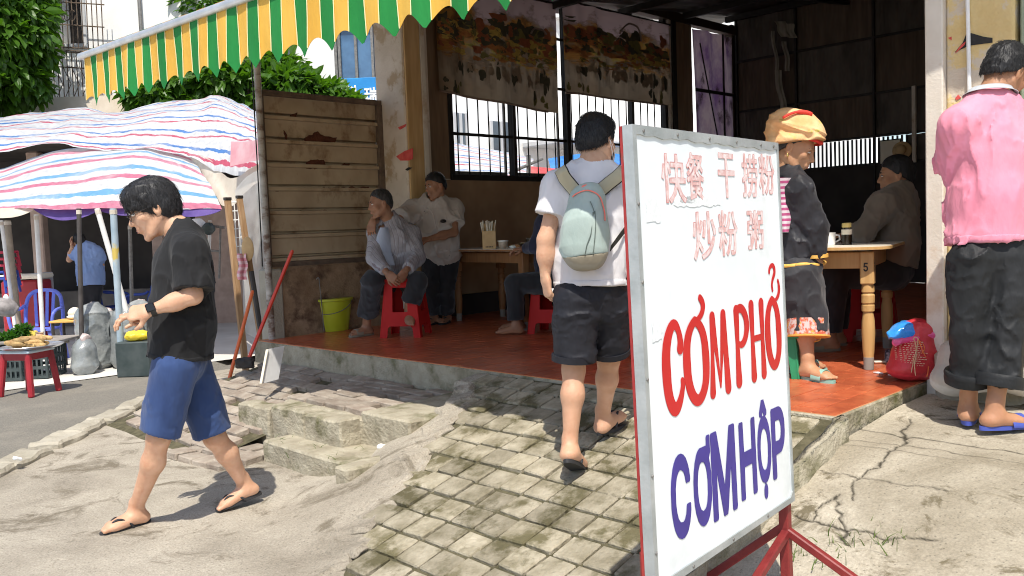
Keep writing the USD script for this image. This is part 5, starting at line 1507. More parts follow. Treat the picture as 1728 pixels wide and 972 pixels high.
for k in range(22):
    a = p + Rb @ [RNG.uniform(-.05, .05), RNG.uniform(-.035, .035), .01]
    b = a + Rb @ [RNG.normal(0, .018), RNG.normal(0, .014), RNG.uniform(.235, .26)]
    M('chopstick', tube([a, b], [.0028, .0042], 5), CREAM, cs)
for k in range(5):
    M('holder_mark', box(p + Rb @ [-.03 + k * .014, -.0505, .02], (.009, .002, .012), Rb, 0), BLK, cs)
for i, (x, w, h, m, lab, nm) in enumerate(((849, .048, .075, mat('paper_cup', (0.6, 0.52, 0.42), (0.4, 0.3, 0.22), rough=0.6, scale=30), 'printed tub next to the chopsticks', 'tub'), (896, .042, .085, GLASS, 'clear glass at the right end of the wall table', 'drinking_glass'))):
    p = on_table(x, 415, D2t, HT2)
    g_ = T(nm, lab, 'cup' if i else 'tub', p)
    M('body', lathe([(w * .8, 0), (w * .86, .004), (w, h), (w * .93, h), (w * .8, .008)], p, n=16), m, g_, smooth=35)
    M('rim', lathe([(w, h - .012), (w * 1.06, h - .01), (w * 1.06, h), (w * .98, h + .002)], p, n=16), WHITEPAINT if not i else GLASS, g_, smooth=35)
for i, x in enumerate((866, 876, 883)):
    p = on_table(x, 415, D2t - .05 * i, HT2)
    d_ = T('dish', ('small saucer by the printed tub', 'brown dish of condiments between tub and glass', 'dark bowl against the clear glass')[i], 'dish', p)
    M('bowl', lathe([(.02, 0), (.026, .002), (.045, .02 + .012 * i), (.041, .02 + .012 * i), (.02, .008)], p, n=14), [WHITEPAINT, OLDWOOD, DARKLIQ][i], d_, smooth=35)
    M('food', ball(p + [0, 0, .018 + .01 * i], (.033, .033, .012), 2), [CREAM, OLDWOOD, YCAP][i], d_, smooth=True)

# ------------------------------------------------------------------ plastic stools
REDP = mat('red_plastic', (0.43, 0.008, 0.008), (0.48, 0.014, 0.012), rough=0.5, spec=.2, scale=8, obj=True)
GREENP = mat('green_plastic', (0.02, 0.20, 0.085), (0.03, 0.25, 0.11), rough=0.35, scale=8, obj=True)
BLUEP = mat('blue_plastic', (0.11, 0.15, 0.55), (0.16, 0.20, 0.62), rough=0.35, scale=8, obj=True)


def stool(label, base, rotz, h, top, bot, m, window=True, group=None, seat_m=None):
    t = T('plastic_stool', label, 'stool', base, group)
    c, s = math.cos(rotz), math.sin(rotz)
    Z = np.array([[c, -s, 0], [s, c, 0], [0, 0, 1]])
    base = np.asarray(base, float)
    tilt = math.atan2((bot - top) / 2, h)
    for k in range(4):
        a = k * math.pi / 2
        K = Z @ np.array([[math.cos(a), -math.sin(a), 0], [math.sin(a), math.cos(a), 0], [0, 0, 1]])
        L = h / math.cos(tilt)
        tr_ = sg.Polygon([(-bot / 2, 0), (bot / 2, 0), (top / 2, L), (-top / 2, L)])
        lw_ = bot * .17
        arch = sg.Polygon([(-bot / 2 + lw_, -.01), (bot / 2 - lw_, -.01), (bot / 2 - lw_ - .012, L * .17), (bot / 2 - lw_ - .03, L * .2), (-bot / 2 + lw_ + .03, L * .2), (-bot / 2 + lw_ + .012, L * .17)]) if window else sg.Polygon([(-bot / 2 + lw_, -.01), (bot / 2 - lw_, -.01), (top / 2 - lw_, L * .62), (top * .2, L * .78), (-top * .2, L * .78), (-top / 2 + lw_, L * .62)])
        pg = tr_.difference(arch)
        if window:
            pg = pg.difference(sg.box(-top * .23, L * .46, top * .23, L * .86).buffer(.006, 3))
        # the panel stands at y = -bot/2, leaning inwards
        Rp = K @ np.stack([[1, 0, 0], [0, math.sin(tilt), math.cos(tilt)], [0, -math.cos(tilt), math.sin(tilt)]], 1)
        M('side_panel', prism(pg, .006, Rp, base + K @ [0, -bot / 2 + .006, 0]), m, t)
        M('rib', cat([beam(base + K @ [sx * (bot / 2 - .006), -bot / 2 + .004, 0], base + K @ [sx * (top / 2 - .006), -top / 2 + .004, h], .014, .014) for sx in (1,)]), m, t)
    sp = sg.box(-top / 2 - .012, -top / 2 - .012, top / 2 + .012, top / 2 + .012).buffer(.01, 4)
    seat = cat([prism(sp, .022, Z, base + [0, 0, h - .012]), prism(sp.buffer(-.02).difference(sg.Point(0, 0).buffer(.018)), .006, Z, base + [0, 0, h + .008])])
    M('seat', seat, seat_m or m, t)
    return t


p = G(686, 566, ZP); p[2] = ZP
H_ST = 0.50
stool('red plastic stool under the seated man with crossed feet, by the low wall', p, 0.62, H_ST, .27, .37, REDP)
p = G(1492, 575, ZP); p[2] = ZP
st_b = p
stool('red plastic stool behind table 5 under the man in grey brown', G(1493, 582, ZP) + [0.25, .2, 0], 0.35, .47, .27, .37, REDP)
stool('red plastic stool standing beyond the legs of the backpacker', G(1022, 598, ZP), 0.5, .47, .27, .36, REDP)
stool('low green plastic stool behind the foot of the old woman', G(1334, 634, ZP) + [0, 0.05, 0], 0.25, .245, .20, .25, GREENP, window=False)
stool('red stool in the shade under the rear of table 5', G(1380, 560, ZP), 0.3, .47, .27, .36, REDP)

# ------------------------------------------------------------------ red bag, blue bag, sack, litter
REDBAG = mat('red_woven_bag', (0.52, 0.022, 0.035), (0.62, 0.05, 0.06), rough=0.42, scale=8, bump=0.45, bscale=22, coat=0.15)
PINKB = mat('pink_film', (0.72, 0.06, 0.24), (0.78, 0.14, 0.32), rough=0.3, scale=9, bump=0.4, bscale=24)
BLUEB = mat('blue_film', (0.015, 0.20, 0.72), (0.06, 0.36, 0.85), rough=0.2, scale=9, bump=0.5, bscale=22, coat=0.4)
d0 = depth(G(1545, 636, ZP)) - .10
c0 = P(1545, 595, d0)
c0[2] = max(c0[2], ZP + .13)
s = Soft(.006, .04)
s.ell(c0 + [0, 0, -.02], (.128, .128, .125)).ell(P(1548, 566, d0), (.10, .10, .09)).ell(P(1528, 622, d0), (.10, .10, .06)).ell(P(1566, 620, d0), (.09, .09, .06))
s.half([0, 0, ZP + .004], [0, 0, -1]).wrinkle(.009, fold(11, 3))
bag = T('red_bag', 'round red bag with rows of pale print, tied with cord, by the pillar foot', 'bag', (c0[0], c0[1], ZP))
M('body', s.mesh(), REDBAG, bag, smooth=True)
s = Soft(.006, .03)
s.ell(P(1562, 556, d0), (.075, .07, .035)).ell(P(1575, 548, d0), (.03, .04, .04)).limb(P(1510, 578, d0 - .08), P(1572, 566, d0 - .08), .014, .02).wrinkle(.010, fold(22, 5))
M('gathered_top', s.mesh(), PINKB, bag, smooth=True)
s = Soft(.006, .03)
s.ell(P(1530, 560, d0), (.088, .08, .055)).ell(P(1514, 565, d0 - .03), (.04, .04, .025)).ell(P(1548, 553, d0), (.05, .05, .03)).wrinkle(.012, fold(17, 8))
bb = T('blue_bag', 'crumpled shiny blue plastic bag stuffed in the mouth of the red bag', 'bag', P(1530, 570, d0))
M('film', s.mesh(), BLUEB, bb, smooth=True)
CORD = mat('cord', (0.62, 0.42, 0.25), (0.7, 0.5, 0.32), rough=0.8)
OCORD = mat('orange_cord', (0.75, 0.20, 0.06), rough=0.7)
for pts, m in (([(1542, 572), (1546, 590), (1541, 610), (1538, 628)], CORD), ([(1549, 572), (1547, 595), (1543, 615), (1545, 634)], CORD), ([(1541, 573), (1545, 569), (1550, 573)], CORD), ([(1550, 573), (1556, 590), (1566, 612), (1564, 636)], OCORD), ([(1553, 576), (1560, 586), (1556, 596)], OCORD)):
    M('cord', tube(spline([P(x, y, d0 - .135 + .02 * math.sin(x)) for x, y in pts], 14), .0026, 5), m, bag)
PRINT = mat('pale_print', (0.72, 0.50, 0.36), (0.66, 0.36, 0.28), rough=0.6, scale=60, lo=.4, hi=.6)
for k in range(13):
    y = 577 + k * 3.6
    w0, w1 = 1527 - 4 * math.sin(k * .25), 1560 + RNG.uniform(-9, 4)
    x = w0
    while x < w1:
        L_ = RNG.uniform(1.6, 4.0)
        q = P(x + L_ / 2, y + (x - 1540) * .06, d0 - .134)
        # lay the mark on the bag's skin: push back along the view until the round body
        o = q - c0; zz = o - fw * (o @ fw)
        rr_ = .134 ** 2 - zz @ zz
        q = c0 + zz - fw * math.sqrt(max(rr_, 1e-5))
        M('print_mark', box(q, (L_ * d0 / FPX, .004, .0045), np.stack([rt, -fw, up], 1), 0), PRINT, bag)
        x += L_ + 1.3
SACK = mat('grey_sack', (0.40, 0.37, 0.33), (0.52, 0.48, 0.43), rough=0.75, scale=6, bump=0.5, bscale=14, sheen=.1)
ds = 4.16
s = Soft(.008, .06)
zs_k = 0.44
for x, y, r in ((1610, 640, .11), (1650, 620, .15), (1700, 610, .17), (1745, 630, .14), (1630, 600, .12), (1680, 580, .13), (1720, 575, .12)):
    q = P(x, y, ds + .12); s.ell(q, (r, r, r * .8))
s.half([0, 0, .415], [0, 0, -1]).wrinkle(.014, fold(8, 2))
sk_ = T('grain_sack', 'slumped grey sack against the pillar behind the man in pink', 'sack', P(1670, 650, ds + .1))
M('sack', s.mesh(), SACK, sk_, smooth=True)
M('white_film', jitter(ball(P(1722, 640, 4.3), (.03, .02, .035), 3), .012, 22, 3), litter_m, sk_, smooth=True)
for i, (x, y, z, lab) in enumerate(((645, 757, .15, 'white crumpled paper on the kerb step'), (1417, 729, .385, 'white paper scrap leaning on the shop floor edge'), (1482, 629, ZP + .006, 'white scrap on the red tiles by the table leg'), (1507, 633, ZP + .006, 'smaller white scrap on the red tiles by the red bag'), (30, 777, .06, 'white pebble of paper lying on the broken kerb'))):
    q = G(x, y, z)
    o = jitter(box(q + [0, 0, .012], (.055, .035, .022), frame([.3, .1, 1], [1, .4, 0]), .006).subdivide().subdivide(), .010, 30, i)
    if i == 1:
        o = prism(sg.Polygon([(0, .035), (.012, .055), (.055, .015), (.05, 0), (.04, 0)]), .0015, np.stack([rt, up, -fw], 1), q + [-.03, 0, .005] )
    if i in (2, 3):
        o = jitter(box(q, (.05, .03, .006), frame([0, 0, 1], [1, i, 0]), .001).subdivide().subdivide(), .004, 30, i)
    M('paper_litter', o, litter_m, smooth=40, label=lab, cat='litter')
# a slipper and a crushed packet by the red bag
q = G(1487, 613, ZP)
pk = T('crushed_packet', 'crushed dark packet with pale tray at the left of the red bag', 'litter', q)
M('tray', jitter(box(q + [0, 0, .008], (.09, .035, .012), np.stack([rt, np.cross([0, 0, 1], rt), [0, 0, 1]], 1), .004).subdivide().subdivide(), .004, 20, 1), CREAM, pk, smooth=40)
M('packet', jitter(box(q + rt * .045 + [0, 0, .045], (.04, .03, .085), frame([.2, .1, 1]), .006).subdivide().subdivide().subdivide(), .012, 24, 2), mat('dark_print', (0.03, 0.03, 0.05), (0.35, 0.36, 0.45), rough=0.4, scale=40, lo=.45, hi=.6), pk, smooth=40)

# ------------------------------------------------------------------ bucket, basin, sticks and board by the low wall
LIME = mat('lime_plastic', (0.46, 0.50, 0.025), (0.52, 0.56, 0.04), rough=0.35, scale=6)
q = G(560, 557, ZP); q[2] = ZP
dq = depth(q)
kb = dq / FPX
bk = T('bucket', 'lime yellow plastic bucket with a wire handle in front of the low wall', 'bucket', q)
r0, r1, hb = 28 * kb, 36 * kb, 54 * kb
M('body', lathe([(r0 * .96, 0), (r0, .006), (r1, hb), (r1 - .006, hb), (r0 - .006, .012)], q, n=28), LIME, bk, smooth=35)
M('rim', lathe([(r1 - .004, hb - .022), (r1 + .010, hb - .018), (r1 + .010, hb + .002), (r1 - .004, hb + .004)], q, n=28), LIME, bk, smooth=35)
M('handle', tube([q + rh * r1 * math.cos(t) * 1.02 + np.array([0, 0, hb - .02 - .12 * math.sin(t)]) - fh * (r1 * .9 * math.sin(t)) for t in np.linspace(0, math.pi, 16)], .004, 6), GREYIRON, bk)
M('hook_rod', tube(spline([q - fh * r1 * 1.02 + rh * -.03 + [0, 0, .02], q - fh * r1 * 1.05 + rh * -.05 + [0, 0, hb + .2], q - fh * r1 * 1.0 + rh * -.06 + [0, 0, hb + .215], q - fh * r1 + rh * -.085 + [0, 0, hb + .19]], 14), .005, 6), GREYIRON, label='thin grey metal hook leaning on the yellow bucket', cat='hook')
ORANGE = mat('orange_plastic', (0.70, 0.13, 0.035), (0.76, 0.18, 0.05), rough=0.35, scale=6)
q = G(500, 592, .40); q[2] = .315
kb = depth(q) / FPX
bs = T('basin', 'orange red plastic basin on the brick terrace below the bucket', 'basin', q)
M('body', lathe([(22 * kb, 0), (24 * kb, .005), (32 * kb, .15), (34 * kb, .152), (34 * kb, .160), (31 * kb, .160), (23 * kb, .010)], q, n=28), ORANGE, bs, smooth=35)
M('water', lathe([(1e-3, .10), (28 * kb, .10)], q, n=28), mat('dirty_water', (0.10, 0.07, 0.05), rough=0.1), bs)
REDST = mat('red_handle', (0.62, 0.045, 0.025), (0.68, 0.07, 0.035), rough=0.4, scale=9)
for i, (a, b, d_, m, lab) in enumerate((((440, 555), (493, 424), 7.55, REDST, 'long red broom handle leaning against the low wall'), ((408, 560), (426, 492), 7.9, ORANGE, 'short orange red stick leaning left of the awning pole'))):
    A_, B_ = P(*a, d_ - .15), P(*b, d_)
    A2_ = A_ + (A_ - B_) * ((A_[2] - (.33 if i == 0 else .05)) / (B_[2] - A_[2]))
    o = T('broom', lab, 'broom', A2_)
    M('handle', tube([A2_, B_], .016, 9), m, o, smooth=40)
    M('grip', tube([B_ - (B_ - A2_) * .02, B_ + (B_ - A2_) * .01], [.017, .010], 9), m, o, smooth=40)
    M('bristles', jitter(box(A2_ + [0, 0, .04], (.16, .05, .09), frame([0, 0, 1], rh), .015).subdivide().subdivide(), .015, 30, i), BLACKIRON, o)
q0 = [G(440, 648, .335), G(470, 640, .335)]
up_ = np.array([0.0, 0.0, 0.24])
lean = np.array([.10, .06, 0])
wb = T('white_board', 'white board propped against the awning pole on the terrace edge', 'board', q0[0])
M('board', sheet(np.array([[q0[0], q0[1]], [q0[0] + up_ + lean, q0[1] + up_ + lean]]), .012), WHITEPAINT, wb)
M('edge_strip', beam(q0[0], q0[0] + up_ + lean, .012, .02), CREAM, wb)

# ------------------------------------------------------------------ market canopies
CANV = mat('canvas_cream', (0.62, 0.55, 0.45), (0.74, 0.68, 0.58), rough=0.8, scale=4, translucent=0.3, c3=(0.45, 0.36, 0.27), s3=2, lo3=.5, hi3=.7)
up_rows = [[P(-60, 205, 14.2), P(0, 196, 14.0), P(130, 182, 13.8), P(190, 190, 13.6), P(270, 176, 13.6), P(350, 163, 13.4), P(405, 175, 12.6), P(442, 192, 12.0)],
           [P(-60, 222, 12.6), P(0, 216, 12.6), P(110, 208, 12.6), P(190, 206, 12.4), P(270, 196, 12.3), P(350, 188, 12.0), P(410, 203, 11.2), P(445, 222, 10.6)],
           [P(-60, 246, 11.5), P(0, 242, 11.6), P(80, 235, 11.6), P(170, 240, 11.5), P(240, 242, 11.3), P(320, 248, 11.0), P(400, 252, 10.2), P(445, 262, 9.6)],
           [P(-60, 256, 11.3), P(0, 252, 11.4), P(75, 238, 11.4), P(160, 246, 11.3), P(240, 250, 11.0), P(320, 264, 10.6), P(390, 292, 9.9), P(445, 275, 9.4)]]
up_rows[3] = [p - np.array([0, 0, .02]) for p in up_rows[3]]
tarp('market_canopy', 'upper red, white and blue striped canopy of the market stalls', up_rows, 80, 44, STRIPE, 'canopy', wob=.09)
lo_rows = [[P(-60, 292, 11.6), P(0, 284, 11.6), P(100, 252, 11.6), P(210, 241, 11.5), P(262, 248, 11.3), P(318, 262, 11.0)],
           [P(-60, 318, 10.8), P(0, 312, 10.8), P(80, 292, 10.7), P(210, 276, 10.6), P(290, 286, 10.4), P(350, 305, 10.1)],
           [P(-60, 345, 10.2), P(0, 340, 10.2), P(60, 335, 10.1), P(165, 325, 10.0), P(270, 325, 9.9), P(366, 335, 9.7)],
           [P(-60, 366, 10.0), P(0, 358, 10.0), P(57, 352, 9.9), P(165, 353, 9.8), P(270, 352, 9.7), P(375, 352, 9.5)]]
lc = tarp('market_canopy', 'lower red, white and sky blue striped canopy sloping to the front poles', lo_rows, 70, 40, STRIPE2, 'canopy', wob=.05)
VIO = mat('violet_lining', (0.10, 0.06, 0.26), (0.17, 0.11, 0.36), rough=0.7, scale=4, translucent=0.25)
for pts in ([(57, 354, 9.95), (110, 372, 9.9), (165, 356, 9.85)], [(166, 356, 9.85), (220, 364, 9.8), (262, 354, 9.75)], [(270, 356, 9.7), (325, 366, 9.6), (372, 356, 9.5)], [(-50, 362, 10), (10, 368, 9.95), (56, 355, 9.95)]):
    t_ = spline([P(*q) for q in pts], 20); b_ = spline([P(q[0], q[1] + (.6 if i != 1 else 3), q[2] + .1) for i, q in enumerate(pts)], 20)
    top_ = spline([P(pts[0][0], pts[0][1] - 3, pts[0][2] + .03), P(pts[1][0], 351, pts[1][2] + .03), P(pts[2][0], pts[2][1] - 3, pts[2][2] + .03)], 20)
    M('lining', sheet(np.array([top_, t_]), .004), VIO if pts[0][0] > 0 else CANV, lc)
PLASTIC = usdkit.material(stage, '/World/Looks/cloudy_film', {'n': ('noise_texture', {'scale': 5.0, 'detail': 5.0}), 'g': ('geometry', {}), 'r': ('map_range', {'from_min': .3, 'from_max': .7, 'to_min': .45, 'to_max': .85}), 'd': ('principled_bsdf', {'base_color': (0.62, 0.60, 0.56), 'roughness': 0.3}), 'tl': ('translucent_bsdf', {'color': (.7, .68, .64)}), 't': ('transparent_bsdf', {}), 'm0': ('mix_closure', {'fac': .4}), 'm': ('mix_closure', {})}, [('g.position', 'n.vector'), ('n.fac', 'r.value'), ('r.result', 'm.fac'), ('d.BSDF', 'm0.closure1'), ('tl.BSDF', 'm0.closure2'), ('t.BSDF', 'm.closure1'), ('m0.closure', 'm.closure2')], surface='m.closure')
tarp('plastic_sheet', 'cloudy plastic sheet hanging from the canopy beside the awning pole', [[P(396, 322, 9.2), P(412, 305, 9.0), P(430, 290, 8.8), P(446, 280, 8.7)], [P(405, 400, 9.0), P(420, 395, 8.9), P(436, 390, 8.7), P(452, 388, 8.6)], [P(412, 560, 8.8), P(428, 570, 8.7), P(442, 575, 8.6), P(456, 570, 8.5)]], 24, 30, PLASTIC, 'plastic sheet', wob=.06)
tarp('dust_sheet', 'cream cloth swag hanging at the right corner of the upper canopy', [[P(318, 262, 10.8), P(350, 268, 10.4), P(386, 300, 9.9), P(420, 284, 9.5), P(445, 268, 9.3)], [P(335, 285, 10.6), P(358, 300, 10.2), P(388, 325, 9.8), P(420, 310, 9.4), P(446, 288, 9.2)], [P(372, 345, 9.8), P(380, 348, 9.7), P(392, 345, 9.6), P(410, 326, 9.4), P(446, 300, 9.15)]], 30, 16, CANV, 'cloth', wob=.07)
tarp('pink_sheet', 'pink plastic corner of the upper canopy next to the awning pole', [[P(390, 240, 9.6), P(418, 238, 9.3), P(442, 232, 9.0)], [P(388, 280, 9.5), P(418, 274, 9.2), P(442, 268, 8.95)]], 14, 8, mat('pink_sheet_film', (0.72, 0.34, 0.38), (0.78, 0.5, 0.52), rough=0.5, translucent=.35), 'canopy', wob=.03)
# poles
POLEW = mat('pole_white', (0.58, 0.57, 0.54), (0.72, 0.71, 0.68), rough=0.5, scale=6)
POLEB = mat('pole_blue_grey', (0.24, 0.31, 0.36), (0.33, 0.40, 0.45), rough=0.45, scale=5, c3=(0.48, 0.36, 0.08), s3=2.6, lo3=.54, hi3=.6)
POLED = mat('pole_dark', (0.035, 0.03, 0.028), (0.07, 0.06, 0.055), rough=0.6)
for a, b, d_, r_, m, lab in (((164, 352), (212, 520), 9.8, .030, POLEW, 'white leaning pole under the tie of the lower canopy'), ((191, 352), (207, 640), 9.3, .036, POLEB, 'thick blue grey pole with yellow patches left of the walking man'), ((133, 352), (138, 575), 9.6, .026, POLED, 'black pole in front of the man in the blue shirt'), ((61, 362), (70, 520), 10.4, .026, POLEW, 'thin pale pole behind the blue chair'), ((12, 372), (28, 520), 11.4, .042, mat('pole_wood', (0.2, 0.165, 0.125), (0.3, 0.25, 0.19), rough=0.8), 'brownish wooden post at the left edge of the market'), ((219, 380), (222, 490), 12.0, .026, GREYIRON, 'grey pole behind the bags near the back chairs'), ((354, 372), (352, 470), 13, .025, POLEW, 'thin post of the market rack behind the walking man'), ((2, 372), (16, 480), 10.8, .022, POLEW, 'slim pale rod next to the wooden post at the far left')):
    A_, B_ = P(*a, d_), P(*b, d_)
    e = A_ + (B_ - A_) * ((A_[2] - 0.01) / (A_[2] - B_[2]))
    o = T('canopy_pole', lab, 'pole', e)
    M('shaft', tube([e, A_], r_, 10), m, o, smooth=40)
    M('tie', tube([A_ - (A_ - e) * .035, A_ - (A_ - e) * .01], r_ * 1.12, 8), CANV, o, smooth=40)
for i, (a, b, d_, w_, lab) in enumerate((((384, 338), (408, 560), 8.7, .06, 'brown timber post at the right end of the market'), ((404, 335), (440, 570), 8.55, .055, 'second timber post leaning by the plastic sheet'))):
    A_, B_ = P(*a, d_), P(*b, d_)
    e = A_ + (B_ - A_) * ((A_[2] - 0.01) / (A_[2] - B_[2]))
    o = T('timber_post', lab, 'post', e)
    M('post', beam(e, A_, w_, w_ * .7), mat('weathered_timber', (0.28, 0.16, 0.075), (0.42, 0.27, 0.15), rough=0.8, scale=4, stretch=(6, 6, .6), bump=.3), o)
    M('cap', beam(A_, A_ + [0, 0, .03], w_ * 1.15, w_ * .85), BLACKIRON, o)
rk = T('wire_rack', 'white wire rack panel between the timber posts', 'rack', P(396, 420, 8.9))
for k in range(4):
    M('wire', tube([P(389 + k * 6, 336, 8.9), P(396 + k * 6, 470, 8.9)], .006, 5), POLEW, rk)
for k in range(9):
    M('wire', tube([P(386 + k * .9, 342 + k * 15, 8.9), P(408 + k * .9, 340 + k * 15, 8.9)], .006, 5), POLEW, rk)
pt = T('pink_towel', 'pink checked cloth hanging on the timber post', 'towel', P(410, 470, 8.5))
g_ = np.array([[P(x + 2 * math.sin(y * .2), y, 8.45 + .03 * math.sin(x * .6)) for x in np.linspace(402, 417, 10)] for y in np.linspace(428, 472, 8)])
M('cloth', sheet(g_, .004), banded('pink_check', 'z', [(0, (.72, .3, .34)), (.5, (.78, .55, .56))], .06, src='pos'), pt, smooth=True)
blade = T('paddle', 'pale wooden paddle and dark handle leaning by the plastic sheet', 'paddle', P(432, 540, 8.45))
M('handle', tube([P(424, 458, 8.45), P(440, 560, 8.4)], .026, 8), POLED, blade, smooth=40)
M('blade', ball(P(418, 420, 8.45), (.06, .015, .12), 2, np.stack([rh, fh, [0, 0, 1]], 1)), KRAFT, blade, smooth=True)

# ------------------------------------------------------------------ market stall goods
MR = mat('maroon_plastic', (0.27, 0.012, 0.022), (0.33, 0.022, 0.03), rough=0.4, scale=7)
LIDB = mat('pale_blue_top', (0.50, 0.60, 0.66), (0.60, 0.68, 0.74), rough=0.4)
q1, q2 = G(53, 671, 0), G(12, 655, 0)
ctr = (q1 + q2) / 2 + fh * .20 + rh * .16
sl = T('plastic_stool', 'tall red plastic stool used as a table for the tray of corn', 'stool', (ctr[0], ctr[1], 0))
hh = P(53, 592, depth(q1))[2]
LT = np.array([-.9, .55, 0]); LT = unit(rh * -1 + fh * .25)
RTd = unit(np.cross(LT, [0, 0, 1]))
ang = math.atan2(LT[1], LT[0])
Zr = np.stack([LT, np.cross([0, 0, 1], LT), [0, 0, 1]], 1)
c_st = q1 + LT * .16 - np.cross([0, 0, 1], LT) * .16
c_st[2] = 0
for sx_, sy_ in ((1, 1), (1, -1), (-1, 1), (-1, -1)):
    f_ = c_st + Zr @ [sx_ * .175, sy_ * .175, 0]
    t_ = c_st + Zr @ [sx_ * .135, sy_ * .135, hh - .02]
    M('leg', beam(f_, t_, .052, .052, LT, .012), MR, sl)
for sx_, sy_ in ((1, 0), (-1, 0), (0, 1), (0, -1)):
    w_ = (.012, .27, .07) if sx_ else (.27, .012, .07)
    M('side_rail', box(c_st + Zr @ [sx_ * .150, sy_ * .150, hh - .055], w_, Zr, .004), MR, sl)
M('seat', box(c_st + [0, 0, hh - .012], (.345, .345, .028), Zr, .012), LIDB, sl)
ty = T('steel_tray', 'oval steel tray of roasted corn on the tall red stool', 'tray', c_st + [0, 0, hh + .004])
M('plate', lathe([(.20, 0), (.25, .008), (.285, .03), (.282, .034), (.245, .014), (.001, .008)], c_st + rh * .05 + [0, 0, hh + .004], n=30, squash=(1.0, .8)), mat('steel', (0.55, 0.56, 0.58), (0.66, 0.67, 0.69), rough=0.25, metal=0.8), ty, smooth=40)
CORN = mat('brown_corn', (0.30, 0.17, 0.06), (0.52, 0.36, 0.15), rough=0.6, scale=22, bump=.5, bscale=60, rand=.25)
cc = c_st + rh * .02 + [0, 0, hh + .03]
for k in range(16):
    a = RNG.uniform(-.7, .7)
    b_ = cc + rh * RNG.uniform(-.14, .15) + fh * RNG.uniform(-.12, .12) + np.array([0, 0, .012 + .03 * (k // 6)])
    dr = unit(rh * math.cos(a) + fh * math.sin(a) + np.array([0, 0, RNG.uniform(-.1, .1)]))
    M('corn_cob', tube([b_ - dr * .085, b_ - dr * .07, b_, b_ + dr * .07, b_ + dr * .09], [.010, .021, .025, .021, .008], 8), CORN, parent=None, smooth=True, label='roasted brown corn cob heaped on the steel tray', cat='corn cob', group='corn cobs on the steel tray')
jar = c_st + rh * .10 + fh * .06 + np.array([0, 0, hh + .07])
jr = T('jar', 'small glass jar of orange sauce among the corn cobs', 'jar', jar)
M('glass', lathe([(.030, 0), (.035, .005), (.035, .075), (.030, .078)], jar, n=14), mat('orange_sauce', (0.6, 0.35, 0.2), (0.7, 0.5, 0.35), rough=.2, scale=30), jr, smooth=40)
M('rim', lathe([(.036, .07), (.037, .085), (.033, .085)], jar, n=14), GLASS, jr)


def crate(label, base, size, R, m, group=None):
    t = T('crate', label, 'crate', base, group)
    w, d, h = size
    base = np.asarray(base, float)
    for sx, sy, ln in ((0, -1, w), (0, 1, w), (-1, 0, d), (1, 0, d)):
        pg = sg.box(-ln / 2, 0, ln / 2, h)
        for i in range(int(ln / .05)):
            for j in range(3):
                x0 = -ln / 2 + .02 + i * .05
                pg = pg.difference(sg.box(x0, .03 + j * h * .3, x0 + .03, .03 + j * h * .3 + h * .2))
        K = np.stack([[1, 0, 0], [0, 0, 1], [0, -1, 0]], 1) if sy else np.stack([[0, 1, 0], [0, 0, 1], [1, 0, 0]], 1)
        M('side', prism(pg, .008, R @ K, base + R @ [sx * (w / 2 - .004), sy * (d / 2 - .004), 0]), m, t)
    M('bottom', box(base + [0, 0, .006], (w - .02, d - .02, .01), R, 0), m, t)
    return t


DKCR = mat('dark_crate', (0.03, 0.045, 0.045), (0.06, 0.075, 0.075), rough=0.5)
GREENS = leafmat('green_vegetables', [(0, (0.04, 0.12, 0.015)), (.5, (0.12, 0.28, 0.03)), (1, (0.32, 0.45, 0.08))])
q = P(30, 590, 9.2); q[2] = 0.0
z0_ = 0.30
for i, (x, lab) in enumerate(((18, 'dark plastic crate at the left edge behind the corn stool'), (62, 'dark plastic crate behind the corn tray'))):
    b_ = P(x, 600, 9.3 + .1 * i); b_[2] = 0.02
    crate(lab, b_, (.42, .38, .34), RV, DKCR)
tray_c = P(40, 545, 9.5); tray_c[2] = .40
ps = T('plank_shelf', 'grey plank laid over the crates carrying the vegetables', 'plank', tray_c)
M('plank', box(tray_c, (1.0, .5, .03), RV, .006), mat('grey_plank', (0.2, 0.18, 0.16), (0.3, 0.27, 0.24), rough=.8), ps)
M('batten', box(tray_c + [0, 0, -.03], (.95, .05, .03), RV, .004), _m['grey_plank'], ps)
vg = T('vegetable_heap', 'heap of bright green leafy vegetables on the plank', 'vegetables', P(35, 530, 9.5))
rgv = np.random.default_rng(12)
vz = lambda x, y, z: np.array([*P(x, y, 9.45)[:2], z])
M('leaves', leaves([(vz(26, 524, .455), (.17, .12, .035), 2), (vz(36, 520, .51), (.08, .08, .05), 1.2)], 900, .055, rgv, -.1, .2), GREENS, vg)
M('yellow_stems', cat([tube([vz(44 + k * 1.6, 522, .45), vz(49 + k * 1.6, 516, .50)], .016, 6) for k in range(7)]), mat('yellow_veg', (0.66, 0.46, 0.05), (0.72, 0.54, 0.1), rough=.5), vg)
BUN = mat('grey_bundle', (0.22, 0.2, 0.19), (0.34, 0.31, 0.3), rough=.7, scale=9, bump=.5, bscale=20)
s = Soft(.012, .05); s.ell(P(6, 518, 9.6), (.14, .12, .10)).ell(P(15, 522, 9.6), (.07, .07, .07)).wrinkle(.015, fold(11, 4))
bun = T('cloth_bundle', 'grey knotted bundle at the left edge beside the vegetables', 'bundle', P(6, 530, 9.6))
M('bundle', s.mesh(), BUN, bun, smooth=True)
M('knot', jitter(ball(P(10, 505, 9.6), (.03, .03, .05), 2), .012, 25, 1), litter_m, bun, smooth=True)
# plastic chair
CH = P(62, 520, 10.6)
seat_z = 0.43


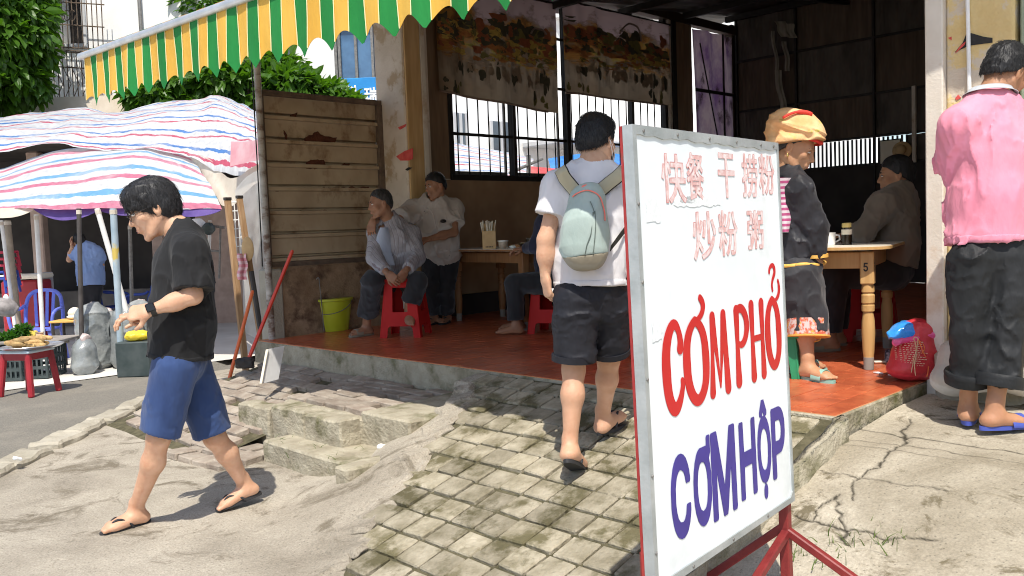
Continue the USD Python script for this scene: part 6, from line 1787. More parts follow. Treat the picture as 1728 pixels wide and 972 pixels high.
def plastic_chair(label, c, ang, m):
    c = np.array([c[0], c[1], 0.0])
    t = T('plastic_chair', label, 'chair', c)
    R = np.array([[math.cos(ang), -math.sin(ang), 0], [math.sin(ang), math.cos(ang), 0], [0, 0, 1]])
    pt_ = lambda *v: c + R @ np.array(v, float)
    for sx in (-1, 1):
        M('leg', beam(pt_(sx * .23, -.21, 0), pt_(sx * .19, -.18, .43), .045, .03, R[:, 0], .008), m, t)
        M('leg', beam(pt_(sx * .23, .25, 0), pt_(sx * .19, .20, .43), .045, .03, R[:, 0], .008), m, t)
        M('arm', tube(spline([pt_(sx * .22, -.19, .42), pt_(sx * .25, -.2, .60), pt_(sx * .26, -.08, .65), pt_(sx * .25, .14, .66), pt_(sx * .215, .20, .70)], 18), .020, 8), m, t, smooth=True)
    g = np.array([[pt_(x, y, .43 - .02 * math.cos(x * 6) * (1 - abs(y) * 2)) for x in np.linspace(-.22, .22, 9)] for y in np.linspace(-.22, .20, 9)])
    M('seat', sheet(g, .02), m, t, smooth=40)
    hoop = [(-.21, .20, .42), (-.215, .235, .62), (-.19, .265, .78), (-.11, .28, .86), (0, .285, .875), (.11, .28, .86), (.19, .265, .78), (.215, .235, .62), (.21, .20, .42)]
    M('back_hoop', tube(spline([pt_(*h) for h in hoop], 40), .023, 8), m, t, smooth=True)
    for x in (-.11, -.035, .035, .11):
        M('back_slat', beam(pt_(x * .8, .205, .43), pt_(x, .283, .86), .038, .010, R[:, 0], .003), m, t)
    return t


ca = math.atan2(fh[1], fh[0]) - math.pi / 2
plastic_chair('violet blue plastic chair with a slatted back behind the vegetables', CH, ca + .15, BLUEP)
DBLUE = mat('deep_blue_plastic', (0.02, 0.045, 0.25), (0.03, 0.065, 0.32), rough=.4)
plastic_chair('deep blue plastic chair behind the chest of the walking man', P(248, 470, 13.2), ca - 1.9, DBLUE)
plastic_chair('dark blue chair beside the man in the blue shirt', P(182, 470, 13.9), ca + 2.4, DBLUE)
# sacks in film
FILM = mat('grey_film', (0.15, 0.165, 0.165), (0.28, 0.295, 0.29), rough=.22, scale=6, bump=.6, bscale=13, coat=.5)
for i, (x, y, d_, r_, h_, lab) in enumerate(((158, 575, 9.9, .19, .60, 'grey plastic wrapped sack nearest the black pole'), (182, 585, 10.1, .17, .52, 'grey plastic wrapped sack in the middle of the row'), (216, 585, 9.9, .18, .56, 'grey plastic wrapped sack touching the thick pole'), (238, 588, 10.2, .19, .60, 'grey plastic wrapped sack behind the hand of the walking man'), (143, 610, 9.5, .14, .28, 'short slumped grey sack at the foot of the black pole'))):
    q = P(x, y, d_); q[2] = 0.02
    s = Soft(.012, .06)
    s.limb(q + [0, 0, .10], q + [0, 0, h_ - .05], r_, r_ * .92).ell(q + [.03, 0, h_ + .02], (r_ * .45, r_ * .45, .09)).half([0, 0, .02], [0, 0, -1]).wrinkle(.02, fold(7, i + 3))
    o = T('wrapped_sack', lab, 'sack', q)
    M('sack', s.mesh(), FILM, o, smooth=True)
    M('neck', jitter(ball(q + [.02, 0, h_ + .08], (.06, .06, .07), 3), .03, 20, i), mat('pinkish_film', (0.42, 0.34, 0.32), (0.55, 0.46, 0.44), rough=.35), o, smooth=True)
q = P(228, 560, 9.35)
yb = T('yellow_pack', 'yellow printed pack lying by the thick pole', 'packet', q)
yc = P(232, 566, 9.3); 
s = Soft(.01, .03); s.ell(yc, (.13, .09, .055)).ell(yc + rh * .08, (.08, .07, .045)).wrinkle(.012, fold(14, 2))
M('pack', s.mesh(), mat('yellow_film', (0.70, 0.50, 0.03), (0.78, 0.60, 0.06), rough=.3, scale=5, c3=(.06, .05, .03), s3=5, lo3=.62, hi3=.66), yb, smooth=True)
M('crate_under', box([yc[0], yc[1], (yc[2] - .05) / 2], (.36, .3, yc[2] - .06), RV, .01), DKCR, yb)
bx = P(43, 470, 12.8)
cl_ = T('cool_box', 'red cool box with a white lid behind the blue chair', 'cool box', bx)
bz = P(50, 466, 12.8)[2]
M('body', box([P(44, 470, 12.8)[0], P(44, 470, 12.8)[1], bz / 2 - .1], (.55, .4, bz + .1), RV, .03), MR, cl_)
M('lid', box([P(44, 470, 12.8)[0], P(44, 470, 12.8)[1], bz + .0], (.60, .44, .07), RV, .02), CREAM, cl_)
M('foam_box', box(P(72, 476, 12.9), (.12, .4, .28), RV, .01), GREYWALL, cl_)
stk_m = mat('red_crate_plastic', (0.36, 0.02, 0.05), (0.42, 0.035, 0.06), rough=.45)
for k in range(5):
    o = P(0, 470 - k * 11, 11.9)
    t_ = T('stacked_stool', ['lowest', 'second lowest', 'middle', 'second highest', 'topmost'][k] + ' stool of the stack at the left edge behind the post', 'stool', o, 'stack of stools at the left edge')
    m_ = DBLUE if k < 2 else stk_m
    M('seat', box(o, (.34, .34, .035), RV, .012), m_, t_)
    for sx in (-1, 1):
        for sy in (-1, 1):
            M('leg', beam(o + RV @ [sx * .15, sy * .15, -.01], o + RV @ [sx * .17, sy * .17, -.20], .03, .03), m_, t_)
ob = T('plank_table', 'small orange topped plank table behind the corn tray', 'table', P(115, 541, 10.2))
M('top', box(P(118, 541, 10.1), (.34, .3, .025), RV, .005), mat('orange_board', (.62, .34, .08), (.7, .42, .13), rough=.5), ob)
for sx in (-1, 1):
    for sy in (-1, 1):
        a = P(118, 541, 10.1) + RV @ [sx * .14, sy * .12, 0]
        M('leg', beam(a, [a[0], a[1], .01], .03, .03), POLED, ob)
s = Soft(.012, .03); s.ell(P(126, 528, 10.1), (.075, .07, .065)).wrinkle(.02, fold(14, 6))
o = T('yellow_bundle', 'pale yellow lump of food on the orange plank table', 'food', P(126, 536, 10.1)); M('lump', s.mesh(), CREAM, o, smooth=True)
M('wrapper', ball(P(126, 534, 10.1), (.085, .085, .02), 2), litter_m, o, smooth=True)
# dark market hall behind
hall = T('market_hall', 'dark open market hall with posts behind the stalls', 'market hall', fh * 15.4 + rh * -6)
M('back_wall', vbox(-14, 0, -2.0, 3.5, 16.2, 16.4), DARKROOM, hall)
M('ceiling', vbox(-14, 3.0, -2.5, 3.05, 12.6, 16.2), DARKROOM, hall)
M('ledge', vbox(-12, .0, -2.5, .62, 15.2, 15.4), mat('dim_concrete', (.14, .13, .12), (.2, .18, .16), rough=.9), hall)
for a in (-7.9, -5.9, -4.35):
    M('post', vbox(a - .1, 0, a + .1, 3, 14.6, 14.8, .02), mat('pinkish_plaster', (.38, .28, .23), (.48, .36, .30), rough=.9), hall)
M('wall_panel', vbox(-5.3, 0, -4.5, 2.4, 14.75, 14.85), _m['pinkish_plaster'], hall)
frk = T('clothes_rail', 'grey metal rail with dark goods behind the walking man', 'rail', P(320, 420, 12.5))
for a, b in (((295, 374), (380, 384)), ((300, 376), (304, 470)), ((320, 378), (322, 470)), ((345, 380), (346, 470)), ((372, 384), (370, 470)), ((300, 420), (372, 424))):
    M('tube', tube([P(*a, 12.5), P(*b, 12.5)], .017, 6), GREYIRON, frk)
for i, (x, y, w_) in enumerate(((308, 378, .10), (322, 382, .08), (334, 380, .12), (352, 386, .1))):
    M('hanging_bag', jitter(ball(P(x, y, 12.4), (w_, .08, .09), 2), .04, 9, i), [BUN, DKCR, litter_m, DKCR][i], frk, smooth=True)
bt_ = T('blue_tub', 'bright blue tub near the market worker in white', 'tub', P(380, 416, 17))
M('body', lathe([(.22, 0), (.30, .3), (.28, .3), (.2, .02)], P(381, 424, 17), n=18), BLUEB, bt_, smooth=40)
M('stand', box(P(378, 436, 17), (.7, .4, .12), RV, .02), LIDB, bt_)
hat = onX(1522, 254, XB - .05)
ht = T('straw_hat', 'round beige hat hung on the back wall above the seated man', 'hat', hat)
M('brim', ball(hat, (.03, .13, .12), 2), KRAFT, ht, smooth=True)
M('crown', ball(hat - [.05, 0, -.01], (.07, .075, .07), 2), KRAFT, ht, smooth=True)
nt = onX(1502, 256, XB - .05)
ntc = T('wall_notice', 'small pale notice on the back wall left of the straw hat', 'notice', nt)
M('sheet', box(nt, (.006, .26, .30), None, 0), CREAM, ntc)
M('backing', box(nt + [.006, 0, 0], (.006, .29, .33), None, 0), BLACKIRON, ntc)

# ------------------------------------------------------------------ people
def skin(name, a, b):
    return mat(name, a, b, rough=0.52, scale=16, detail=7, lo=.30, hi=.70, sss=0.12, bump=.12, bscale=60, spec=.35, c3=tuple(v * k for v, k in zip(a, (.92, .78, .72))), s3=11, lo3=.55, hi3=.75)


SK1 = skin('skin_light', (0.50, 0.275, 0.17), (0.58, 0.345, 0.225))
SK2 = skin('skin_tan', (0.36, 0.175, 0.095), (0.44, 0.225, 0.13))
SK3 = skin('skin_brown', (0.26, 0.125, 0.07), (0.34, 0.17, 0.10))
LIP = mat('lips', (0.40, 0.17, 0.125), (0.46, 0.21, 0.16), rough=.45)
EYEW = mat('eye_white', (0.70, 0.66, 0.62), rough=.2)
IRIS = mat('iris', (0.02, 0.012, 0.009), rough=.1)
HAIR = mat('black_hair', (0.008, 0.008, 0.009), (0.022, 0.021, 0.022), rough=.5, scale=60, stretch=(1, 1, .25), bump=.2, bscale=140, spec=.35)
HAIRG = mat('greying_hair', (0.012, 0.011, 0.011), (0.055, 0.05, 0.048), rough=.5, scale=70, stretch=(1, 1, .25), bump=.5, bscale=140)


def head_frame(c, F, U, sc=1.0):
    F = unit(F); U = unit(np.asarray(U) - F * (np.asarray(U) @ F)); X = np.cross(F, U)
    R = np.stack([X, F, U], 1)
    return lambda *v: np.asarray(c) + R @ (np.array(v, float) * sc), R


def head_ops(s, L, R, sc, age=0.0, nose=1.0):
    e = lambda c, r, k=.02, kind='add': s.ell(L(*c), np.array(r) * sc, R, k=k, kind=kind)
    e((0, -.014, .036), (.076, .098, .088))
    e((0, .022, -.020), (.064, .074, .098), .03)
    for q in (-1, 1):
        s.limb(L(q * .058, -.012, -.045), L(q * .036, .046, -.098), .017 * sc, .015 * sc, k=.025)
        e((q * .043, .060, -.022), (.022, .020, .019), .025)
    e((0, .068, -.108), (.024, .017, .017), .025)
    s.limb(L(-.036, .080, .024), L(.036, .080, .024), .011 * sc, .011 * sc, k=.02)
    for q in (-1, 1):
        e((q * .032, .100, .003), (.019, .016, .011), .016, 'sub')
    s.limb(L(0, .090, .008), L(0, .108 * nose, -.030), .0085 * sc, .0125 * sc, k=.014)
    for q in (-1, 1):
        e((q * .013, .097, -.034), (.0095, .010, .008), .010)
        e((q * .007, .106, -.0425), (.0042, .0055, .005), .004, 'sub')
    e((0, .086, -.064), (.026, .013, .016), .018)
    e((0, .101, -.0685), (.020, .0035, .0016), .003, 'sub')
    for q in (-1, 1):
        e((q * .078, -.012, -.006), (.008, .019, .031), .008)
        e((q * .086, -.008, -.004), (.006, .011, .018), .005, 'sub')
    if age:
        for q in (-1, 1):
            s.limb(L(q * .020, .105, -.036), L(q * .034, .090, -.072), .003, .003, k=.006, kind='sub')
            e((q * .045, .085, -.060), (.012, .02, .022), .02, 'sub')


def face_parts(t, L, R, sc, brow=HAIR, lips=True, squint=.55):
    for q in (-1, 1):
        M('eye', ball(L(q * .032, .0835, .003), np.array([.0125, .0105, .0115 * squint]) * sc, 2, R), EYEW, t, smooth=True)
        M('iris', ball(L(q * .031, .0905, .0025), np.array([.0055, .0042, .0055 * min(1, squint * 1.3)]) * sc, 2, R), IRIS, t, smooth=True)
        M('eyelid', tube([L(q * .018, .088, .004), L(q * .026, .0935, .0095), L(q * .036, .0925, .0095), L(q * .047, .083, .004)], .0019 * sc, 5), brow, t)
        M('eyebrow', tube([L(q * .014, .0955, .021), L(q * .03, .0955, .0265), L(q * .05, .080, .022)], [.003 * sc, .0042 * sc, .002 * sc], 6), brow, t)
    if lips:
        M('lips', cat([tube([L(-.021, .089, -.067), L(-.008, .098, -.0640), L(0, .099, -.0650), L(.008, .098, -.0640), L(.021, .089, -.067)], [.0015 * sc, .0034 * sc, .0034 * sc, .0034 * sc, .0015 * sc], 7), tube([L(-.020, .089, -.069), L(-.008, .097, -.0735), L(.008, .097, -.0735), L(.020, .089, -.069)], [.0015 * sc, .0040 * sc, .0040 * sc, .0015 * sc], 7)]), LIP, t, smooth=True)


def hair_cap(L, R, sc, front=(.088, .058), nape=(-.085, -.080), thick=1.0, res=.004, amp=.004, extra=None, seed=1, bald=None):
    s = Soft(res, .02)
    s.ell(L(0, -.012, .040), np.array([.080, .102, .096]) * sc * (1 + .06 * (thick - 1)), R)
    s.ell(L(0, -.035, -.005), np.array([.076, .078, .078]) * sc * (1 + .06 * (thick - 1)), R)
    dy, dz = nape[0] - front[0], nape[1] - front[1]
    n = R @ np.array([0, -dz, dy])
    s.half(L(0, *front), n)
    if extra:
        extra(s)
    if bald:
        s.ell(L(*bald[0]), np.array(bald[1]) * sc, R, k=.01, kind='sub')
    iv = np.linalg.inv(R)
    s.wrinkle(amp, lambda p: fold(70, seed, (1, 1, 1))((p @ R) * [1.2, .5, .35]) + .8 * fold(26, seed + 3)((p @ R) * [1, .7, .7]))
    return s.mesh()


def strands(t, mesh, L, R, m, n=1600, length=.032, lift=.35, flow=(0, .1, -1), w=.0011, seed=1):
    """Loose hairs lying along the hair mass and breaking its outline."""
    rng = np.random.default_rng(seed)
    v, f = np.array(mesh.vertices), np.array(mesh.faces)
    a = np.cross(v[f[:, 1]] - v[f[:, 0]], v[f[:, 2]] - v[f[:, 0]])
    ar = np.linalg.norm(a, axis=1)
    k = rng.choice(len(f), n, p=ar / ar.sum())
    nn = a[k] / ar[k][:, None]
    b = rng.dirichlet([1, 1, 1], n)
    p = (v[f[k]] * b[..., None]).sum(1)
    fl = R @ np.array(flow, float) + rng.normal(0, .2, (n, 3))
    d = fl - nn * (fl * nn).sum(1, keepdims=True)
    d /= np.linalg.norm(d, axis=1, keepdims=True)
    ln = length * rng.uniform(.5, 1.3, n)[:, None]
    pts = np.stack([p - nn * .002, p + d * ln * .33 + nn * ln * lift * .22, p + d * ln * .7 + nn * ln * lift * .25, p + d * ln + nn * ln * lift * .1 + R @ np.array([0, 0, -.15]) * ln], 1) - root_base(t)
    c = UsdGeom.BasisCurves.Define(stage, numbered(t, 'hair_strands'))
    c.CreateTypeAttr('linear')
    c.CreatePointsAttr(Vt.Vec3fArray.FromNumpy(pts.reshape(-1, 3).astype(np.float32)))
    c.CreateCurveVertexCountsAttr(Vt.IntArray.FromNumpy(np.full(n, 4, np.int32)))
    c.CreateWidthsAttr(Vt.FloatArray.FromNumpy(np.tile(np.array([w, w, w * .8, w * .3], np.float32), n)))
    c.SetWidthsInterpolation('vertex')
    UsdShade.MaterialBindingAPI.Apply(c.GetPrim()).Bind(m)


def hand_ops(s, w, d, n, thumb, curl=.4, sc=1.0, spread=.0):
    """A hand from wrist w along d, palm facing n, thumb on the given side: palm, four unequal bent fingers and a thumb."""
    d = unit(d); n = unit(np.asarray(n) - d * (np.asarray(n) @ d)); x = np.cross(d, n) * thumb
    pp = lambda a, b, c: np.asarray(w) + (d * a + x * b + n * c) * sc
    s.limb(pp(-.02, 0, 0), pp(.02, 0, 0), .026 * sc, .030 * sc, k=.02, axis=n, squash=.7)
    s.limb(pp(.025, .012, 0), pp(.078, .020, 0), .026 * sc, .023 * sc, k=.015, axis=n, squash=.5)
    s.limb(pp(.025, -.012, 0), pp(.074, -.022, 0), .026 * sc, .022 * sc, k=.015, axis=n, squash=.5)
    for b, ln, r, cu in ((.031, .070, .0083, 1.0), (.0105, .079, .0086, 1.05), (-.0105, .073, .0083, 1.12), (-.030, .058, .0074, 1.2)):
        q = pp(.080 - abs(b - .01) * .25, b, 0)
        dirn = d + x * b * (1.5 + 10 * spread)
        a = 0.15
        for seg, f in enumerate((.44, .32, .24)):
            a += curl * cu * (.75, 1.0, .7)[seg]
            dd = unit(unit(dirn) * math.cos(a) + n * math.sin(a))
            e = q + dd * ln * f * sc
            s.limb(q, e, r * (1 - .07 * seg) * sc, r * (.93 - .08 * seg) * sc, k=.005)
            q = e
    q = pp(.022, .030, .008)
    d1, d2 = unit(d * .62 + x * .62 + n * .48), unit(d * .92 + x * .10 + n * (.3 + .25 * curl))
    e = q + d1 * .042 * sc
    s.limb(pp(.012, .018, .002), e, .0145 * sc, .0105 * sc, k=.012)
    s.limb(e, e + d2 * .032 * sc, .0102 * sc, .0085 * sc, k=.006)


def foot_ops(s, a, d, u=(0, 0, 1), sc=1.0):
    d = unit(d); u = unit(np.asarray(u) - d * (np.asarray(u) @ d)); x = np.cross(d, u)
    f = lambda p, q, r: np.asarray(a) + (d * p + x * q + u * r) * sc
    s.limb(f(-.005, 0, .03), f(-.012, 0, -.03), .034 * sc, .033 * sc, k=.02)
    s.ell(f(-.030, 0, -.050), np.array([.030, .030, .030]) * sc, k=.02)
    s.limb(f(.01, 0, -.028), f(.115, .002, -.056), .038 * sc, .036 * sc, k=.03, axis=u, squash=.62)
    s.limb(f(-.03, 0, -.056), f(.105, 0, -.060), .030 * sc, .034 * sc, k=.03, axis=u, squash=.6)
    for q, ln, r in ((-.026, .058, .0125), (-.008, .052, .0095), (.008, .046, .009), (.021, .038, .0085), (.032, .028, .0078)):
        s.limb(f(.135 - abs(q) * .3, q, -.061), f(.135 - abs(q) * .3 + ln * .75, q * 1.05, -.064), r * sc, r * .9 * sc, k=.006)
    return f


def sandal(t, f, d, u, m, kind='thong', sc=1.0, strap=None):
    """Sole and straps under a foot; f gives places on the foot."""
    u = unit(u); d = unit(np.asarray(d) - u * (np.asarray(d) @ u)); x = np.cross(d, u)
    out = []
    for a in np.linspace(0, 2 * math.pi, 40, endpoint=False):
        p = math.cos(a)
        out.append((.055 + .128 * p, (.036 + .012 * (p > 0) * p) * math.sin(a) * (1 + .06 * math.cos(2 * a))))
    pg = sg.Polygon(out)
    R = np.stack([d, x if np.dot(np.cross(d, x), u) > 0 else -x, u], 1)
    M('sandal_sole', prism(pg, .018 * sc, R, f(0, 0, -.092)), m, t, smooth=40)
    sm = strap or m
    if kind == 'thong':
        for q in (-1, 1):
            M('sandal_strap', tube(spline([f(.150, -.012, -.070), f(.10, q * .020 - .004, -.026), f(.045, q * .040, -.060), f(.035, q * .040, -.078)], 16), .0065 * sc, 6), sm, t, smooth=True)
    else:
        g = np.array([[f(p, 1.12 * .042 * math.cos(a), -.078 + .052 * math.sin(a)) for a in np.linspace(0, math.pi, 16)] for p in (.055, .075, .10, .122)])
        M('sandal_strap', sheet(g, .004), sm, t, smooth=True)


def body(cfg, res=.007):
    """The skin of one person as a single surface, from joints in place."""
    g = cfg.get('g', 1.0)
    s = Soft(res, .03)
    F = unit(cfg['F'])
    L, R = head_frame(cfg['head'], cfg['headF'], cfg['headU'], cfg.get('hs', 1.0) * 1.0)
    N, C, B, Pv = (np.asarray(cfg[k]) for k in ('neck', 'chest', 'belly', 'pelvis'))
    hs = cfg.get('hs', 1.0)
    s.limb(L(0, -.028, -.055), N, .054 * hs, .062 * g, k=.03)
    wd = cfg.get('w', 1.0)
    s.limb(N, C, .10 * g * wd, .150 * g * wd, k=.05, axis=F, squash=.66)
    s.limb(C, B, .150 * g * wd, .145 * g * wd, k=.05, axis=F, squash=.72 * cfg.get('fat', 1))
    s.limb(B, Pv, .145 * g * wd, .150 * g * wd, k=.05, axis=F, squash=.74 * cfg.get('fat', 1))
    for q in ('L', 'R'):
        sh, el, wr = (np.asarray(cfg[k + q]) for k in ('sh', 'el', 'wr'))
        s.limb(N * .35 + sh * .65, sh, .062 * g, .056 * g, k=.05)
        s.limb(sh, el, .050 * g, .040 * g)
        s.limb(el, el * .55 + wr * .45, .040 * g, .041 * g, k=.03)
        s.limb(el * .6 + wr * .4, wr, .040 * g, .0265 * g, k=.03)
        hp, kn, an = (np.asarray(cfg[k + q]) for k in ('hip', 'kn', 'an'))
        s.limb(hp, kn, .086 * g, .056 * g, k=.04)
        s.limb(kn, kn * .66 + an * .34 - unit(cfg.get('calf' + q, F)) * .012, .054 * g, .056 * g, k=.03)
        s.limb(kn * .66 + an * .34 - unit(cfg.get('calf' + q, F)) * .012, an, .056 * g, .034 * g, k=.03)
    feet = {}
    for q in ('L', 'R'):
        if cfg.get('foot' + q) is not None:
            d, u = cfg['foot' + q]
            feet[q] = foot_ops(s, cfg['an' + q], d, u, cfg.get('fs', 1.0))
    ms = []
    hd = Soft(min(res, .0045) if res < .009 else res * .75, .02)
    head_ops(hd, L, R, hs, cfg.get('age', 0))
    hd.limb(L(0, -.028, -.05), L(0, -.030, -.05) * .45 + N * .55, .054 * hs, .056, k=.025)
    ms.append(s.mesh())
    ms.append(hd.mesh())
    for q, th in (('L', -1), ('R', 1)):
        h = cfg.get('hand' + q)
        if h is not None:
            hs_ = Soft(.0035 if res < .009 else .0055, .012)
            hand_ops(hs_, cfg['wr' + q], h[0], h[1], h[2], h[3], cfg.get('hsc', 1.0), h[4] if len(h) > 4 else 0)
            ms.append(hs_.mesh())
    return cat(ms), L, R, feet


def shirt(cfg, m, t, name='shirt', sleeve=(.72, None), inflate=.018, hem=.62, amp=.008, fr=9, res=.008, flare=1.0, neckcut=.03, stretch=(1, 1, .55), seed=0, hem_n=None, front_open=None, band=False):
    """A shirt over the torso with short or long sleeves, cut square at hem and cuffs."""
    g, F = cfg.get('g', 1.0), unit(cfg['F'])
    s = Soft(res, .05)
    N, C, B, Pv = (np.asarray(cfg[k]) for k in ('neck', 'chest', 'belly', 'pelvis'))
    wd, fat = cfg.get('w', 1.0), cfg.get('fat', 1)
    i = inflate
    s.limb(N, C, .098 * g * wd + i, .152 * g * wd + i, axis=F, squash=.70)
    s.limb(C, B, .152 * g * wd + i, (.150 * g * wd + i) * (1 + (flare - 1) * .5), axis=F, squash=.78 * fat)
    s.limb(B, Pv + (Pv - B) * .3, (.150 * g * wd + i) * (1 + (flare - 1) * .5), (.156 * g * wd + i) * flare, axis=F, squash=.80 * fat)
    for q in ('L', 'R'):
        sh, el, wr = (np.asarray(cfg[k + q]) for k in ('sh', 'el', 'wr'))
        s.limb(N * .5 + sh * .5, sh, .066 * g + i * .6, .060 * g + i * .6, k=.06)
        fu, ff = sleeve
        if fu < 1 or ff is None:
            s.limb(sh, sh + (el - sh) * fu, .058 * g + i * .7, .060 * g + i * 1.1, flat='b', k=.05)
        else:
            s.limb(sh, el, .056 * g + i * .7, .050 * g + i * .7, k=.05)
            s.limb(el, el + (wr - el) * ff, .050 * g + i * .7, .038 * g + i * .7, flat='b', k=.03)
    hp = B + (Pv - B) * hem
    s.half(hp, hem_n if hem_n is not None else unit(Pv - B))
    if neckcut:
        L, R = head_frame(cfg['head'], cfg['headF'], cfg['headU'])
        s.limb(N + unit(N - C) * .02 + F * neckcut * .5, N + unit(N - C) * .22, .070 * g, .085 * g, kind='sub', k=.01)
        s.limb(N + unit(N - C) * .03, N + F * (.06 + neckcut) - unit(N - C) * neckcut, .062 * g, .040 * g, kind='sub', k=.01)
    s.wrinkle(amp, fold(fr * 1.5, seed, stretch))
    s.wrinkle(amp * .5, fold(fr * 3.2, seed + 2, stretch))
    out = M(name, s.mesh(), m, t, smooth=True)
    if band:
        ax = unit(hem_n if hem_n is not None else Pv - B)
        z = Soft(res, .05)
        z.ops = [o for o in s.ops if o[0] == 'add'][:3] + [o for o in s.ops if o[0] in ('cut', 'noise')]
        z.half(hp - ax * .022, -ax)
        z.wrinkle(1.0, lambda p: -.0028 + 0 * p[..., 0])
        M(name + '_hem', z.mesh(), m, out, smooth=True)
    return out


def trousers(cfg, m, t, name='trousers', length=(1.0, .8), inflate=.016, amp=.008, fr=10, res=.008, seed=3, waist=.35, flare=.0, stretch=(1, 1, .6), cut=True, lk=.018):
    g, F = cfg.get('g', 1.0), unit(cfg['F'])
    s = Soft(res, .05)
    B, Pv = np.asarray(cfg['belly']), np.asarray(cfg['pelvis'])
    wd, fat = cfg.get('w', 1.0), cfg.get('fat', 1)
    s.limb(B + (Pv - B) * waist, Pv, .142 * g * wd + inflate * .4, .150 * g * wd + inflate * .5, axis=F, squash=.78 * fat)
    for q in ('L', 'R'):
        hp, kn, an = (np.asarray(cfg[k + q]) for k in ('hip', 'kn', 'an'))
        if length[0] < 1:
            s.limb(hp, hp + (kn - hp) * length[0], .092 * g + inflate, .070 * g + inflate + flare, flat='b', k=lk)
        else:
            s.limb(hp, kn, .092 * g + inflate, .064 * g + inflate, k=lk)
            s.limb(kn, kn + (an - kn) * length[1], .064 * g + inflate, .052 * g + inflate + flare, flat='b', k=lk)
    if cut:
        s.half(B + (Pv - B) * waist, unit(B - Pv))
    s.wrinkle(amp, fold(fr * 1.4, seed, stretch))
    s.wrinkle(amp * .5, fold(fr * 3.0, seed + 2, stretch))
    return M(name, s.mesh(), m, t, smooth=True)


def cloth(name, a, b=None, rough=.85, **kw):
    kw.setdefault('scale', 5); kw.setdefault('bump', .32); kw.setdefault('bscale', 16); kw.setdefault('bdetail', 9); kw.setdefault('stretch', (1, 1, .45)); kw.setdefault('sheen', .15)
    return mat(name, a, b or tuple(min(1, c * 1.2) for c in a), rough=rough, spec=.25, **kw)


Z3 = np.array([0, 0, 1.0])

# ---- the man in the black T-shirt walking left
Dw = 4.22
cf = dict(F=-rh * .93 - fh * .30, head=P(259, 353, Dw - .02), headF=-rh * .88 - fh * .36 - Z3 * .34, headU=Z3 - rh * .12, hs=1.10, neck=P(311, 402, Dw), chest=P(308, 452, Dw), belly=P(308, 540, Dw), pelvis=P(304, 606, Dw + .02),
          shL=P(322, 424, Dw - .17), elL=P(326, 499, Dw - .20), wrL=P(253, 524, Dw - .26), shR=P(306, 420, Dw + .17), elR=P(290, 500, Dw + .20), wrR=P(238, 532, Dw + .0),
          hipL=P(296, 618, Dw - .06), knL=P(268, 738, Dw - .04), anL=G(229, 858, .085), hipR=P(318, 616, Dw + .12), knR=P(362, 738, Dw + .20), anR=G(411, 815, .12),
          footL=(-rh * .66 - fh * .75, Z3), footR=(-rh * .72 - fh * .62 - Z3 * .22, Z3 - rh * .2), handL=(-rh - Z3 * .12 - fh * .05, fh * .75 - Z3 * .6, 1, 1.05), handR=(-rh * .8 - fh * .5, -Z3 - rh * .2, 1, .55), fat=1.10, w=.92, g=.95, calfL=-rh, calfR=-rh)
wk = T('person', 'person in a black T-shirt, blue shorts and glasses walking left past the terrace', 'person', ((cf['anL'] + cf['anR']) / 2) * [1, 1, 0])
bm, L, R, feet = body(cf)
M('body', bm, SK1, wk, smooth=True)
face_parts(wk, L, R, 1.10)


def bowl(s):
    s.ell(L(0, .030, .082), np.array([.078, .075, .052]) * 1.1, R, k=.02)
    s.limb(L(-.055, .075, .072), L(-.060, .070, .030), .017, .010, k=.02)
    for i in range(8):
        x = -.05 + i * .0143
        s.limb(L(x, .096 - abs(x) * .35, .075), L(x - .004, .106 - abs(x) * .42, .030 + .008 * math.sin(i * 2.1)), .013, .0055, k=.008)
    for q in (-1, 1):
        s.limb(L(q * .076, .02, .05), L(q * .079, .012, .012), .016, .010, k=.015)


hm_ = hair_cap(L, R, 1.10, front=(.100, .040), nape=(-.088, -.092), thick=2.2, extra=bowl, amp=.0045, seed=2)
M('hair', hm_, HAIR, wk, smooth=True)
strands(wk, hm_, L, R, HAIR, 2600, .024, .4, (0, .15, -1))
GF = mat('glasses_frame', (0.03, 0.025, 0.022), (0.05, 0.04, 0.035), rough=.3)
gl = M('glasses', cat([tube([L(q * .034 + .023 * math.cos(a), .108 - .012 * abs(math.cos(a) * q + 1) * .4, .000 + .021 * math.sin(a)) for a in np.linspace(0, 2 * math.pi, 26)], .0016, 6) for q in (-1, 1)]
       + [tube([L(-.011, .110, .004), L(0, .113, .007), L(.011, .110, .004)], .0016, 6)] + [tube(spline([L(q * .057, .104, .006), L(q * .073, .06, .006), L(q * .082, -.005, .006), L(q * .082, -.02, -.006)], 12), .0017, 6) for q in (-1, 1)]), GF, wk)
for q in (-1, 1):
    M('lens', tm([L(q * .034 + .022 * math.cos(a), .107, .020 * math.sin(a)) for a in np.linspace(0, 2 * math.pi, 20, endpoint=False)], [[0, i, i + 1] for i in range(1, 19)]), GLASS, gl)
BLACKT = cloth('black_cotton', (0.010, 0.010, 0.011), (0.018, 0.018, 0.019), sheen=.05)
shirt(cf, BLACKT, wk, sleeve=(.84, None), inflate=.026, hem=.9, flare=1.08, amp=.011, fr=8, seed=2, stretch=(1, 1, .5), band=True)
NAVY = cloth('blue_denim', (0.022, 0.045, 0.13), (0.04, 0.075, 0.19))
trousers(cf, NAVY, wk, 'shorts', length=(.93, 0), inflate=.022, flare=.006, seed=5, waist=.2)
watch = (cf['wrL'] * .93 + cf['elL'] * .07)
wd_ = unit(cf['wrL'] - cf['elL'])
wt = M('watch_band', tube([watch - wd_ * .012, watch + wd_ * .012], [.0335, .0325], 18), BLK, wk, smooth=40)
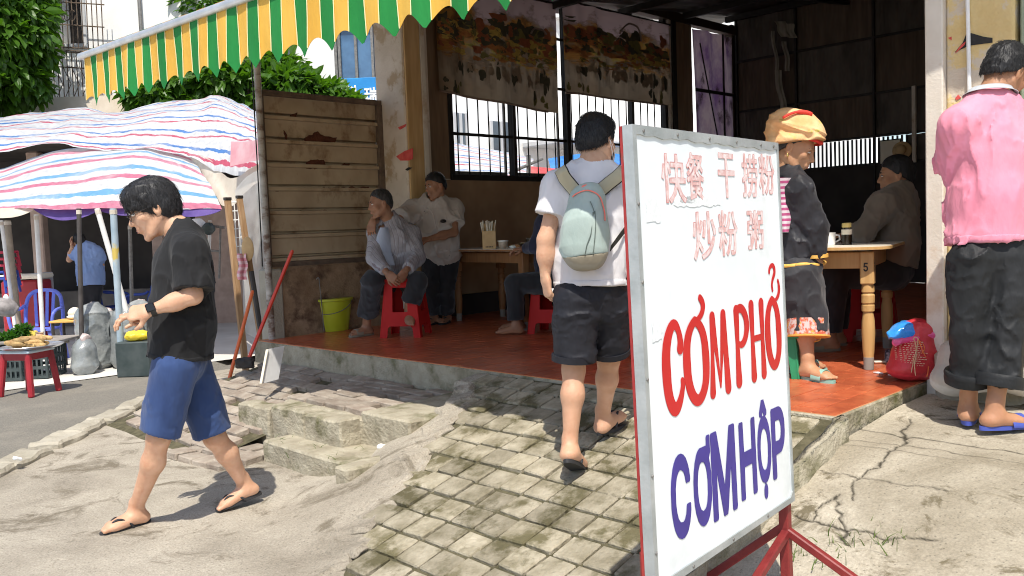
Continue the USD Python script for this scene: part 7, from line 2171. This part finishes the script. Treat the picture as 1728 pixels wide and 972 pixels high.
M('watch_face', box(watch - fh * .030 + up * .012, (.040, .012, .040), np.stack([wd_, unit(np.cross(np.cross(wd_, -fh), wd_)), np.cross(wd_, unit(np.cross(np.cross(wd_, -fh), wd_)))], 1), .005), mat('watch_glass', (.01, .01, .012), rough=.08), wt)
DKS = mat('dark_rubber', (0.018, 0.018, 0.020), (0.035, 0.035, 0.038), rough=.7)
for q in ('L', 'R'):
    sandal(wk, feet[q], cf['foot' + q][0], cf['foot' + q][1], DKS)

# ---- the man with the backpack
Db = 3.98
cf = dict(g=.90, F=fh * .93 + rh * .30, head=P(1006, 240, Db + .02), headF=fh * .80 + rh * .58 - Z3 * .16, headU=Z3 - rh * .05, hs=.97, neck=P(1003, 296, Db), chest=P(998, 345, Db), belly=P(996, 430, Db), pelvis=P(998, 490, Db),
          shL=P(944, 318, Db - .02), elL=P(921, 405, Db - .03), wrL=P(920, 466, Db - .02), shR=P(1056, 318, Db + .06), elR=P(1082, 405, Db + .08), wrR=P(1078, 466, Db + .1),
          hipL=P(972, 505, Db - .02), knL=P(968, 622, Db + .02), anL=P(962, 752, Db - .02), hipR=P(1026, 505, Db + .04), knR=P(1027, 606, Db + .16), anR=P(1018, 700, Db + .30),
          footL=(fh * .75 + rh * .30 - Z3 * .42, fh * .4 + Z3 * .8), footR=(rh * .62 + fh * .75 + Z3 * .22, Z3), handL=(-Z3 + rh * .12 + fh * .05, rh * .85 + fh * .3, -1, .42), handR=(-Z3, -rh, 1, .4), w=.92, calfL=fh, calfR=fh)
zr = lambda p: float(z_ramp(p[0], p[1]))
cf['anR'][2] = zr(cf['anR'] + rh * .05 + fh * .05) + .100
bpk = T('person', 'person in white T-shirt and dark shorts seen from behind, wearing a backpack, in flip-flops', 'person', (cf['anR'][0], cf['anR'][1], zr(cf['anR'])))
bm, L, R, feet = body(cf)
M('body', bm, SK1, bpk, smooth=True)
face_parts(bpk, L, R, .97, lips=False)


def nape_(s):
    s.ell(L(0, .03, .085), np.array([.07, .075, .045]) * .97, R, k=.02)


hm_ = hair_cap(L, R, .97, front=(.092, .060), nape=(-.10, -.062), thick=1.4, amp=.003, extra=nape_, seed=5)
M('hair', hm_, HAIR, bpk, smooth=True)
strands(bpk, hm_, L, R, HAIR, 2600, .018, .7, (0, -.1, -1))
MASK = cloth('white_mask', (.72, .74, .76))
g_ = np.array([[L(x, .114 - 10 * x * x * 1.2 + .004 * math.sin(z * 80), z) for x in np.linspace(-.066, .066, 12)] for z in np.linspace(-.025, -.112, 8)])
mk = M('face_mask', sheet(g_, .003), MASK, bpk, smooth=True)
for q in (-1, 1):
    M('ear_loop', tube(spline([L(q * .064, .062, -.035), L(q * .078, .02, -.02), L(q * .086, -.022, -.004), L(q * .08, .01, -.045), L(q * .064, .055, -.085)], 16), .0013, 5), MASK, mk)
WHITET = cloth('white_cotton', (0.66, 0.64, 0.65), (0.74, 0.72, 0.73), translucent=.08)
shirt(cf, WHITET, bpk, sleeve=(.52, None), inflate=.024, hem=.86, flare=1.04, amp=.011, fr=7, seed=7, stretch=(1, 1, .4), band=True)
DKSH = cloth('charcoal_shorts', (0.010, 0.010, 0.014), (0.020, 0.021, 0.027), rough=.6, sheen=0.0)
trousers(cf, DKSH, bpk, 'shorts', length=(.83, 0), inflate=.024, flare=.008, amp=.011, fr=9, seed=9, waist=.5, stretch=(1, 1, 1.4))
for q, l_ in (('L', .83), ('R', .83)):
    h_, k_ = cf['hip' + q], cf['kn' + q]
    a_ = h_ + (k_ - h_) * (l_ - .035)
    M('trouser_cuff', tube([a_, a_ + (k_ - h_) * .09], [.104, .103], 24), DKSH, bpk, smooth=40)
for q in ('L', 'R'):
    sandal(bpk, feet[q], cf['foot' + q][0], cf['foot' + q][1], DKS)
cig = cf['wrL'] - Z3 * .075 + rh * .030
M('folded_paper', jitter(box(cig, (.03, .018, .035), np.stack([rh, fh, Z3], 1), .005), .004, 40, 2), litter_m, label='crumpled white paper held in the hand of the backpacker', cat='paper')
# backpack
SAGE = cloth('sage_nylon', (0.27, 0.345, 0.315), (0.34, 0.41, 0.375), rough=.65, c3=(0.27, 0.265, 0.21), s3=1.6, lo3=.55, hi3=.75)
OLIVE = cloth('olive_nylon', (0.20, 0.175, 0.125), (0.25, 0.22, 0.16), rough=.65)
KHAKI = cloth('khaki_webbing', (0.36, 0.325, 0.22), (0.42, 0.38, 0.27), rough=.7)
CORAL = mat('coral_piping', (0.78, 0.14, 0.10), (0.82, 0.2, 0.15), rough=.5)
Dk = Db - .20
bc = P(986, 385, Dk)
pk = T('backpack', 'sage green backpack with olive base and coral piping worn by the person in white', 'backpack', bc)
s = Soft(.006, .05)
RB = np.stack([unit(rh * .95 + -fh * .3), unit(fh * .95 + rh * .3), Z3], 1)
fb = RB[:, 1]
s.limb(P(990, 345, Dk + .04), P(986, 418, Dk + .02), .072, .104, axis=fb, squash=.62)
s.limb(P(990, 338, Dk + .05), P(988, 380, Dk + .01), .060, .098, axis=fb, squash=.62)
s.wrinkle(.006, fold(9, 4, (1, 1, .5)))
full = s.mesh()
zc = P(986, 430, Dk)[2]
up_p = Soft(.006, .05)
up_p.ops = s.ops[:2] + [('cut', None, None, lambda p: -(p[..., 2] - zc - (p - bc) @ rh * .10), 0)] + s.ops[2:]
lo_p = Soft(.006, .05)
lo_p.ops = s.ops[:2] + [('cut', None, None, lambda p: (p[..., 2] - zc + .001 - (p - bc) @ rh * .10), 0)] + s.ops[2:]
M('pack_body', up_p.mesh(), SAGE, pk, smooth=True)
M('pack_base', lo_p.mesh(), OLIVE, pk, smooth=True)


def on_pack(x, y, lift=.004):
    d = np.array(full.vertices)
    q = ray(x, y)
    o = (d - CAM)
    dd = o @ fw
    off = np.linalg.norm(o - dd[:, None] * q, axis=1)
    k = np.argsort(off)[:12]
    return CAM + q * (dd[k].min() - lift)


M('piping', tube(spline([on_pack(*q) for q in ((966, 332), (976, 325), (990, 321), (1004, 325), (1014, 335), (1019, 352), (1021, 372))], 30), .0028, 7), CORAL, pk, smooth=True)
M('top_loop', tube(spline([P(981, 323, Dk + .02), P(984, 315, Dk + .01), P(992, 313, Dk + .01), P(998, 318, Dk + .02), P(999, 323, Dk + .02)], 16), .006, 7), CORAL, pk, smooth=True)
for pts in (((1001, 358), (998, 390), (990, 415), (987, 430)), ((1004, 356), (1005, 385), (1003, 410), (1001, 428)), ((996, 340), (1001, 352), (1003, 360))):
    M('zip', tube(spline([on_pack(*q, .001) for q in pts], 20), .0022, 5), mat('zip_dark', (.12, .15, .13), rough=.6), pk)
for a, m_ in ((((976, 328), (962, 312), (950, 296), (946, 284)), KHAKI), (((1006, 328), (1024, 312), (1044, 296), (1054, 285)), KHAKI)):
    c_ = spline([P(x, y, Dk + .07 - .012 * i) for i, (x, y) in enumerate(a)], 16)
    c_[-4:] += fh * np.linspace(0, .05, 4)[:, None]
    for off, w_, mm, nm in ((0, .026, m_, 'strap'), (.008, .030, BLK, 'strap_edge')):
        wv_ = unit(np.cross(c_[-1] - c_[0], fb))
        M(nm, sheet(np.array([[p - wv_ * w_ + fb * (off + .003), p - fb * (.004 - off), p + wv_ * w_ + fb * (off + .003)] for p in c_]), .005), mm, pk, smooth=True)
M('lower_strap', sheet(np.array([[P(1029, 424, Dk + .03), P(1031, 414, Dk + .03)], [P(1042, 408, Dk + .05), P(1043, 397, Dk + .05)], [P(1056, 390, Dk + .10), P(1057, 378, Dk + .10)]]), .004), BLK, pk)

# ---- the man in the pink polo shirt
Dp = 3.92
cf = dict(F=fh * .80 + rh * .60, head=P(1697, 124, Dp + .02), headF=rh * .80 + fh * .42 - Z3 * .46, headU=Z3 + rh * .30, hs=1.02, neck=P(1670, 182, Dp), chest=P(1668, 250, Dp), belly=P(1668, 345, Dp), pelvis=P(1668, 425, Dp),
          shL=P(1616, 212, Dp - .02), elL=P(1612, 296, Dp + .16), wrL=P(1665, 345, Dp + .26), shR=P(1730, 218, Dp + .0), elR=P(1742, 320, Dp - .04), wrR=P(1775, 385, Dp + .10),
          hipL=P(1642, 440, Dp), knL=P(1637, 555, Dp + .02), anL=P(1634, 672, Dp + .10), hipR=P(1700, 440, Dp - .02), knR=P(1697, 560, Dp - .02), anR=P(1680, 680, Dp - .04),
          footL=(fh * .85 + rh * .5, Z3), footR=(rh * .98 + fh * .1 - Z3 * .03, Z3), handR=(rh * .5 - Z3 * .4 + fh * .5, -fh, 1, .5), w=.90, g=.94, calfL=fh, calfR=rh)
cf['anL'][2] = .435 + .092; cf['anR'][2] = .435 + .092
pm = T('person', 'person in a pink polo shirt and rolled black trousers standing by the yellow pillar', 'person', (cf['anR'][0], cf['anR'][1], .435))
bm, L, R, feet = body(cf)
M('body', bm, SK2, pm, smooth=True)
face_parts(pm, L, R, 1.02)


def crop_(s):
    s.ell(L(0, .03, .088), np.array([.065, .065, .038]) * 1.0, R, k=.02)


hm_ = hair_cap(L, R, 1.02, front=(.085, .068), nape=(-.098, -.050), thick=1.25, amp=.004, extra=crop_, seed=8, bald=((0, -.045, .150), (.022, .022, .028)))
M('hair', hm_, HAIR, pm, smooth=True)
strands(pm, hm_, L, R, HAIR, 2600, .02, .7, (0, .3, -1))
PINK = cloth('pink_polo', (0.66, 0.21, 0.295), (0.73, 0.28, 0.365), rough=.8)
shirt(cf, PINK, pm, sleeve=(.80, None), inflate=.026, hem=.78, flare=1.05, amp=.015, fr=8, seed=12, stretch=(1.3, 1.3, .3), neckcut=.0, band=True)
COLR = cloth('grey_collar', (0.36, 0.38, 0.42), (0.46, 0.48, 0.5))
cpts = [cf['neck'] + unit(cf['neck'] - cf['chest']) * (.062 - .016 * math.cos(a)) + (math.cos(a) * unit(cf['F']) * .074 + math.sin(a) * np.cross(unit(cf['F']), Z3) * .088) for a in np.linspace(.5, 2 * math.pi - .5, 26)]
cax = unit(cf['neck'] - cf['chest'])
M('collar', sheet(np.array([[p - cax * .020 + (p - cf['neck']) * .28, p + (p - cf['neck']) * .10, p + cax * .022, p + cax * .016 - (p - cf['neck']) * .10] for p in cpts]), .003), COLR, pm, smooth=True)
BLKTR = cloth('black_trousers', (0.011, 0.012, 0.013), (0.021, 0.022, 0.024), rough=.6, sheen=0.0)
trousers(cf, BLKTR, pm, length=(1, .70), inflate=.020, flare=.012, amp=.014, fr=8, seed=15, waist=.55, stretch=(1.1, 1.1, .8))
for q in ('L', 'R'):
    a_ = cf['kn' + q] + (cf['an' + q] - cf['kn' + q]) * .56
    b_ = cf['kn' + q] + (cf['an' + q] - cf['kn' + q]) * .72
    M('trouser_cuff', jitter(tube(spline([a_, (a_ + b_) / 2, b_], 6), [.100, .106, .103, .104, .102, .100], 28), .006, 14, 3), BLKTR, pm, smooth=50)
BLUSL = mat('blue_slipper', (0.045, 0.065, 0.30), (0.06, 0.09, 0.38), rough=.5)
for q in ('L', 'R'):
    sandal(pm, feet[q], cf['foot' + q][0], cf['foot' + q][1], BLUSL, 'band')

# ---- the old woman in the orange headscarf
Do = 5.0
cf = dict(g=.90, F=rh * .88 - fh * .30, head=P(1341, 253, Do - .03), headF=rh * .80 - fh * .48 - Z3 * .34, headU=Z3 + rh * .22, hs=1.06, age=1, neck=P(1327, 300, Do + .02), chest=P(1338, 346, Do + .03), belly=P(1346, 405, Do + .03), pelvis=P(1342, 455, Do + .03),
          shL=P(1328, 320, Do + .16), elL=P(1350, 380, Do + .2), wrL=P(1370, 430, Do + .15), shR=P(1350, 320, Do - .12), elR=P(1376, 380, Do - .12), wrR=P(1380, 438, Do - .10),
          hipL=P(1340, 465, Do + .10), knL=P(1352, 540, Do + .10), anL=P(1344, 612, Do + .16), hipR=P(1348, 465, Do - .05), knR=P(1362, 535, Do - .06), anR=G(1364, 613, ZP + .092),
          footL=(rh, Z3), footR=(-fh * .80 + rh * .45, Z3), handR=(-Z3 - rh * .1, -rh * .4 - fh * .2 + fh, -1, .4), handL=(-Z3, fh, 1, .4), w=.86, fat=1.0)
cf['anL'][2] = ZP + .092
ow = T('person', 'elderly person in an orange headscarf and black jacket looking down beside table 5', 'person', (cf['anR'][0], cf['anR'][1], ZP))
bm, L, R, feet = body(cf)
M('body', bm, skin('skin_lined', (0.42, 0.215, 0.115), (0.50, 0.27, 0.155)), ow, smooth=True)
face_parts(ow, L, R, 1.06, brow=SK3, squint=.4)
M('hair', hair_cap(L, R, 1.06, front=(.080, .085), nape=(-.09, -.05), thick=.8, seed=3), HAIRG, ow, smooth=True)
SCARF = mat('orange_scarf', (0.72, 0.36, 0.15), (0.78, 0.52, 0.28), rough=.8, scale=7, c3=(0.60, 0.48, 0.08), s3=11, lo3=.58, hi3=.64, bump=.35, bscale=26)
s = Soft(.005, .04)
s.ell(L(0, -.020, .118), (.112, .132, .098), R).ell(L(-.0, -.105, .095), (.105, .09, .11), R).ell(L(0, .03, .11), (.10, .10, .06), R)
s.limb(L(-.088, .03, .055), L(-.075, -.09, .0), .032, .040, k=.03).limb(L(.088, .03, .055), L(.075, -.09, .0), .032, .040, k=.03).limb(L(-.06, .092, .070), L(.06, .092, .070), .026, .026, k=.03)
s.limb(L(0, -.12, .02), L(.0, -.13, -.05), .05, .02, k=.03)
s.half(L(0, .10, .074), R @ np.array([0, .42, -1]))
s.wrinkle(.014, lambda p: fold(17, 4)((p @ R) * [.6, .6, 1.6]))
sc_ = M('headscarf', s.mesh(), SCARF, ow, smooth=True)
M('scarf_band', tube(spline([L(-.080, .070, .066), L(-.050, .102, .070), L(0, .118, .072), L(.050, .102, .070), L(.080, .070, .066)], 18), .011, 7), mat('scarf_red', (.66, .03, .02), (.72, .06, .04), rough=.7), sc_, smooth=True)
M('scarf_band', tube(spline([L(.05, .03, .195), L(.090, -.03, .185), L(.118, -.09, .13)], 14), [.012] * 7 + [.008] * 7, 7), _m['scarf_red'], sc_, smooth=True)
M('earring', ball(L(.087, -.004, -.045), (.006, .006, .012), 2), mat('gold', (.8, .55, .2), rough=.25, metal=1), ow, smooth=True)
JKT = cloth('black_satin', (0.016, 0.016, 0.020), (0.028, 0.028, 0.034), rough=.5, sheen=.1, bump=.25)
shirt(cf, JKT, ow, 'jacket', sleeve=(1.0, .93), inflate=.024, hem=.80, flare=1.08, amp=.014, fr=9, seed=21, stretch=(1, 1, .6), neckcut=.05)
CHK = banded('checked_blouse', 'z', [(0, (.62, .52, .56)), (.5, (.42, .08, .20))], .030, src='pos', rough=.8)
wtop, wbot = P(1330, 302, Do - .10), P(1338, 392, Do - .15)
g_ = np.array([[P(x0 + (x1 - x0) * u, y, Do - .145 + .05 * abs(u - .5) - .02 * math.sin(y * .05)) for u in np.linspace(0, 1, 8)] for y, x0, x1 in ((300, 1316, 1342), (320, 1312, 1338), (345, 1313, 1336), (370, 1316, 1334), (392, 1320, 1330))])
M('blouse', sheet(g_, .004), CHK, ow, smooth=True)
TRIM = mat('orange_trim', (.70, .36, .06), (.76, .46, .12), rough=.7, scale=30)
hemc = cf['belly'] + (cf['pelvis'] - cf['belly']) * .80
M('jacket_trim', tube([hemc + (math.cos(a) * np.cross(unit(cf['F']), Z3) * .188 + math.sin(a) * unit(cf['F']) * .158) + [0, 0, .004 * math.sin(5 * a)] for a in np.linspace(0, 2 * math.pi, 40)], .011, 7), TRIM, ow, smooth=True)
e_, w_ = cf['elR'], cf['wrR']
M('cuff_trim', tube([e_ + (w_ - e_) * .84, e_ + (w_ - e_) * .94], [.058, .058], 16), TRIM, ow, smooth=40)
SKT = cloth('black_skirt', (0.022, 0.022, 0.026), (0.04, 0.04, 0.046), rough=.7)
trousers(cf, SKT, ow, 'wide_trousers', length=(1.0, .30), inflate=.045, flare=.025, amp=.012, fr=9, seed=25, waist=.5)
EMB = mat('embroidered_hem', (0.55, 0.42, 0.40), (0.50, 0.10, 0.05), rough=.8, scale=55, detail=2, lo=.42, hi=.58, c3=(0.62, 0.30, 0.06), s3=34, lo3=.55, hi3=.6)
for q in ('L', 'R'):
    a_, b_ = cf['kn' + q] + (cf['an' + q] - cf['kn' + q]) * .05, cf['kn' + q] + (cf['an' + q] - cf['kn' + q]) * .42
    M('embroidered_hem', jitter(tube(spline([a_, (a_ + b_) / 2, b_], 8), np.linspace(.113, .120, 8), 28), .004, 16, 2), EMB, ow, smooth=50)
    M('hem_trim', tube([b_ - (b_ - a_) * .04, b_ + (b_ - a_) * .05], [.123, .122], 24), TRIM, ow, smooth=40)
MINT = mat('mint_sandal', (0.22, 0.42, 0.36), (0.30, 0.50, 0.43), rough=.45)
for q in ('L', 'R'):
    sandal(ow, feet[q], cf['foot' + q][0], cf['foot' + q][1], MINT, 'band')

# ---- two men by the low wall
Ds = 8.0
cf = dict(F=-rh * .55 - fh * .80, head=P(642, 344, Ds - .25), headF=-rh * .86 - fh * .42 - Z3 * .10, headU=Z3 - rh * .08, hs=1.0, age=1, neck=P(656, 378, Ds - .1), chest=P(662, 408, Ds - .1), belly=P(668, 446, Ds - .02), pelvis=P(672, 474, Ds + .05),
          shR=P(634, 394, Ds - .15), elR=P(632, 436, Ds - .32), wrR=P(655, 462, Ds - .5), shL=P(694, 394, Ds - .05), elL=P(704, 434, Ds - .2), wrL=P(684, 458, Ds - .48),
          hipR=P(656, 480, Ds + .0), knR=P(628, 474, Ds - .42), anR=G(618, 549, ZP + .095), hipL=P(688, 480, Ds + .05), knL=P(704, 476, Ds - .40), anL=P(690, 520, Ds - .36),
          footR=(-rh * .75 - fh * .65, Z3), footL=(-fh * .85 - Z3 * .45 + rh * .1, Z3 * .6 - fh * .6), handR=(rh * .6 - Z3 * .5 - fh * .4, rh * .3 + fh * .6 + Z3 * -.3, -1, .5), handL=(-rh * .55 - Z3 * .7 - fh * .3, -rh * .5 + fh * .6, 1, .5), calfR=-fh, calfL=-fh)
sm = T('person', 'person in an open pale striped shirt seated on the red stool by the low wall', 'person', (cf['pelvis'][0], cf['pelvis'][1], ZP))
bm, L, R, feet = body(cf, .009)
M('body', bm, SK3, sm, smooth=True)
face_parts(sm, L, R, 1.0, squint=.6)
M('hair', hair_cap(L, R, 1.0, front=(.070, .080), nape=(-.095, -.055), thick=1.1, res=.005, seed=4), HAIRG, sm, smooth=True)
STRS = banded('striped_shirt', 'x', [(0, (.34, .32, .33)), (.7, (.24, .20, .22)), (.85, (.38, .37, .40))], .028, src='pos', rough=.85, bump=.2)
LBL = cloth('pale_blue_shirt', (.34, .38, .48), (.42, .46, .55))
shirt(cf, STRS, sm, sleeve=(1.0, .80), inflate=.026, hem=1.15, amp=.013, fr=9, seed=31, neckcut=.04, res=.009)
g_ = np.array([[P(x0 + (x1 - x0) * u, y, Ds - .30 + .10 * (u - .3) ** 2 - .10 * (y > 430)) for u in np.linspace(0, 1, 7)] for y, x0, x1 in ((384, 642, 654), (400, 636, 658), (425, 632, 660), (448, 640, 666))])
M('undershirt', sheet(g_, .005), LBL, sm, smooth=True)
DKTR = cloth('dark_trousers', (0.020, 0.020, 0.023), (0.034, 0.034, 0.038))
trousers(cf, DKTR, sm, length=(1.0, .74), inflate=.024, flare=.012, amp=.011, fr=8, seed=33, waist=.5, res=.009, cut=False)
sandal(sm, feet['R'], cf['footR'][0], cf['footR'][1], OLIVE, 'band')

Dd = 8.55
cf = dict(F=-rh * .55 - fh * .82, head=P(735, 314, Dd - .22), headF=-rh * .74 - fh * .60 - Z3 * .14, headU=Z3 - rh * .10, hs=1.0, age=1, neck=P(733, 346, Dd - .12), chest=P(733, 368, Dd - .08), belly=P(740, 402, Dd + .04), pelvis=P(742, 428, Dd + .14),
          shR=P(696, 356, Dd - .12), elR=P(660, 386, Dd - .25), wrR=P(630, 374, Dd - .72), shL=P(766, 352, Dd - .05), elL=P(766, 392, Dd - .15), wrL=P(722, 404, Dd - .38),
          hipR=P(730, 438, Dd + .1), knR=P(728, 484, Dd - .02), anR=P(732, 536, Dd + .05), hipL=P(756, 438, Dd + .12), knL=P(752, 486, Dd + .02), anL=P(754, 536, Dd + .12),
          footR=(-rh * .5 - fh * .85, Z3), footL=(-rh * .3 - fh * .9, Z3), handR=(-Z3 * .8 - rh * .15 - fh * .2, fh * .8 + rh * .3, -1, .35, .1), handL=(-rh, fh * .4 - Z3, 1, .4))
cf['elR'] = P(664, 378, Dd - .38)
cf['wrR'] = P(629, 373, Dd - .80)
for q in 'LR':
    cf['an' + q][2] = ZP + .095
sd = T('person', 'person in a loose pale shirt bending over with an arm round the seated one', 'person', (cf['pelvis'][0], cf['pelvis'][1], ZP))
bm, L, R, feet = body(cf, .009)
M('body', bm, SK3, sd, smooth=True)
face_parts(sd, L, R, 1.0)
M('hair', hair_cap(L, R, 1.0, front=(.084, .072), nape=(-.098, -.050), thick=1.3, res=.005, seed=6), HAIR, sd, smooth=True)
PALES = cloth('pale_shirt', (.38, .325, .285), (.47, .41, .36))
shirt(cf, PALES, sd, sleeve=(.62, None), inflate=.044, hem=1.1, flare=1.14, amp=.014, fr=8, seed=41, neckcut=.05, res=.009)
g_ = [P(725, 352, Dd - .30), P(731, 362, Dd - .32), P(736, 384, Dd - .33)]
M('placket', tube(g_, .008, 6), PALES, sd)
M('pocket_emblem', ball(P(748, 373, Dd - .25), (.035, .02, .018), 2), BLK, sd, smooth=True)
trousers(cf, DKTR, sd, length=(1.0, .95), inflate=.022, amp=.011, seed=43, waist=.5, res=.009)
for q in 'LR':
    sandal(sd, feet[q], cf['foot' + q][0], cf['foot' + q][1], DKS)

# ---- seated people inside
Dq = 5.95
cf = dict(F=-rh * .85 + fh * .40, head=P(1512, 296, Dq), headF=-rh * .93 + fh * .32 - Z3 * .05, headU=Z3, hs=1.03, age=1, neck=P(1522, 330, Dq + .02), chest=P(1512, 362, Dq), belly=P(1510, 412, Dq), pelvis=P(1508, 450, Dq),
          shL=P(1490, 345, Dq - .16), elL=P(1458, 392, Dq - .22), wrL=P(1432, 398, Dq + .0), shR=P(1530, 345, Dq + .2), elR=P(1470, 390, Dq + .3), wrR=P(1432, 396, Dq + .25),
          hipL=P(1500, 462, Dq - .08), knL=P(1412, 465, Dq - .10), anL=P(1400, 545, Dq - .05), hipR=P(1500, 462, Dq + .1), knR=P(1415, 465, Dq + .12), anR=P(1412, 545, Dq + .2),
          footL=(-rh, Z3), footR=(-rh, Z3), handL=(-rh + fh * .3, -Z3, -1, .4), handR=(-rh, -Z3, 1, .4))
for q in 'LR':
    cf['an' + q][2] = ZP + .095
qm = T('person', 'person in a grey brown shirt sitting with the back to us behind table 5', 'person', (cf['pelvis'][0], cf['pelvis'][1], ZP))
bm, L, R, feet = body(cf, .009)
M('body', bm, SK2, qm, smooth=True)
face_parts(qm, L, R, 1.03)
M('hair', hair_cap(L, R, 1.03, front=(.080, .070), nape=(-.098, -.062), thick=1.3, res=.005, seed=9), HAIR, qm, smooth=True)
TAUPE = cloth('taupe_shirt', (.17, .135, .10), (.22, .175, .135))
shirt(cf, TAUPE, qm, sleeve=(1.0, .82), inflate=.030, hem=1.0, amp=.012, fr=8, seed=51, neckcut=0, res=.009)
trousers(cf, DKTR, qm, length=(1.0, .9), inflate=.022, seed=53, waist=.5, res=.009, cut=False)
for q in 'LR':
    sandal(qm, feet[q], cf['foot' + q][0], cf['foot' + q][1], OLIVE, 'band')

De = 7.0
cf = dict(F=-rh * .9 - fh * .2, head=P(930, 330, De + .6), headF=-rh + fh * .1, headU=Z3, hs=1.0, neck=P(930, 362, De + .6), chest=P(928, 390, De + .6), belly=P(930, 435, De + .6), pelvis=P(932, 470, De + .6),
          shL=P(918, 378, De + .45), elL=P(905, 415, De + .4), wrL=P(885, 420, De + .6), shR=P(918, 378, De + .8), elR=P(905, 415, De + .8), wrR=P(885, 422, De + .8),
          hipL=P(926, 478, De + .5), knL=P(868, 478, De + .5), anL=P(870, 540, De + .5), hipR=P(926, 478, De + .7), knR=P(868, 478, De + .75), anR=P(874, 540, De + .8),
          footL=(-rh, Z3), footR=(-rh, Z3), handL=(-rh, -Z3, 1, .4), handR=(-rh, -Z3, -1, .4))
for q in 'LR':
    cf['an' + q][2] = ZP + .095
em = T('person', 'person in dark clothes at the wall table, almost hidden by the backpacker', 'person', (cf['pelvis'][0], cf['pelvis'][1], ZP))
bm, L, R, feet = body(cf, .011)
M('body', bm, SK3, em, smooth=True)
M('hair', hair_cap(L, R, 1.0, res=.006), HAIR, em, smooth=True)
DKBL = cloth('dark_blue_shirt', (.018, .02, .04), (.03, .033, .06))
shirt(cf, DKBL, em, sleeve=(1.0, .85), hem=1.0, seed=61, neckcut=0, res=.011)
trousers(cf, DKTR, em, length=(1.0, .9), seed=63, res=.011, cut=False)
stool('red plastic stool under the person hidden behind the backpacker', (cf['pelvis'][0], cf['pelvis'][1], ZP), .4, .47, .27, .36, REDP)

# ---- people in the market
Dm = 13.2
cf = dict(F=fh * .85 - rh * .5, head=P(134, 408, Dm), headF=-rh * .75 + fh * .55 - Z3 * .2, headU=Z3 - rh * .2, neck=P(143, 420, Dm), chest=P(150, 436, Dm), belly=P(153, 462, Dm), pelvis=P(154, 486, Dm),
          shL=P(132, 426, Dm + .05), elL=P(117, 438, Dm + .05), wrL=P(122, 416, Dm - .05), shR=P(165, 426, Dm), elR=P(171, 448, Dm + .05), wrR=P(168, 468, Dm + .15),
          hipL=P(149, 492, Dm), knL=P(148, 540, Dm), anL=P(147, 585, Dm), hipR=P(160, 492, Dm), knR=P(161, 540, Dm), anR=P(161, 585, Dm), footL=(fh, Z3), footR=(fh, Z3), handL=(Z3 - rh * .15, rh, -1, .25), handR=(-Z3, -rh, 1, .4), w=1.06)
for q in 'LR':
    cf['an' + q][2] = .10
    cf['kn' + q][2] = .5
bl_ = T('person', 'person in a light blue shirt with one hand raised, seen from behind in the market', 'person', (cf['pelvis'][0], cf['pelvis'][1], 0))
bm, L, R, feet = body(cf, .013)
M('body', bm, SK1, bl_, smooth=True)
M('hair', hair_cap(L, R, 1.0, thick=1.6, res=.007), HAIR, bl_, smooth=True)
SKYB = cloth('sky_blue_shirt', (.22, .33, .60), (.28, .39, .66))
shirt(cf, SKYB, bl_, sleeve=(.65, None), inflate=.028, hem=.8, seed=71, neckcut=0, res=.012, amp=.012)
trousers(cf, DKTR, bl_, length=(1.0, .95), seed=73, res=.012)
Dm = 21.0
cf = dict(F=fh * .4 + rh * .8, head=P(367, 372, Dm), headF=rh + fh * .2, headU=Z3, neck=P(367, 380, Dm), chest=P(368, 386, Dm), belly=P(369, 398, Dm), pelvis=P(369, 410, Dm),
          shL=P(361, 383, Dm), elL=P(360, 394, Dm), wrL=P(366, 402, Dm - .1), shR=P(375, 383, Dm), elR=P(380, 393, Dm), wrR=P(384, 402, Dm),
          hipL=P(366, 414, Dm), knL=P(366, 434, Dm), anL=P(362, 455, Dm), hipR=P(372, 414, Dm), knR=P(374, 432, Dm), anR=P(377, 452, Dm), footL=(rh, Z3), footR=(rh, Z3), handL=(rh, fh, 1, .3), handR=(rh, fh, 1, .3))
sh_ = .10 - min(cf['anL'][2], cf['anR'][2])
wm = T('person', 'person in white T-shirt and dark shorts far back in the market by timber post', 'person', (cf['pelvis'][0], cf['pelvis'][1], 0))
bm, L, R, feet = body(cf, .016)
M('body', bm, SK2, wm, smooth=True)
M('hair', hair_cap(L, R, 1.0, thick=1.6, res=.009), HAIR, wm, smooth=True)
shirt(cf, WHITET, wm, sleeve=(.6, None), hem=.8, seed=81, neckcut=0, res=.014)
trousers(cf, DKTR, wm, 'shorts', length=(.85, 0), seed=83, res=.014)
